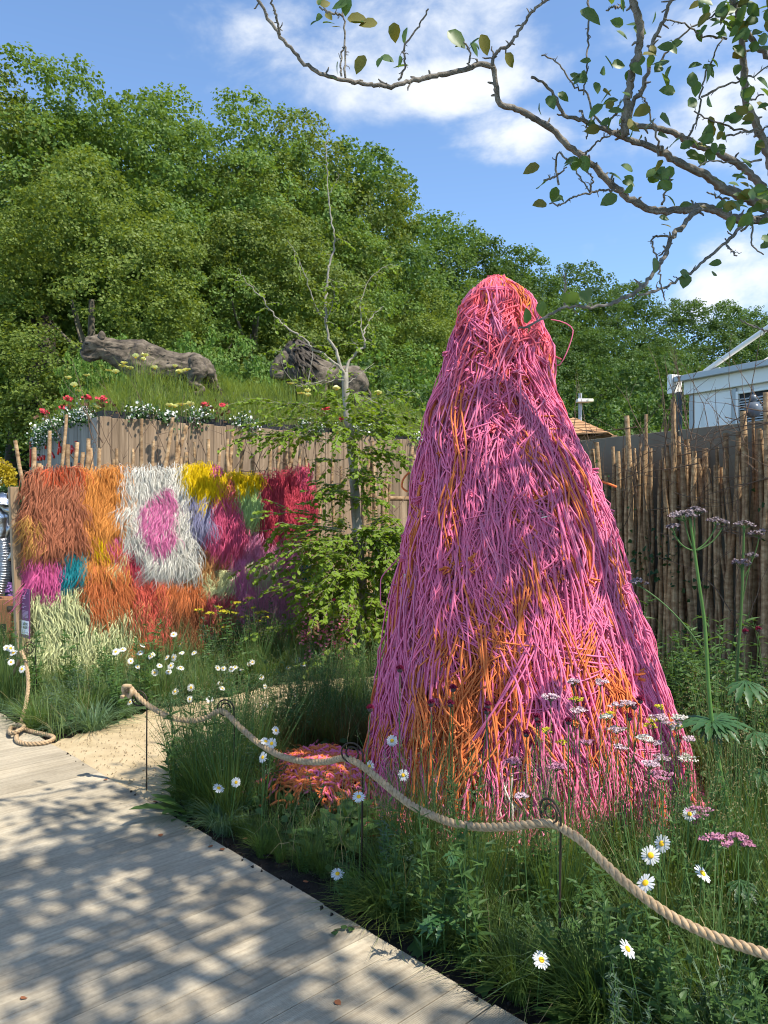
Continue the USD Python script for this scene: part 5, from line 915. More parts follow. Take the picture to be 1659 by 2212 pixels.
# ------------------------------------------------------------------ the apple tree whose boughs cross the sky
M_apbark = mat('apple_bark', [(.09, .078, .065), (.17, .15, .125), (.27, .24, .205)], 14, .85, detail=7, bump=.7, bump_scale=40)
M_apleaf = mat_bits('apple_leaf', [(.09, .16, .045), (.12, .20, .05), (.16, .25, .06), (.095, .17, .05), (.14, .21, .075)], .42, .42, spec=.4)
M_apleaf2 = mat_bits('apple_leaf_scorched', [(.16, .15, .03), (.18, .10, .04), (.20, .19, .05), (.12, .10, .04)], .6, .3)
ap = thing('apple_tree', 'apple tree with knobbly grey boughs and sparse leaves across the sky', 'tree')
TRUNK = W(1668, 470, 3.62)
def Z2(zx, zy): return CX + zx / 2, zy / 2
def Z1(zx, zy): return zx / 2, zy / 2
def bough(pts, d0, d1, r0, r1, conv=Z2, name='branch', knob=True):
    px = np.array([conv(*p) for p in pts]); s = np.r_[0, np.cumsum(np.linalg.norm(np.diff(px, axis=0), axis=1))]; s /= s[-1]
    P = np.array([W(x, y, lerp(d0, d1, k)) for (x, y), k in zip(px, s)]); n = max(8, len(pts) * 5); C = bspline(P, n); t = np.linspace(0, 1, n); r_ = RNG(int(abs(px[0, 0] * 7 + px[-1, 1] * 3)))
    C[1:-1] += r_.normal(0, .0028, (n - 2, 3)); R = lerp(r0, r1, t ** .8) * (1 + r_.normal(0, .07, n)); g = [tubes(C, R, 9)]
    if knob:          # spurs and buds
        for k in r_.integers(2, n - 1, max(3, n // 3)):
            d = unit(np.r_[r_.normal(0, 1), r_.normal(0, .5), r_.normal(.3, 1)]); l = r_.uniform(.012, .045) * (1 if r0 > .006 else .6); g.append(tubes(C[k] + d * np.linspace(0, l, 4)[:, None] + r_.normal(0, .002, (4, 3)), np.array([1, .8, .85, .5]) * min(R[k] * .55, .006), 5))
    put(ap, name, join(g), M_apbark, True); return C
B = []
A_ = [(1660, 935), (1610, 950), (1500, 940), (1430, 905), (1380, 893), (1300, 905), (1160, 908), (1080, 870), (1000, 812), (930, 742), (860, 680), (790, 620), (740, 572), (640, 507), (560, 467), (505, 455), (488, 400), (476, 330), (468, 282), (430, 276), (370, 290), (300, 315), (210, 330), (120, 350), (0, 372), (-70, 365), (-190, 342), (-290, 308), (-370, 240), (-440, 168), (-510, 60), (-560, -20), (-600, -80)]
B.append(bough(A_, 3.62, 2.75, .021, .0055))
B.append(bough([(468, 280), (482, 235), (540, 190), (600, 110), (640, 50), (680, 12), (740, -15), (800, -60)], 2.95, 2.8, .0075, .0045)); B.append(bough([(-448, 150), (-470, 60), (-490, -10)], 2.77, 2.7, .005, .0035))
B.append(bough([(1650, 900), (1560, 850), (1480, 820), (1400, 765), (1340, 735), (1250, 690), (1190, 650), (1060, 602), (980, 567), (920, 550), (860, 520), (800, 505), (768, 480), (740, 420), (700, 370), (638, 334)], 3.6, 2.9, .026, .0045))
B.append(bough([(1650, 830), (1560, 730), (1460, 672), (1380, 640), (1300, 597), (1240, 570), (1160, 547), (1085, 545), (1062, 510), (1070, 450), (1110, 400), (1135, 330), (1165, 180), (1210, 80), (1240, 0), (1270, -80)], 3.66, 3.2, .019, .007))
B.append(bough([(1046, 590), (1043, 540), (1046, 480), (1060, 380), (1076, 290), (1100, 220), (1106, 120), (1082, 20), (1070, -60)], 3.1, 2.9, .017, .013))
B.append(bough([(1690, 800), (1655, 660), (1620, 560), (1580, 480), (1560, 420), (1555, 330), (1550, 230), (1540, 100), (1510, 0), (1490, -90)], 3.5, 3.1, .020, .012)); B.append(bough([(1680, 260), (1620, 205), (1545, 92), (1500, -40)], 3.2, 3.1, .013, .009))
B.append(bough([(1385, 893), (1330, 930), (1280, 990), (1240, 1030), (1220, 1090), (1170, 1172), (1110, 1240), (1060, 1275), (980, 1308), (900, 1325), (790, 1325), (740, 1345), (680, 1382), (625, 1408), (580, 1418)], 3.4, 2.75, .0125, .0035))
B.append(bough([(1590, 940), (1540, 980), (1490, 1040), (1420, 1095), (1330, 1170), (1250, 1222), (1190, 1252), (1100, 1275)], 3.5, 3.05, .0085, .0045))
tw = [[(1190, 640), (1160, 530), (1130, 440), (1100, 390)], [(1310, 595), (1360, 480), (1380, 350), (1420, 250), (1465, 165)], [(1640, 560), (1520, 560), (1440, 530), (1340, 480)], [(1630, 690), (1500, 700), (1420, 695), (1360, 720)], [(870, 670), (930, 610), (990, 580)], [(1000, 822), (900, 830), (850, 840), (800, 860), (760, 886), (715, 880)], [(755, 800), (746, 690), (756, 660), (820, 730), (890, 832)], [(690, 780), (740, 760), (790, 722)],
      [(980, 565), (900, 480), (870, 400), (830, 380), (780, 310), (740, 265), (680, 240)], [(885, -10), (880, 150), (876, 250), (870, 330), (862, 410)], [(1200, 885), (1215, 830), (1240, 760)], [(1250, 1022), (1170, 1020), (1158, 1050), (1180, 1110), (1190, 1170), (1200, 1240), (1215, 1300)], [(1480, 168), (1380, 150), (1290, 100), (1210, 80)], [(1180, 290), (1290, 150), (1380, 90), (1470, 40), (1560, -10)], [(1370, 420), (1470, 370), (1560, 340), (1660, 285)], [(1540, 1000), (1590, 960), (1590, 1050), (1640, 1100)], [(1480, 1060), (1525, 1105)], [(1680, 1440), (1600, 1410), (1540, 1380)],
      [(780, 1320), (780, 1250), (785, 1180)], [(845, 480), (880, 560), (875, 600)], [(1490, 860), (1430, 850), (1395, 830)], [(960, 520), (1000, 500), (1020, 440)], [(890, 830), (900, 790), (880, 740)], [(1040, 30), (1000, 30), (960, 45)], [(1600, 590), (1660, 540)], [(1560, 440), (1640, 410)], [(1440, 600), (1520, 580), (1600, 570)]]
for p in tw: B.append(bough(p, 3.15, 3.05, .0048, .0028, name='twig'))
for p, d in (([(1492, 335), (1490, 190), (1482, 70), (1490, -5)], 2.85), ([(1475, 330), (1470, 240), (1485, 200)], 2.85), ([(1480, 70), (1440, 55), (1380, 30)], 2.83)): B.append(bough(p, d, d, .0042, .003, Z1, 'twig'))
B.append(bough([(62, 345), (90, 290), (85, 220), (130, 140), (192, 38)], 2.9, 2.85, .0042, .003, name='twig')); B.append(bough([(360, 290), (370, 240), (345, 180)], 2.92, 2.9, .004, .003, name='twig'))
# trunk, below and beside the frame
tp = bspline(np.array([[2.12, 3.60, -.1], [2.10, 3.60, .8], [2.06, 3.62, 1.9], [TRUNK[0] + .10, 3.62, TRUNK[2]], [TRUNK[0] + .12, 3.5, TRUNK[2] + .8], [2.1, 3.2, 5.0]]), 24); put(ap, 'trunk', tubes(tp, np.linspace(.085, .04, 24), 14), M_apbark, True)
# leaves: where they show, with their length on the picture
lv_ = []
def lf_(x, y, n, spread, conv=Z2, d=3.05, big=1.0):
    for _ in range(n): lv_.append((conv(x + rng.normal(0, spread), y + rng.normal(0, spread * .8)), d + rng.normal(0, .06), rng.uniform(.042, .068) * big))
rng = RNG(141)
lv_ += [((CX + 895 / 2, 65 / 2), 2.7, .085), ((CX + 1225 / 2, 517 / 2), 3.0, .082), ((CX + 970 / 2, 865 / 2), 3.0, .072), ((CX + 1535 / 2, 215 / 2), 3.0, .062), ((CX + 635 / 2, 728 / 2), 2.95, .066), ((CX + 680 / 2, 802 / 2), 2.95, .058), ((CX + 735 / 2, 840 / 2), 2.95, .055), ((CX + 672 / 2, 882 / 2), 2.95, .062), ((CX + 1430 / 2, 1135 / 2), 3.1, .05), ((CX + 1425 / 2, 1182 / 2), 3.1, .04), ((1545 / 2, 80 / 2), 2.85, .078), ((1590 / 2, 103 / 2), 2.85, .07), ((1555 / 2, 278 / 2), 2.85, .07), ((CX + 45 / 2, 140 / 2), 2.9, .065), ((CX + 315 / 2, 170 / 2), 2.9, .09), ((CX + 435 / 2, 195 / 2), 2.9, .075), ((CX + 545 / 2, 260 / 2), 2.9, .06), ((1465 / 2, 20 / 2), 2.8, .06), ((1495 / 2, 25 / 2), 2.8, .06)]
for x, y, n, s in ((1410, 30, 6, 45), (1480, 110, 3, 30), (1460, 320, 2, 20)): lf_(x, y, n, s, Z1, 2.84, .8)
for x, y, n, s in ((20, 240, 4, 22), (75, 270, 3, 20), (110, 150, 2, 15), (400, 205, 5, 25), (330, 200, 2, 20), (990, 20, 7, 40), (1070, 110, 6, 30), (1180, 160, 4, 30), (930, 405, 16, 55), (850, 340, 6, 35), (770, 425, 5, 28), (960, 290, 9, 50), (910, 520, 6, 40), (1030, 520, 8, 45), (1200, 230, 14, 60), (1180, 330, 6, 40), (1100, 560, 6, 50), (1240, 590, 4, 30), (1340, 310, 10, 50), (1360, 420, 6, 35), (1440, 110, 18, 60), (1500, 60, 18, 60), (1590, 60, 24, 65), (1470, 30, 14, 55), (1600, 140, 12, 50), (1640, 200, 8, 40), (1560, 300, 6, 50), (1390, 600, 12, 45), (1360, 650, 8, 35), (1430, 640, 8, 40), (1480, 530, 8, 50), (1560, 500, 8, 50), (1640, 480, 8, 40), (1200, 770, 13, 38), (1180, 730, 6, 28), (1030, 780, 5, 40), (1050, 800, 3, 25), (840, 715, 6, 28), (760, 830, 4, 28), (1530, 780, 10, 40), (1540, 870, 14, 55), (1600, 880, 16, 50), (1500, 920, 8, 45), (1620, 820, 10, 40), (1640, 1040, 6, 30), (1330, 890, 5, 30), (1230, 930, 3, 20), (880, 1265, 3, 22), (865, 1290, 2, 14), (1310, 1190, 2, 18), (1280, 1210, 2, 15), (660, 1340, 3, 24), (615, 1390, 4, 24), (790, 1270, 4, 22), (1200, 1140, 2, 14), (1640, 650, 5, 30), (1580, 380, 5, 40)): lf_(x, y, max(1, int(n * .68)), s)
for i, ((px, py), d, L_) in enumerate(lv_):
    p = W(px, py, d); dr = unit(np.r_[rng.normal(0, 1), rng.normal(0, .35), rng.normal(-.25, .6)]); nr = unit(np.r_[rng.normal(0, .5), -rng.uniform(.2, 1.3), rng.uniform(-.2, 1)])
    if i < 19: nr = unit(np.r_[rng.normal(0, .25), -1.0, .3])
    v, f = scatter(leaf_shape(ws=(.05, .30, .36, .24, 0), fold=.22, curl=rng.uniform(.02, .3)), [p - dr * L_ * .5], frames(dr[None], nr[None]), np.array([L_]))
    if i < 300: put(ap, 'leaf', (v, f), M_apleaf2 if (i in (10, 11, 12, 13, 15, 16, 4, 7) or rng.random() < .13) else M_apleaf, True)
    else: lv_[i] = (v, f)
rest = [x for x in lv_[300:] if isinstance(x[0], np.ndarray)]
if rest: put(ap, 'leaves', join(rest), M_apleaf, True, kind='stuff')
# the rest of the crown, above and behind the camera: it throws the dappled shade
def shade_crown(parent, ells, nclump, per, seed, leaf=(.05, .085), lim=True):
    r_ = RNG(seed); gs = []
    for (c, R, w) in ells:
        n = int(nclump * w); u = unit(r_.normal(0, 1, (n, 3))) * r_.uniform(.15, 1, (n, 1)) ** .5; cl = np.array(c) + u * np.array(R); I = np.repeat(np.arange(n), per)
        p = cl[I] + r_.normal(0, .095, (n * per, 3))
        if lim: k = (p[:, 2] > EYE + .72 * p[:, 1] + .10) | (p[:, 1] < .35) | (np.abs(p[:, 0]) > .56 * p[:, 1] + .15); p = p[k]
        m = len(p); gs.append(scatter(LEAF, p, rnd_frames(m, r_, .7), r_.uniform(*leaf, m)))
    put(parent, 'crown', join(gs), M_apleaf, kind='stuff')
shade_crown(ap, [((2.1, 2.95, 4.55), (1.0, .8, .75), 1.0), ((1.6, 2.2, 4.1), (1.1, .8, .6), .75), ((2.7, 3.9, 3.4), (.55, .8, .8), .45)], 56, 16, 151)
ap2 = thing('apple_tree', 'second apple tree overhead, out of view beside the boardwalk, shading the boards', 'tree')
put(ap2, 'trunk', tubes(bspline(np.array([[4.0, -.6, -.1], [3.95, -.5, 2.0], [3.6, -.2, 4.0], [3.0, .2, 5.4], [2.3, .4, 6.2]]), 24), np.linspace(.10, .03, 24), 12), M_apbark, True)
for q1 in ([(3.6, -.2, 4.0), (3.1, .9, 5.3), (2.4, 1.2, 6.0)], [(3.6, -.2, 4.0), (3.4, -.9, 5.2), (2.8, -.8, 6.0)], [(3.0, .2, 5.4), (2.1, -.2, 6.1), (1.3, -.3, 6.4)], [(3.0, .2, 5.4), (2.2, .8, 6.1), (1.3, 1.1, 6.5)]): put(ap2, 'branch', tubes(bspline(np.array(q1), 12), np.linspace(.035, .012, 12), 8), M_apbark, True)
shade_crown(ap2, [((2.42, .81, 6.1), (1.15, .75, .6), 1.15), ((1.82, .06, 6.3), (1.0, .8, .5), .75), ((3.17, -.19, 5.8), (.9, .9, .6), .8), ((2.97, .96, 5.7), (.6, .4, .4), .5), ((1.27, .96, 6.4), (.7, .5, .4), .30)], 50, 16, 152, (.06, .105))

# ------------------------------------------------------------------ the slim young tree with lime-green twigs
M_slim = mat('smooth_grey_bark', [(.17, .15, .115), (.28, .25, .20), (.38, .345, .28)], 9, .8, (1, 1, .6), detail=6, bump=.4, bump_scale=30)
M_lime = mat_bits('lime_leaf', [(.18, .27, .03), (.24, .34, .05), (.30, .39, .07), (.20, .29, .04)], .5, .42, spec=.25)
st = thing('young_tree', 'slim young tree with pale trunk, lime-green lower sprays and a bare whip', 'tree')
def Zm(zx, zy): return (750 + zx / 2.328) / 1.507, (400 + zy / 2.328) / 1.507
def limb(pts, r0, r1, d=8.0, dd=0.0, conv=None, name='limb', wob=.006):
    P = np.array([W(*(conv(*p) if conv else p), d + dd * i / max(1, len(pts) - 1)) for i, p in enumerate(pts)]); n = len(pts) * 4; C = bspline(P, n); r_ = RNG(int(abs(pts[0][0] * 3 + pts[-1][1])) + n); C[1:-1] += r_.normal(0, wob, (n - 2, 3))
    put(st, name, tubes(C, (np.linspace(r0, r1, n) if name == 'trunk' else np.linspace(r0, r1, n) * .68) * (1 + r_.normal(0, .05, n)), 9), M_slim, True); return C
gp0 = GD(783, 1440); L0 = limb([(784, 1441), (783, 1380), (781, 1300), (778, 1230), (771, 1130), (766, 1050), (763, 1000), (757, 940), (750, 880), (745, 835), (745, 805)], .068, .036, 8.0, name='trunk')
Ls = [limb([(875, 1930), (860, 1890), (800, 1830), (700, 1750), (620, 1710), (560, 1640), (450, 1570), (370, 1500), (290, 1400), (210, 1290), (110, 1190), (60, 1100)], .022, .004, 8.0, -.5, Zm), limb([(880, 1900), (895, 1830), (960, 1740), (1020, 1690), (1010, 1600), (1030, 1540), (1100, 1440), (1160, 1390)], .026, .004, 8.0, .4, Zm), limb([(860, 1890), (820, 1790), (790, 1700), (740, 1620), (725, 1500), (720, 1350), (735, 1200), (750, 1080), (790, 900), (780, 800), (750, 650), (740, 520), (730, 350), (728, 220), (738, 120), (745, 90), (790, 55)], .024, .0035, 8.0, .1, Zm),
      limb([(730, 1500), (650, 1400), (600, 1260), (560, 1130), (500, 1000), (430, 890)], .011, .0025, 8.0, -.3, Zm), limb([(745, 540), (790, 470), (825, 390)], .006, .0025, 8.05, 0, Zm), limb([(1000, 1600), (985, 1400), (1020, 1250), (1060, 1180), (1140, 1100), (1230, 1070)], .009, .003, 8.2, .3, Zm), limb([(735, 1480), (770, 1380), (790, 1290), (740, 1180)], .007, .003, 8.0, -.1, Zm), limb([(970, 1720), (940, 1670), (915, 1640)], .006, .003, 8.1, 0, Zm), limb([(620, 1700), (540, 2000), (400, 1860), (370, 1700)], .006, .003, 7.8, -.2, Zm), limb([(860, 1950), (640, 1965), (520, 1990)], .008, .003, 7.9, -.3, Zm), limb([(890, 1970), (1000, 1890), (1090, 1820)], .007, .003, 8.1, .2, Zm), limb([(890, 2080), (1060, 2090), (1150, 2130), (1300, 2080), (1396, 2010)], .008, .003, 8.0, .1, Zm)]
rng = RNG(161); ribs, lp_, ld_, ln_, ls_ = [], [], [], [], []
def spray(P, r, dens=60, leaf=(.032, .055), droop=.5, sub=True):
    """a leafy twig along P: leaves in two ranks, side twigs the same way"""
    P = np.asarray(P); ribs.append(tubes(P, np.linspace(r, r * .4, len(P)), 5)); L_ = np.linalg.norm(np.diff(P, axis=0), axis=1).sum(); n = max(3, int(L_ * dens)); t = rng.random(n); idx = (t * (len(P) - 1)); i0 = idx.astype(int).clip(0, len(P) - 2); p = P[i0] + (P[i0 + 1] - P[i0]) * (idx - i0)[:, None]
    T = unit(P[i0 + 1] - P[i0]); s = np.cross(T, [0, 0, 1.0]); s = unit(s) * rng.choice([-1, 1], n)[:, None]
    lp_.append(p); ld_.append(unit(s * rng.uniform(.5, 1, (n, 1)) + T * .6 + np.c_[rng.normal(0, .2, (n, 2)), -rng.uniform(0, droop, n)])); ln_.append(unit(np.c_[rng.normal(0, .35, (n, 2)), np.ones(n)])); ls_.append(rng.uniform(*leaf, n))
def twig_from(b, d, L_, arch=.35, n=9):
    t = np.linspace(0, 1, n); return b + d * L_ * t[:, None] + np.array([0, 0, -1.0]) * (arch * L_ * t ** 2.2)[:, None] + np.cumsum(rng.normal(0, .008, (n, 3)), 0)
for C, dens in zip(Ls, (9, 9, 4, 7, 3, 20, 22, 12, 14, 16, 10, 9)):
    for k in range(2, len(C)):
        if rng.random() < dens / 22: spray(twig_from(C[k], unit(np.r_[rng.normal(0, 1), rng.normal(0, .5), rng.normal(.2, .5)]), rng.uniform(.08, .22), .4, 6), .0022, 42)
for i in range(124):          # lower, bushy part: arching sprays from the trunk
    z = rng.uniform(.3, 1.4) if i < 84 else (rng.uniform(1.4, 2.1) if i < 96 else rng.uniform(2.15, 2.7)); b = np.array([np.interp(z, L0[:, 2], L0[:, 0]), 8.0, z]); a_ = rng.uniform(0, 2 * np.pi); left = math.cos(a_) < 0
    L_ = rng.uniform(.5, 1.0) * (1.08 if left else .72) * (1.0 if z < 1.45 else (.55 if z < 2.1 else 1.15)); d = unit(np.r_[math.cos(a_), -abs(math.sin(a_)) * .8 if rng.random() < .7 else math.sin(a_) * .5, rng.uniform(.0, .55)])
    P = twig_from(b, d, L_, .26); spray(P[2:], .004, 40, (.04, .065), .25)
    for k in range(3, 9):
        for _ in range(2):
            if rng.random() < .8: spray(twig_from(P[k], unit((P[k] - P[k - 1]) * 20 + rng.normal(0, .75, 3)), rng.uniform(.12, .34), .22, 6), .002, 50, (.038, .062), .25)
n = 2200; a_ = rng.uniform(0, 6.28, n); z_ = rng.uniform(.1, 1.35, n); rr_ = rng.uniform(.05, .62, n); lp_.append(np.c_[-.36 + rr_ * np.cos(a_) * 1.15, 8.12 + rr_ * np.sin(a_) * .7, z_]); ld_.append(unit(rng.normal(0, 1, (n, 3)) - [0, 0, .3])); ln_.append(unit(rng.normal(0, .5, (n, 3)) + [0, -.2, 1])); ls_.append(rng.uniform(.04, .065, n))
put(st, 'twigs', join(ribs), M_slim, True)
lp_, ld_, ln_, ls_ = map(np.concatenate, (lp_, ld_, ln_, ls_))
lv2 = leaf_shape(ys=(0, .3, .65, 1), ws=(0, .33, .30, 0), fold=.15)
put(st, 'foliage', scatter(lv2, lp_, frames(ld_, ln_), ls_), M_lime)
# ------------------------------------------------------------------ planting
rng = RNG(201)
M_blue = mat_bits('blue_grass', [(.11, .18, .095), (.155, .235, .13), (.20, .285, .16), (.28, .35, .22)], .55, .38, vary=.15)
M_green = mat_bits('green_grass', [(.095, .155, .036), (.135, .205, .048), (.185, .26, .066), (.27, .32, .13)], .55, .42, vary=.15)
M_olive = mat_bits('olive_grass', [(.13, .18, .04), (.18, .22, .055), (.24, .27, .085), (.32, .31, .14)], .55, .42, vary=.15)
M_gold_g = mat_bits('bronze_grass', [(.14, .10, .03), (.22, .13, .045), (.26, .18, .06), (.10, .11, .025)], .6, .3, vary=.12)
M_leafy = mat_bits('leafy_green', [(.075, .145, .038), (.105, .19, .047), (.14, .235, .062), (.085, .16, .048)], .5, .4, vary=.15, spec=.35)
M_grey_l = mat_bits('grey_green_leaf', [(.09, .14, .085), (.13, .19, .12), (.17, .23, .15)], .6, .2, vary=.1)
M_stalk = mat_bits('flower_stalk', [(.06, .12, .03), (.09, .15, .04)], .6, 0, vary=.1)
M_petal = mat_bits('daisy_petal', [(.66, .66, .63), (.72, .72, .70)], .55, .2, tcol=(1, 1, 1)); M_eye = mat('daisy_eye', [(.72, .36, .01), (.80, .50, .02)], 300, .8)
M_thistle = mat_bits('thistle_red', [(.22, .008, .045), (.30, .014, .07), (.16, .006, .03)], .7, .1); M_bract = mat_flat('thistle_bract', (.05, .03, .03), .7)
M_pinkum = mat_bits('pale_pink_umbel', [(.55, .40, .44), (.62, .48, .5), (.66, .56, .55)], .7, .1); M_mauvum = mat_bits('mauve_umbel', [(.42, .18, .26), (.50, .25, .33), (.55, .30, .36)], .7, .1); M_whitum = mat_bits('cream_umbel', [(.62, .58, .52), (.68, .65, .6)], .7, .1)
M_yelum = mat_bits('yellow_umbel', [(.55, .48, .03), (.45, .42, .04), (.62, .55, .06)], .7, .1); M_penst = mat_bits('penstemon_pink', [(.48, .14, .24), (.55, .24, .33), (.50, .10, .2)], .6, .2)
M_darkum = mat_bits('greyish_umbel', [(.24, .19, .21), (.31, .26, .27), (.37, .32, .32)], .7, .1)
def tuft_geo(n, h, lean, droop, wid, rad, seed, K=5):
    r = RNG(seed); a_ = r.uniform(0, 2 * np.pi, n); rr = rad * np.sqrt(r.random(n)); base = np.c_[rr * np.cos(a_), rr * np.sin(a_), np.full(n, -.02)]
    b_ = a_ + r.normal(0, .5, n); l = np.abs(r.normal(lean, lean * .5, n)) + .01; hh = h * r.uniform(.45, 1.05, n) * (1 - .25 * (l / (lean * 3)))
    return blades(base, hh, np.c_[l * np.cos(b_), l * np.sin(b_)], r.uniform(*droop, n), wid * r.uniform(.6, 1.2, n), r, K)
def seeds_geo(n, h, lean, rad, seed, per=9, size=.007):
    r = RNG(seed); a_ = r.uniform(0, 2 * np.pi, n); l = np.abs(r.normal(lean, lean * .6, n)); base = np.c_[rad * np.cos(a_), rad * np.sin(a_), 0 * a_]; hh = h * r.uniform(.75, 1.1, n); tip = base + np.c_[l * np.cos(a_), l * np.sin(a_), hh]
    st_ = tubes(np.stack([base, base * .6 + tip * .4 + np.c_[0 * a_, 0 * a_, .04 + 0 * a_], tip], 1), .0011, 3, cap=False); I = np.repeat(np.arange(n), per)
    p = tip[I] + np.c_[r.normal(0, .022, (n * per, 2)), r.uniform(-.16, .03, n * per)]
    return st_, scatter(KITE, p, rnd_frames(n * per, r, .3), np.c_[np.full(n * per, size * .6), np.full(n * per, size * 1.7), np.full(n * per, size)])
def kind_of(name, parts_):
    k = kind_class(name)
    for nm, g, m, sm in parts_: put(k, nm, g, m, sm)
    return k
K_tuft = [kind_of('blue_tuft', [('blades', tuft_geo(230, .34, .17, (.25, .75), .0032, .05, 1), M_blue, False)]), kind_of('blue_tuft_b', [('blades', tuft_geo(210, .30, .20, (.35, .85), .0032, .055, 2), M_blue, False)]), kind_of('green_tuft', [('blades', tuft_geo(260, .40, .15, (.15, .6), .0026, .05, 3), M_green, False)]), kind_of('olive_tuft', [('blades', tuft_geo(230, .33, .19, (.3, .8), .0028, .05, 4), M_olive, False)])]
def tall_kind(name, seed, m, h, n=230, lean=.10):
    s1, s2 = seeds_geo(26, h * 1.15, lean * 1.3, .03, seed + 50); return kind_of(name, [('blades', tuft_geo(n, h, lean, (.0, .25), .0020, .05, seed), m, False), ('seed_stems', s1, M_stalk, False), ('seed_heads', s2, M_seed, False)])
M_seed = mat_bits('grass_seed', [(.22, .20, .09), (.30, .26, .13), (.16, .17, .06)], .7, .3)
K_tall = [tall_kind('tall_grass', 21, M_green, .60), tall_kind('tall_grass_b', 22, M_olive, .54), tall_kind('tall_grass_c', 23, M_green, .5, 200, .16)]
K_gold = tall_kind('bronze_grass', 24, M_gold_g, .42, 260, .16)
def herb_geo(seed, h, nst, leaf, lw, n, spread=.08, whorl=False):
    r = RNG(seed); S_, Lp, Ld, Ln, Ls = [], [], [], [], []
    for i in range(nst):
        a_ = r.uniform(0, 6.28); b = np.r_[r.normal(0, .025, 2), -.02]; tip = b + np.r_[math.cos(a_) * spread * r.uniform(.3, 1.6), math.sin(a_) * spread * r.uniform(.3, 1.6), h * r.uniform(.65, 1.05)]; t = np.linspace(0, 1, 7); P = b + (tip - b) * t[:, None] + r.normal(0, .006, (7, 3)); S_.append(tubes(P, np.linspace(.003, .0014, 7), 4, cap=False))
        k = r.uniform(.06, 1, n); q_ = np.stack([np.interp(k, t, P[:, j]) for j in range(3)], -1); aa = np.arange(n) * 2.4 + r.normal(0, .4, n); Lp.append(q_); Ld.append(unit(np.c_[np.cos(aa), np.sin(aa), r.uniform(.0, .8, n)])); Ln.append(np.c_[r.normal(0, .3, (n, 2)), np.ones(n)]); Ls.append(leaf * r.uniform(.6, 1.15, n) * (1.15 - .55 * k))
    Ls = np.concatenate(Ls); return join(S_), scatter(LANCE, np.concatenate(Lp), frames(np.concatenate(Ld), np.concatenate(Ln)), np.c_[Ls * lw, Ls, Ls])
def herb_kind(name, seed, m, h, nst, leaf, lw, n, spread=.08): a_, b_ = herb_geo(seed, h, nst, leaf, lw, n, spread); return kind_of(name, [('stems', a_, M_stalk, True), ('leaves', b_, m, False)])
K_herb = [herb_kind('herb_a', 31, M_leafy, .46, 7, .075, .30, 22), herb_kind('herb_b', 32, M_leafy, .38, 8, .055, .5, 20, .11), herb_kind('herb_c', 33, M_grey_l, .36, 9, .045, .22, 34), herb_kind('herb_d', 34, M_leafy, .56, 6, .085, .26, 26, .1)]
# low leafy rosettes with toothed leaves
TOOTH = leaf_shape(ys=(0, .15, .28, .36, .5, .58, .74, .82, 1), ws=(.06, .16, .30, .18, .34, .2, .27, .13, 0), fold=.25, curl=.35)
def rosette_geo(seed, n, L_, up): r = RNG(seed); a_ = r.uniform(0, 6.28, n); d = np.c_[np.cos(a_), np.sin(a_), r.uniform(.15, up, n)]; return scatter(ROSL, np.c_[r.normal(0, .015, (n, 2)), np.zeros(n)], frames(d, np.c_[np.zeros((n, 2)), np.ones(n)]), L_ * r.uniform(.5, 1.1, n))
ROSL = leaf_shape(ys=(0, .2, .32, .38, .5, .56, .7, .78, .9, 1), ws=(.03, .05, .13, .09, .18, .13, .17, .11, .08, 0), fold=.25, curl=.4)
K_ros = [kind_of('rosette', [('leaves', rosette_geo(41, 20, .22, 1.1), M_leafy, True)]), kind_of('rosette_b', [('leaves', rosette_geo(42, 26, .15, 1.4), M_leafy, True)])]
CONE_P = Point(CONE).buffer(.97); HEAP = Point(HC[:2]).buffer(.36); LEFTBED = Polygon([S(4.02, .04), S(8.0, .04), S(8.0, 2.6), (-4.2, 7.9), A0 + NF * .25, A0 + U * 4.6 + NF * .3, (1.2, 9.2), (1.4, 7.95), (.6, 7.72), (-.32, 7.55), (-.92, 7.27), (-1.42, 6.72), (-1.93, 6.22), (-2.1, 5.8)])
RIGHT = Polygon([S(-2.0, .05), S(2.42, .05), (-1.2, 4.75), (-1.0, 5.1), (-.85, 5.5), (-.56, 6.0), (-.1, 6.5), (.5, 6.62), (1.6, 6.8), (2.4, 7.0), (2.75, 6.9), (3.3, 6.0), (4.6, 4.0), (4.2, 1.4)]).difference(CONE_P).difference(HEAP)
def sample(poly, n, r, mind, weight=None):
    x0, y0, x1, y1 = poly.bounds; pp = prep(poly); out = []
    for _ in range(n * 60):
        p = np.array([r.uniform(x0, x1), r.uniform(y0, y1)])
        if weight is not None and r.random() > weight(p): continue
        if pp.contains(Point(p)) and all((p[0] - q_[0]) ** 2 + (p[1] - q_[1]) ** 2 > mind ** 2 for q_ in out[-400:]): out.append(p)
        if len(out) >= n: break
    return np.array(out)
LOWZONE = Polygon([(-.78, 3.72), (-.1, 3.1), (.12, 3.7), (-.05, 4.2), (-.62, 4.66)])
inview = lambda p: 1.0 if abs(p[0]) < .54 * p[1] + .15 else .0
def plant(name, desc, cat, group, pts, kinds, r, smin, smax, z=-.02, flat=None):
    for p, lb in zip(pts, landmark_labels(pts, desc)):
        s = r.uniform(smin, smax) * (.5 if LOWZONE.contains(Point(p)) and name in ('tall_grass', 'leafy_plant', 'grass_tuft') else 1.0); thing(name, lb, cat, group, loc=(p[0], p[1], z), rz=r.uniform(0, 360), scale=s, ref=kinds[r.integers(len(kinds))])
r = RNG(211)
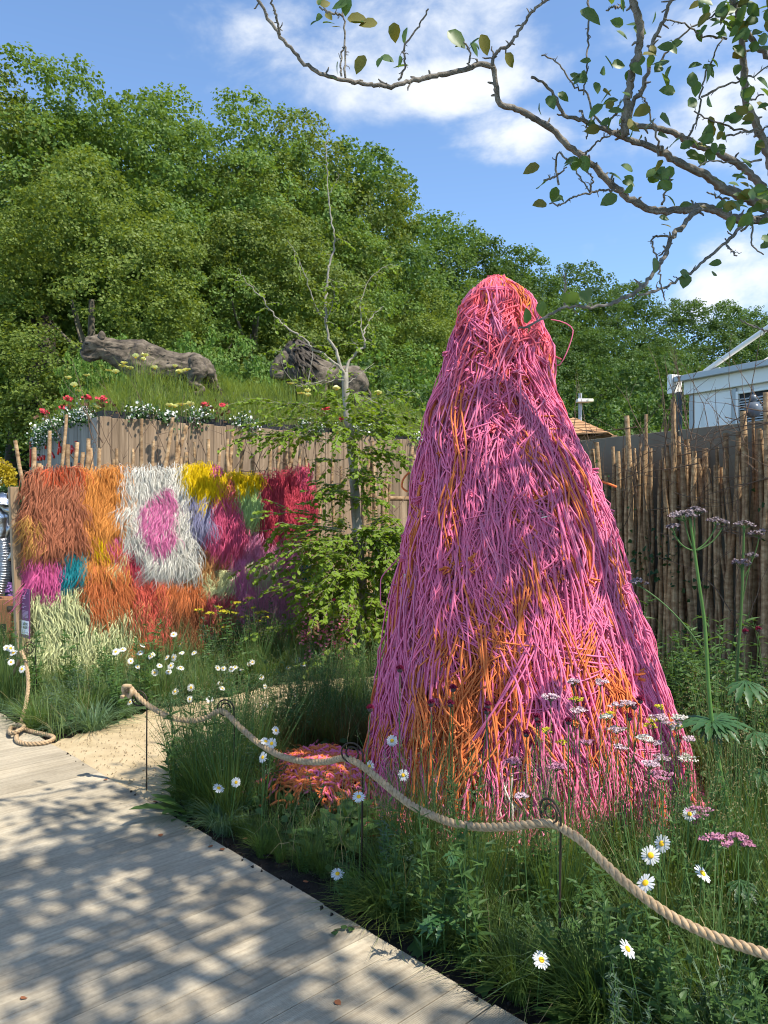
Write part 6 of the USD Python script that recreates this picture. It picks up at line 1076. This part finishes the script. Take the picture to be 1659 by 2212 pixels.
# edge of the boardwalk: arching tufts
edge = [S(s_, t_) for s_, t_ in zip(np.r_[np.linspace(-.55, 2.35, 32)] + r.normal(0, .03, 32), r.uniform(.09, .24, 32))]
edge = [p for p in edge if Point(p).within(RIGHT)]
plant('grass_tuft', 'arching boardwalk-edge grass tuft', 'grass tuft', 'grass tufts along the boardwalk', edge, [K_tuft[2], K_tuft[0], K_tuft[3], K_tuft[2]], r, .6, 1.1)
ledge = [np.array(p) for p in ((-2.42, 5.72), (-2.1, 6.05), (-1.78, 6.42), (-2.75, 5.98), (-2.5, 6.15), (-1.4, 6.85), (-1.1, 7.15), (-3.1, 6.25), (-2.15, 6.5), (-1.7, 6.85), (-2.9, 6.5), (-.75, 7.5), (-.4, 7.75), (0.1, 7.85))]
plant('grass_tuft', 'spiky blue-green path-side tuft', 'grass tuft', 'blue-green tufts beside the path', ledge, K_tuft[:2], r, .9, 1.25)
inner = sample(RIGHT.buffer(-.1), 120, r, .14, inview)
far_c = np.array([Point(p).distance(CONE_P) for p in inner]); 
plant('grass_tuft', 'fine green grass tuft', 'grass tuft', 'grass tufts inside the bed', inner[:48], [K_tuft[2], K_tuft[3], K_tuft[2], K_tuft[0]], r, .85, 1.25)
plant('tall_grass', 'tall feathery grass', 'grass', 'tall feathery grasses in the bed', inner[48:84], K_tall, r, .75, 1.08)
plant('leafy_plant', 'upright leafy green herb', 'plant', 'leafy herbs in the bed', inner[84:], K_herb, r, .75, 1.15)
infront = [(.66, 2.93), (.52, 3.1), (.95, 2.7), (1.15, 2.95), (.35, 3.05), (1.3, 3.2), (.15, 3.4), (.8, 3.2), (1.45, 2.7), (1.05, 3.35), (1.6, 3.1), (1.75, 3.9), (1.9, 4.4), (1.7, 3.5)]
plant('tall_grass', 'dense upright fine grass', 'grass', 'upright grass clumps before the cone', [np.array(p) for p in infront], [K_tall[1], K_tall[0], K_tall[1]], r, .9, 1.12)
front_h = [(.05, 2.98), (-.15, 3.15), (.2, 2.82), (.75, 2.42), (.95, 2.35), (1.15, 2.45), (.85, 2.6), (1.2, 2.2), (1.05, 2.15), (.9, 2.2), (1.3, 2.55), (1.35, 2.35), (.72, 2.25), (-.35, 3.45), (.3, 2.7), (-.55, 3.7), (-.75, 4.0), (-.95, 4.3), (-.45, 3.9), (-.9, 4.6), (-.6, 4.35), (1.5, 2.35), (1.55, 2.55), (1.2, 1.95), (1.0, 1.95)]
plant('leafy_plant', 'edge-side leafy herb', 'plant', 'leafy herbs along the boardwalk', [np.array(p) for p in front_h], K_herb, r, .62, 1.0)
ros = [S(s_, t_) for s_, t_ in ((-.32, .16), (-.1, .2), (.25, .17), (.55, .22), (.95, .18), (-.6, .2), (-.75, .3), (-.45, .42), (.1, .45), (1.4, .25), (-.95, .2))]
plant('leaf_rosette', 'low toothed leaf rosette', 'plant', 'toothed rosettes by the boardwalk', ros, K_ros, r, .8, 1.25)
ros2 = sample(RIGHT, 26, r, .2, inview); plant('leaf_rosette', 'large toothed leaf rosette', 'plant', 'toothed rosettes inside the bed', ros2, K_ros, r, .9, 1.5)
plant('bronze_grass', 'bronze-tinted wispy grass', 'grass', 'bronze grasses by the rope spill', [np.array(p) for p in ((-.28, 5.15), (-.1, 5.25), (-.45, 5.25), (-.02, 5.05), (-.2, 5.4), (-.6, 5.1))], [K_gold], r, .9, 1.15)
lin = sample(LEFTBED, 150, r, .15, inview)
plant('grass_tuft', 'grass tuft below the rugs', 'grass tuft', 'grass tufts under the rugs', lin[:55], [K_tuft[2], K_tuft[2], K_tuft[0], K_tuft[3]], r, 1.0, 1.35)
plant('tall_grass', 'seeding grass below the rugs', 'grass', 'tall grasses under the rugs', lin[55:100], K_tall, r, .85, 1.05)
plant('leafy_plant', 'leafy herb below the rugs', 'plant', 'leafy herbs under the rugs', lin[100:], K_herb, r, .9, 1.25)
back = [p for p in sample(Polygon([(1.9, 4.6), (2.0, 5.6), (1.6, 6.5), (2.5, 6.9), (3.2, 5.7), (3.0, 4.4), (2.2, 3.8)]), 34, r, .14)]
plant('leafy_plant', 'tall fence-side leafy herb', 'plant', 'leafy herbs before the stick fence', back, [K_herb[3], K_herb[0], K_herb[1]], r, 1.2, 1.75)
strip = Polygon([(-1.27, 4.36), (-1.12, 4.9), (-.9, 5.5), (-.56, 6.0), (-.1, 6.45), (.1, 6.1), (-.45, 5.5), (-.75, 4.9), (-.6, 3.95), (-.95, 4.02)])
stp = sample(strip, 64, r, .085)
plant('leafy_plant', 'tall path-side leafy stems', 'plant', 'leafy stems beside the path', stp[:34], [K_herb[3], K_herb[0], K_herb[2]], r, .8, 1.1)
plant('tall_grass', 'upright path-side grass', 'grass', 'upright grass beside the path', stp[34:], K_tall, r, .75, 1.0)
dense = sample(Polygon([S(-.9, .15), S(2.4, .15), S(2.4, .75), S(1.5, .8), (.2, 3.55), (.9, 3.45), (1.6, 3.3), (2.0, 2.2)]), 90, r, .1, inview)
plant('leafy_plant', 'bushy front-bed herb', 'plant', 'leafy herbs of the front bed', dense[:40], [K_herb[0], K_herb[1], K_herb[3], K_herb[0]], r, .55, .95)
plant('grass_tuft', 'front-bed grass tuft', 'grass tuft', 'grass tufts of the front bed', dense[40:], [K_tuft[2], K_tuft[3], K_tuft[2]], r, .8, 1.15)
# low ground cover
n = 5200; P = sample_all = None
def cover(poly, n, seed):
    r_ = RNG(seed); x0, y0, x1, y1 = poly.bounds; pp = prep(poly); c = np.c_[r_.uniform(x0, x1, n * 4), r_.uniform(y0, y1, n * 4)]; return np.array([p for p in c if pp.contains(Point(p))])[:n]
c1 = np.vstack([cover(RIGHT.buffer(-.08), 5200, 5), cover(LEFTBED.buffer(-.06), 4200, 6)]); n = len(c1); r = RNG(221)
solo('ground_cover', scatter(LEAF, np.c_[c1, np.abs(r.normal(0, .05, n))], rnd_frames(n, r, 1.6), r.uniform(.025, .06, n)), M_leafy, 'small low leaves covering the soil between the plants', 'ground cover', kind='stuff')
M_mead = mat_bits('pale_meadow_grass', [(.15, .21, .07), (.20, .27, .10), (.27, .33, .14), (.36, .38, .2)], .55, .45)
c2 = cover(LEFTBED, 9000, 8); n = len(c2); solo('meadow_grass', blades(np.c_[c2, np.full(n, -.03)], r.uniform(.15, .46, n), r.normal(0, .09, (n, 2)), r.uniform(.0, .5, n), r.uniform(.0016, .003, n), r), M_mead, 'pale loose grass filling the bed under the rugs', 'grass', kind='stuff')
c2 = cover(RIGHT.buffer(-.05), 9000, 7); n = len(c2)
solo('meadow_grass', blades(np.c_[c2, np.full(n, -.03)], r.uniform(.12, .42, n), r.normal(0, .07, (n, 2)), r.uniform(.0, .5, n), r.uniform(.0013, .0026, n), r), M_green, 'loose grass filling the bed around the cone', 'grass', kind='stuff')
c4 = np.vstack([cover(RIGHT.buffer(-.05), 1500, 17), cover(LEFTBED, 1100, 18)]); n = len(c4); M_straw = mat_bits('straw', [(.32, .26, .13), (.42, .35, .19), (.24, .18, .09), (.20, .20, .08)], .75, .3)
solo('dry_stems', blades(np.c_[c4, np.full(n, -.02)], r.uniform(.12, .5, n), r.normal(0, .16, (n, 2)), r.uniform(.0, .9, n), r.uniform(.001, .0022, n), r, 5), M_straw, 'dry bent straw-coloured stems scattered through the beds', 'dry stems', kind='stuff')
# far bed behind the left post
farl = Polygon([(-7.2, 8.0), (-3.7, 7.4), (-3.9, 11.5), (-8.0, 12.5)]); c3 = cover(farl, 9000, 9); n = len(c3); r = RNG(222)
solo('far_bed_grass', blades(np.c_[c3, np.full(n, -.1)], r.uniform(.2, .55, n), r.normal(0, .1, (n, 2)), r.uniform(.0, .5, n), r.uniform(.003, .007, n), r), M_green, 'green planting around the silver sculpture behind the post', 'planting', kind='stuff')
M_all = mat_bits('allium_purple', [(.30, .16, .42), (.38, .22, .5)], .7, .15)
for px, py, lb in ((10, 1272, 'purple flower head low beside the plinth'), (30, 1288, 'broad purple flower head left of the sign post'), (24, 1268, 'small purple flower head behind the sign post'), (37, 1290, 'purple flower head touching the sign post')):
    p = W(px, py, 9.4); t = thing('purple_flower', lb, 'flower', 'purple flowers by the sculpture'); u = unit(r.normal(0, 1, (60, 3))) * [.085, .085, .05]; put(t, 'head', scatter(DISC, p + u, rnd_frames(60, r, .8, [0, -.6, 0]), r.uniform(.012, .022, 60)), M_all); put(t, 'stem', tubes(np.array([[p, [p[0], p[1], -.1]]]), .004, 4), M_stalk)

# flowers -----------------------------------------------------------
def daisy_kind(name, seed):
    r_ = RNG(seed); k = kind_class(name); n = 19; a_ = np.arange(n) * 2 * np.pi / n + r_.normal(0, .06, n)
    put(k, 'petals', scatter(leaf_shape(ys=(0, .3, .7, .93, 1), ws=(.07, .12, .145, .10, 0), fold=.1, curl=.12), np.c_[.007 * np.cos(a_), .007 * np.sin(a_), 0 * a_], frames(np.c_[np.cos(a_), np.sin(a_), r_.uniform(-.15, .2, n)], np.tile([0, 0, 1.], (n, 1))), r_.uniform(.021, .026, n)), M_petal)
    e = trimesh.creation.icosphere(2); ev = np.array(e.vertices) * [.0098, .0098, .005] + [0, 0, .0015]; put(k, 'eye', (ev, np.array(e.faces)), M_eye, True); return k
K_dz = [daisy_kind('daisy_head', 1), daisy_kind('daisy_head_b', 2)]
def z8(x, y): return CX + x / 2, 1526 + y / 2
def z6(x, y): return x / 2, 1460 + y / 2
dz = [(z8(*p), .44, 'R') for p in ((35, 148), (83, 297), (1320, 465), (1200, 593), (1152, 643), (1130, 763), (1376, 722), (1052, 1048), (680, 1095))] + [(z6(*p), .42, 'R') for p in ((945, 485), (1135, 352), (1148, 283), (1174, 292), (1192, 236), (1020, 460), (1597, 390), (1550, 522))] + [(z6(*p), .30, 'R') for p in ((1458, 855),)] + [(z6(*p), .40, 'L') for p in ((1265, 85), (1142, 135), (1272, 120), (945, 37), (960, 55), (757, 68), (825, 50), (1130, 8), (580, 113), (562, 113))]
dz += [(Z5(*p), .5, 'L') for p in ((45, 810), (35, 855), (60, 830), (95, 900), (48, 870), (55, 830), (28, 808), (750, 750), (615, 797), (605, 830), (660, 835), (720, 850), (565, 865), (595, 890), (690, 885), (738, 885), (780, 895), (728, 912), (785, 830), (838, 830), (750, 850), (668, 915), (500, 825), (780, 793), (1285, 860), (1245, 893), (940, 895), (1015, 893), (1075, 880), (1130, 935), (1045, 905), (825, 980), (757, 998), (950, 963), (960, 983), (1145, 975), (820, 1030), (905, 1030), (650, 845), (1310, 880), (1000, 900), (965, 897), (1090, 870), (530, 815))]
heads = []
for (px, py), h, side in dz:
    for h_ in np.r_[h, np.arange(h + .06, .05, -.03)]:
        d = (EYE - h_) * F / (py - CY); p = W(px, py, d)
        if Point(p[:2]).within(RIGHT if side == 'R' else LEFTBED): break
    heads.append((p, d))
lab = landmark_labels([p for p, _ in heads], 'oxeye daisy'); r = RNG(231)
for (p, d), lb in zip(heads, lab):
    t = thing('oxeye_daisy', lb, 'daisy', 'white oxeye daisies'); q_ = f'{t}/flower'; x = UsdGeom.Xform.Define(stage, q_); s = r.uniform(.8, 1.08)
    x.AddTranslateOp().Set(Gf.Vec3d(*map(float, p))); x.AddRotateXYZOp().Set(Gf.Vec3f(float(r.uniform(12, 75)), float(r.normal(0, 18)), float(r.uniform(-50, 50)))); x.AddScaleOp().Set(Gf.Vec3f(s, s, s)); x.GetPrim().GetReferences().AddInternalReference(K_dz[r.integers(2)]); x.GetPrim().SetInstanceable(True)
    b = np.array([p[0] + r.normal(0, .05), p[1] + .03 + r.normal(0, .03), -.03]); m_ = (p * .6 + b * .4) + [0, .012, 0]; put(t, 'stem', tubes(bspline(np.array([p - [0, -.003, .004], m_, b]), 8), .0018, 5), M_stalk, True)
def stalk(t, p, lean, r0=.003, h0=-.03, n=9, name='stem'):
    b = np.array([p[0] + lean[0], p[1] + lean[1], h0]); mid = p * .55 + b * .45 + [lean[0] * -.15, 0, 0]; put(t, name, tubes(bspline(np.array([p, mid, b]), n), np.linspace(r0 * .7, r0, n), 6), M_stalk, True)
# dark red thistles
def D5(x, y): return 1260.8 + x / 4.167, 1426.7 + y / 4.167
th_ = [D5(510, 355), D5(455, 410), D5(410, 510), D5(855, 705), D5(735, 1055), (864, 1445), (931, 1519), (973, 1520), (979, 1487), (1054, 1523), (1051, 1535), (1160, 1550), (1163, 1560), (1228, 1558), (1137, 1585), (1638, 1359), (1610, 1364), (722, 1297), (800, 1530), (449, 1415)]
ths = []
for px, py in th_:
    d = 3.35 if px > 1300 and py > 1400 else (3.45 if px < 1300 and py > 1430 else 5.0)
    if px > 1600: d = 4.6
    if px < 750: d = 7.2
    ths.append(W(px, py, d))
r = RNG(241)
for p, lb in zip(ths, landmark_labels(ths, 'dark red thistle')):
    t = thing('thistle', lb, 'thistle', 'dark red thistles'); n = 110; u = unit(r.normal(0, 1, (n, 3)) + [0, 0, .8]); u[:, 2] = np.abs(u[:, 2]); put(t, 'florets', tubes(p + u[:, None] * (np.linspace(.2, 1, 3)[None, :, None] * r.uniform(.015, .021, (n, 1, 1))) , np.array([.0008, .0014, .0016]), 3), M_thistle)
    e = trimesh.creation.icosphere(2); put(t, 'bract', (np.array(e.vertices) * [.0125, .0125, .011] + p - [0, 0, .006], np.array(e.faces)), M_bract, True); stalk(t, p - [0, 0, .01], r.normal(0, .07, 2), .0032)
# flat umbels
def umbel(t, p, R_, m, n=14, k=16, dome=.25, fl_=.0042):
    """a flat head of small round clusters on rays"""
    a_ = RNG(int(abs(p[0] * 1e5)) % 99991); rr = np.sqrt(a_.random(n)) * R_; th = a_.uniform(0, 6.28, n); c = p + np.c_[rr * np.cos(th), rr * np.sin(th), -dome * rr ** 2 / R_ + a_.normal(0, .002, n)]
    put(t, 'rays', tubes(np.stack([np.tile(p - [0, 0, R_ * .9], (n, 1)), c - [0, 0, .003]], 1), .0009, 3, cap=False), M_stalk); I = np.repeat(np.arange(n), k); q_ = c[I] + a_.normal(0, 1, (n * k, 3)) * [R_ * .14, R_ * .14, R_ * .05]; put(t, 'florets', scatter(DISC, q_, rnd_frames(n * k, a_, 1.2, [0, -.5, 0]), a_.uniform(.6, 1.3, n * k) * fl_), m)
um = [(D5(780, 540), .05, 0), (D5(680, 490), .04, 0), (D5(390, 370), .035, 0), (D5(690, 860), .04, 0), (D5(950, 870), .045, 2), (D5(600, 920), .03, 0), (D5(660, 730), .025, 0), (D5(550, 680), .04, 2), (D5(940, 690), .03, 0), (D5(700, 1010), .045, 1), (D5(1060, 1340), .052, 1), (D5(1200, 1590), .05, 1), (D5(1390, 1570), .032, 1), (D5(1480, 1640), .02, 1), (D5(150, 180), .035, 0), (D5(300, 600), .04, 0), (D5(860, 500), .035, 2), (D5(840, 590), .03, 2), ((1129, 1718), .03, 0), ((1202, 1651), .032, 1), ((1190, 1500), .04, 0), ((1250, 1530), .035, 0), ((1310, 1545), .03, 2), ((1240, 1470), .03, 0), ((1330, 1520), .03, 0), ((1270, 1600), .03, 1), ((1110, 1640), .03, 1), ((1340, 1610), .03, 0)]
ups = [W(px, py, 3.3 if py < 1640 else (2.75 if py < 1770 else 2.45)) for (px, py), _, _ in um]; r = RNG(251)
for i, (p, (_, R_, mi)) in enumerate(zip(ups, um)):
    lb = landmark_labels(ups, ['pale pink flat flower', 'mauve flat flower', 'cream flat flower'][mi])[i]; t = thing('flat_flower', lb, 'flower', 'flat-headed flowers before the cone'); umbel(t, p, R_ * .9, (M_pinkum, M_mauvum, M_whitum)[mi]); stalk(t, p - [0, 0, R_ * .8], r.normal(0, .04, 2), .0024)
yu = [D5(700, 400), D5(590, 570), D5(840, 580), D5(330, 600), D5(620, 520), D5(240, 470), (1244, 1506), (1180, 1575), (1217, 1600)]; ypl = [W(px, py, 3.4) for px, py in yu]
yl = [W(x, y, 7.9) for x, y in ((470, 1310), (482, 1318), (505, 1322), (530, 1330), (548, 1312), (555, 1322), (570, 1320), (560, 1340), (490, 1352), (560, 1370), (488, 1320), (540, 1290), (512, 1300), (455, 1322), (430, 1315), (575, 1332))]
for i, (p, lb) in enumerate(zip(ypl + yl, landmark_labels(ypl + yl, 'yellow umbel flower'))):
    t = thing('yellow_umbel', lb, 'flower', 'yellow umbel flowers'); umbel(t, p, .028 if i < len(ypl) else .045, M_yelum, 12, 9, .3, .0034 if i < len(ypl) else .0055); stalk(t, p - [0, 0, .03], r.normal(0, .05, 2), .0022)
fen = [np.array([(x - CX) / F * 7.95, 7.95 + r.normal(0, .2)]) for x in (450, 480, 505, 530, 550, 565, 470, 520)]
plant('leafy_plant', 'feathery herb', 'plant', 'herbs under the yellow umbels', fen, [K_herb[2], K_herb[0]], r, 1.5, 1.9)
# pink spikes before the slim tree
sp_ = [W(x, y, 7.4) for x, y in ((655, 1340), (672, 1325), (690, 1345), (705, 1330), (722, 1350), (738, 1335), (755, 1310), (700, 1365), (735, 1370), (668, 1368), (760, 1350), (1628, 1340))]
for p, lb in zip(sp_, landmark_labels(sp_, 'pink bell spike')):
    t = thing('pink_spike', lb, 'flower', 'pink flower spikes'); n = 34; k = r.random(n); q_ = p + np.c_[r.normal(0, .022, (n, 2)), -.26 * k + .03]; put(t, 'bells', scatter(leaf_shape(ws=(.2, .35, .4, .3, 0), curl=-.2), q_, frames(np.c_[r.normal(0, 1, (n, 2)), -.3 + 0 * k], rnd_frames(n, r)[:, :, 2]), r.uniform(.018, .03, n)), M_penst); stalk(t, p, r.normal(0, .03, 2), .0028)
# tall angelica with mauve-grey heads and big palmate leaves
ag = thing('tall_angelica', 'tall plant with ribbed green stem, whorl of palmate leaves and greyish heads', 'plant')
SP = np.array([W(1490, 1120, 3.45), W(1500, 1190, 3.45), W(1510, 1261, 3.45), W(1522, 1348, 3.45), W(1530, 1478, 3.45), W(1537, 1553, 3.45), W(1554, 1660, 3.45), W(1573, 1750, 3.45), [*W(1580, 1800, 3.45)[:2], -.03]]); put(ag, 'stem', tubes(bspline(SP, 50), np.linspace(.006, .0125, 50), 10), mat('angelica_stem', [(.07, .15, .03), (.10, .19, .045)], 20, .5, (1, 1, .2)), True)
for (hx, hy, R_, k) in ((1478, 1103, .055, 26), (1500, 1096, .04, 16), (1455, 1133, .036, 14), (1547, 1118, .038, 14), (1560, 1125, .022, 8)):
    p = W(hx, hy, 3.45); umbel(ag, p, R_, M_darkum, k, 18, .5, .0048); put(ag, 'side_stem', tubes(bspline(np.array([p - [0, 0, .03], (p + SP[1]) / 2 - [0, 0, .04], SP[1] if hx > 1450 else SP[2]]), 10), .0035, 6), M_stalk, True)
ag2 = thing('tall_angelica', 'thinner tall stem with small mauve heads at the far right', 'plant'); SQ = np.array([W(1607, 1135, 3.9), W(1604, 1250, 3.9), W(1600, 1340, 3.9), W(1592, 1450, 3.9), [*W(1590, 1500, 3.9)[:2], -.03]]); put(ag2, 'stem', tubes(bspline(SQ, 40), np.linspace(.006, .011, 40), 8), M_stalk, True)
for (hx, hy, R_) in ((1607, 1126, .045), (1600, 1208, .05), (1640, 1145, .04), (1625, 1195, .03)):
    p = W(hx, hy, 3.9); umbel(ag2, p, R_, M_darkum, 16, 14, .5, .005); put(ag2, 'side_stem', tubes(bspline(np.array([p - [0, 0, .03], (p + SQ[1]) / 2 - [0, 0, .05], SQ[1 if hy < 1150 else 2]]), 10), .003, 6), M_stalk, True)
ag3 = thing('tall_angelica', 'greyish flower head leaning against the right flank of the cone', 'plant'); p = W(1380, 1251, 3.55); umbel(ag3, p, .036, M_darkum, 14, 14, .5, .005); put(ag3, 'stem', tubes(bspline(np.array([p - [0, 0, .03], W(1440, 1310, 3.5), W(1515, 1400, 3.45)]), 14), .0035, 6), M_stalk, True)
M_palm = mat_bits('palmate_leaf', [(.04, .105, .03), (.055, .13, .035)], .4, .25, spec=.5)
PALM = leaf_shape(ys=(0, .3, .5, .56, .68, .74, .86, .9, 1), ws=(.02, .035, .075, .12, .075, .10, .05, .055, 0), fold=.3, curl=.3)
def palmate(parent, c, d, L_, n=7):
    a_ = np.linspace(-1.15, 1.15, n); d = unit(d); s = unit(np.cross(d, [0, 0, 1])); D_ = np.array([d * math.cos(x) + s * math.sin(x) for x in a_]); put(parent, 'leaf', scatter(PALM, np.tile(c, (n, 1)), frames(D_, np.tile([0, -.25, 1.], (n, 1))), L_ * (1 - .35 * np.abs(a_))), M_palm, True)
wc = W(1537, 1556, 3.45)
for d, L_ in (((-1, -.25, .08), .17), ((1, -.3, .1), .18), ((-.5, -1, -.15), .14), ((.6, -.9, -.25), .15), ((-.9, .4, .25), .13), ((.9, .5, .3), .16), ((-.6, -.6, -.9), .11), ((.4, -.6, -.9), .12)): palmate(ag, wc, np.array(d), L_)
for (px, py, d_, L_) in ((1640, 1660, (-.5, -1, -.2), .13), (1610, 1470, (-.3, -1, -.3), .17), (1630, 1580, (.3, -1, -.3), .16), (1600, 1900, (-.2, -1, -.3), .12)): palmate(ag2, W(px, py, 3.6 if py < 1700 else 2.9), np.array(d_), L_)
JAG = leaf_shape(ys=(0, .12, .2, .27, .34, .42, .48, .56, .62, .70, .77, .85, 1), ws=(.02, .03, .13, .03, .17, .035, .18, .04, .15, .04, .10, .04, 0), fold=.3, curl=.45)
# jagged big leaves and the fallen sprig by the edge
jg = [(960, 2040, (-.3, -1, -.1), .11), (1035, 2080, (.3, -1, -.2), .12), (1000, 1900, (-.6, -1, .2), .09)]
for i, (px, py, d_, L_) in enumerate(jg):
    p = W(px, py, 2.72 if px < 1500 else 2.6); t = thing('jagged_leaf_plant', landmark_labels([W(a_, b_, 2.72) for a_, b_, _, _ in jg], 'jagged-leaved plant')[i], 'plant', 'plants with jagged leaves')
    n = 6; a_ = r.normal(0, .8, n); dd = np.array([[d_[0] + x, d_[1], d_[2] + abs(x) * .3] for x in a_]); put(t, 'leaves', scatter(JAG, np.tile(p + [0, .05, .08], (n, 1)), frames(dd, np.tile([0, -.3, 1.], (n, 1))), L_ * r.uniform(.8, 1.15, n)), M_palm, True); put(t, 'stem', tubes(np.array([[p + [0, .05, .06], [p[0] + .01, p[1] + .08, -.03]]]), .004, 5), M_stalk, True)
sg_ = thing('fallen_sprig', 'small dry sprig lying on the boards', 'sprig'); p = GD(780, 2003, .006); a1_ = GD(715, 2015, .006); put(sg_, 'stem', tubes(bspline(np.array([p, (p + a1_) / 2 + [0, .012, .004], a1_]), 10), .0016, 5), M_twig, True); put(sg_, 'leaves', scatter(LEAF, np.array([lerp(p, a1_, k) + [0, 0, .004] for k in (.25, .45, .6, .75, .9)]), frames(r.normal(0, 1, (5, 3)) * [1, 1, .1], np.tile([0, 0, 1.], (5, 1))), np.full(5, .028)), M_leafy, True)
M_dry = mat_bits('dry_leaf', [(.28, .10, .04), (.35, .20, .08), (.22, .12, .06)], .7, .1); dl = [GD(x, y, .004) for x, y in ((346, 1801), (723, 2161), (230, 1685), (460, 1828), (484, 1836), (45, 2158), (330, 1732), (535, 1812), (655, 1905))]
for q_, lb in zip(dl, ['small rust leaf on the boards left of the bed edge', 'curled brown leaf low on the boards by the edge', 'dry leaf on the boards at the tip of the sand', 'dry leaf at the edge below the second stake', 'curled leaf beside it at the board ends', 'tiny pink-brown scrap on the near boards', 'dry leaf at the foot of the path stake', 'brown leaf on dark soil at the board ends', 'dry crumbled leaf at the edge by the long tufts']):
    solo('dry_leaf', scatter(LEAF, [q_], frames(r.normal(0, 1, (1, 3)) * [1, 1, .1], np.array([[0, 0, 1.]])), np.array([.026])), M_dry, lb, 'leaf', True, 'dry leaves on the boards')
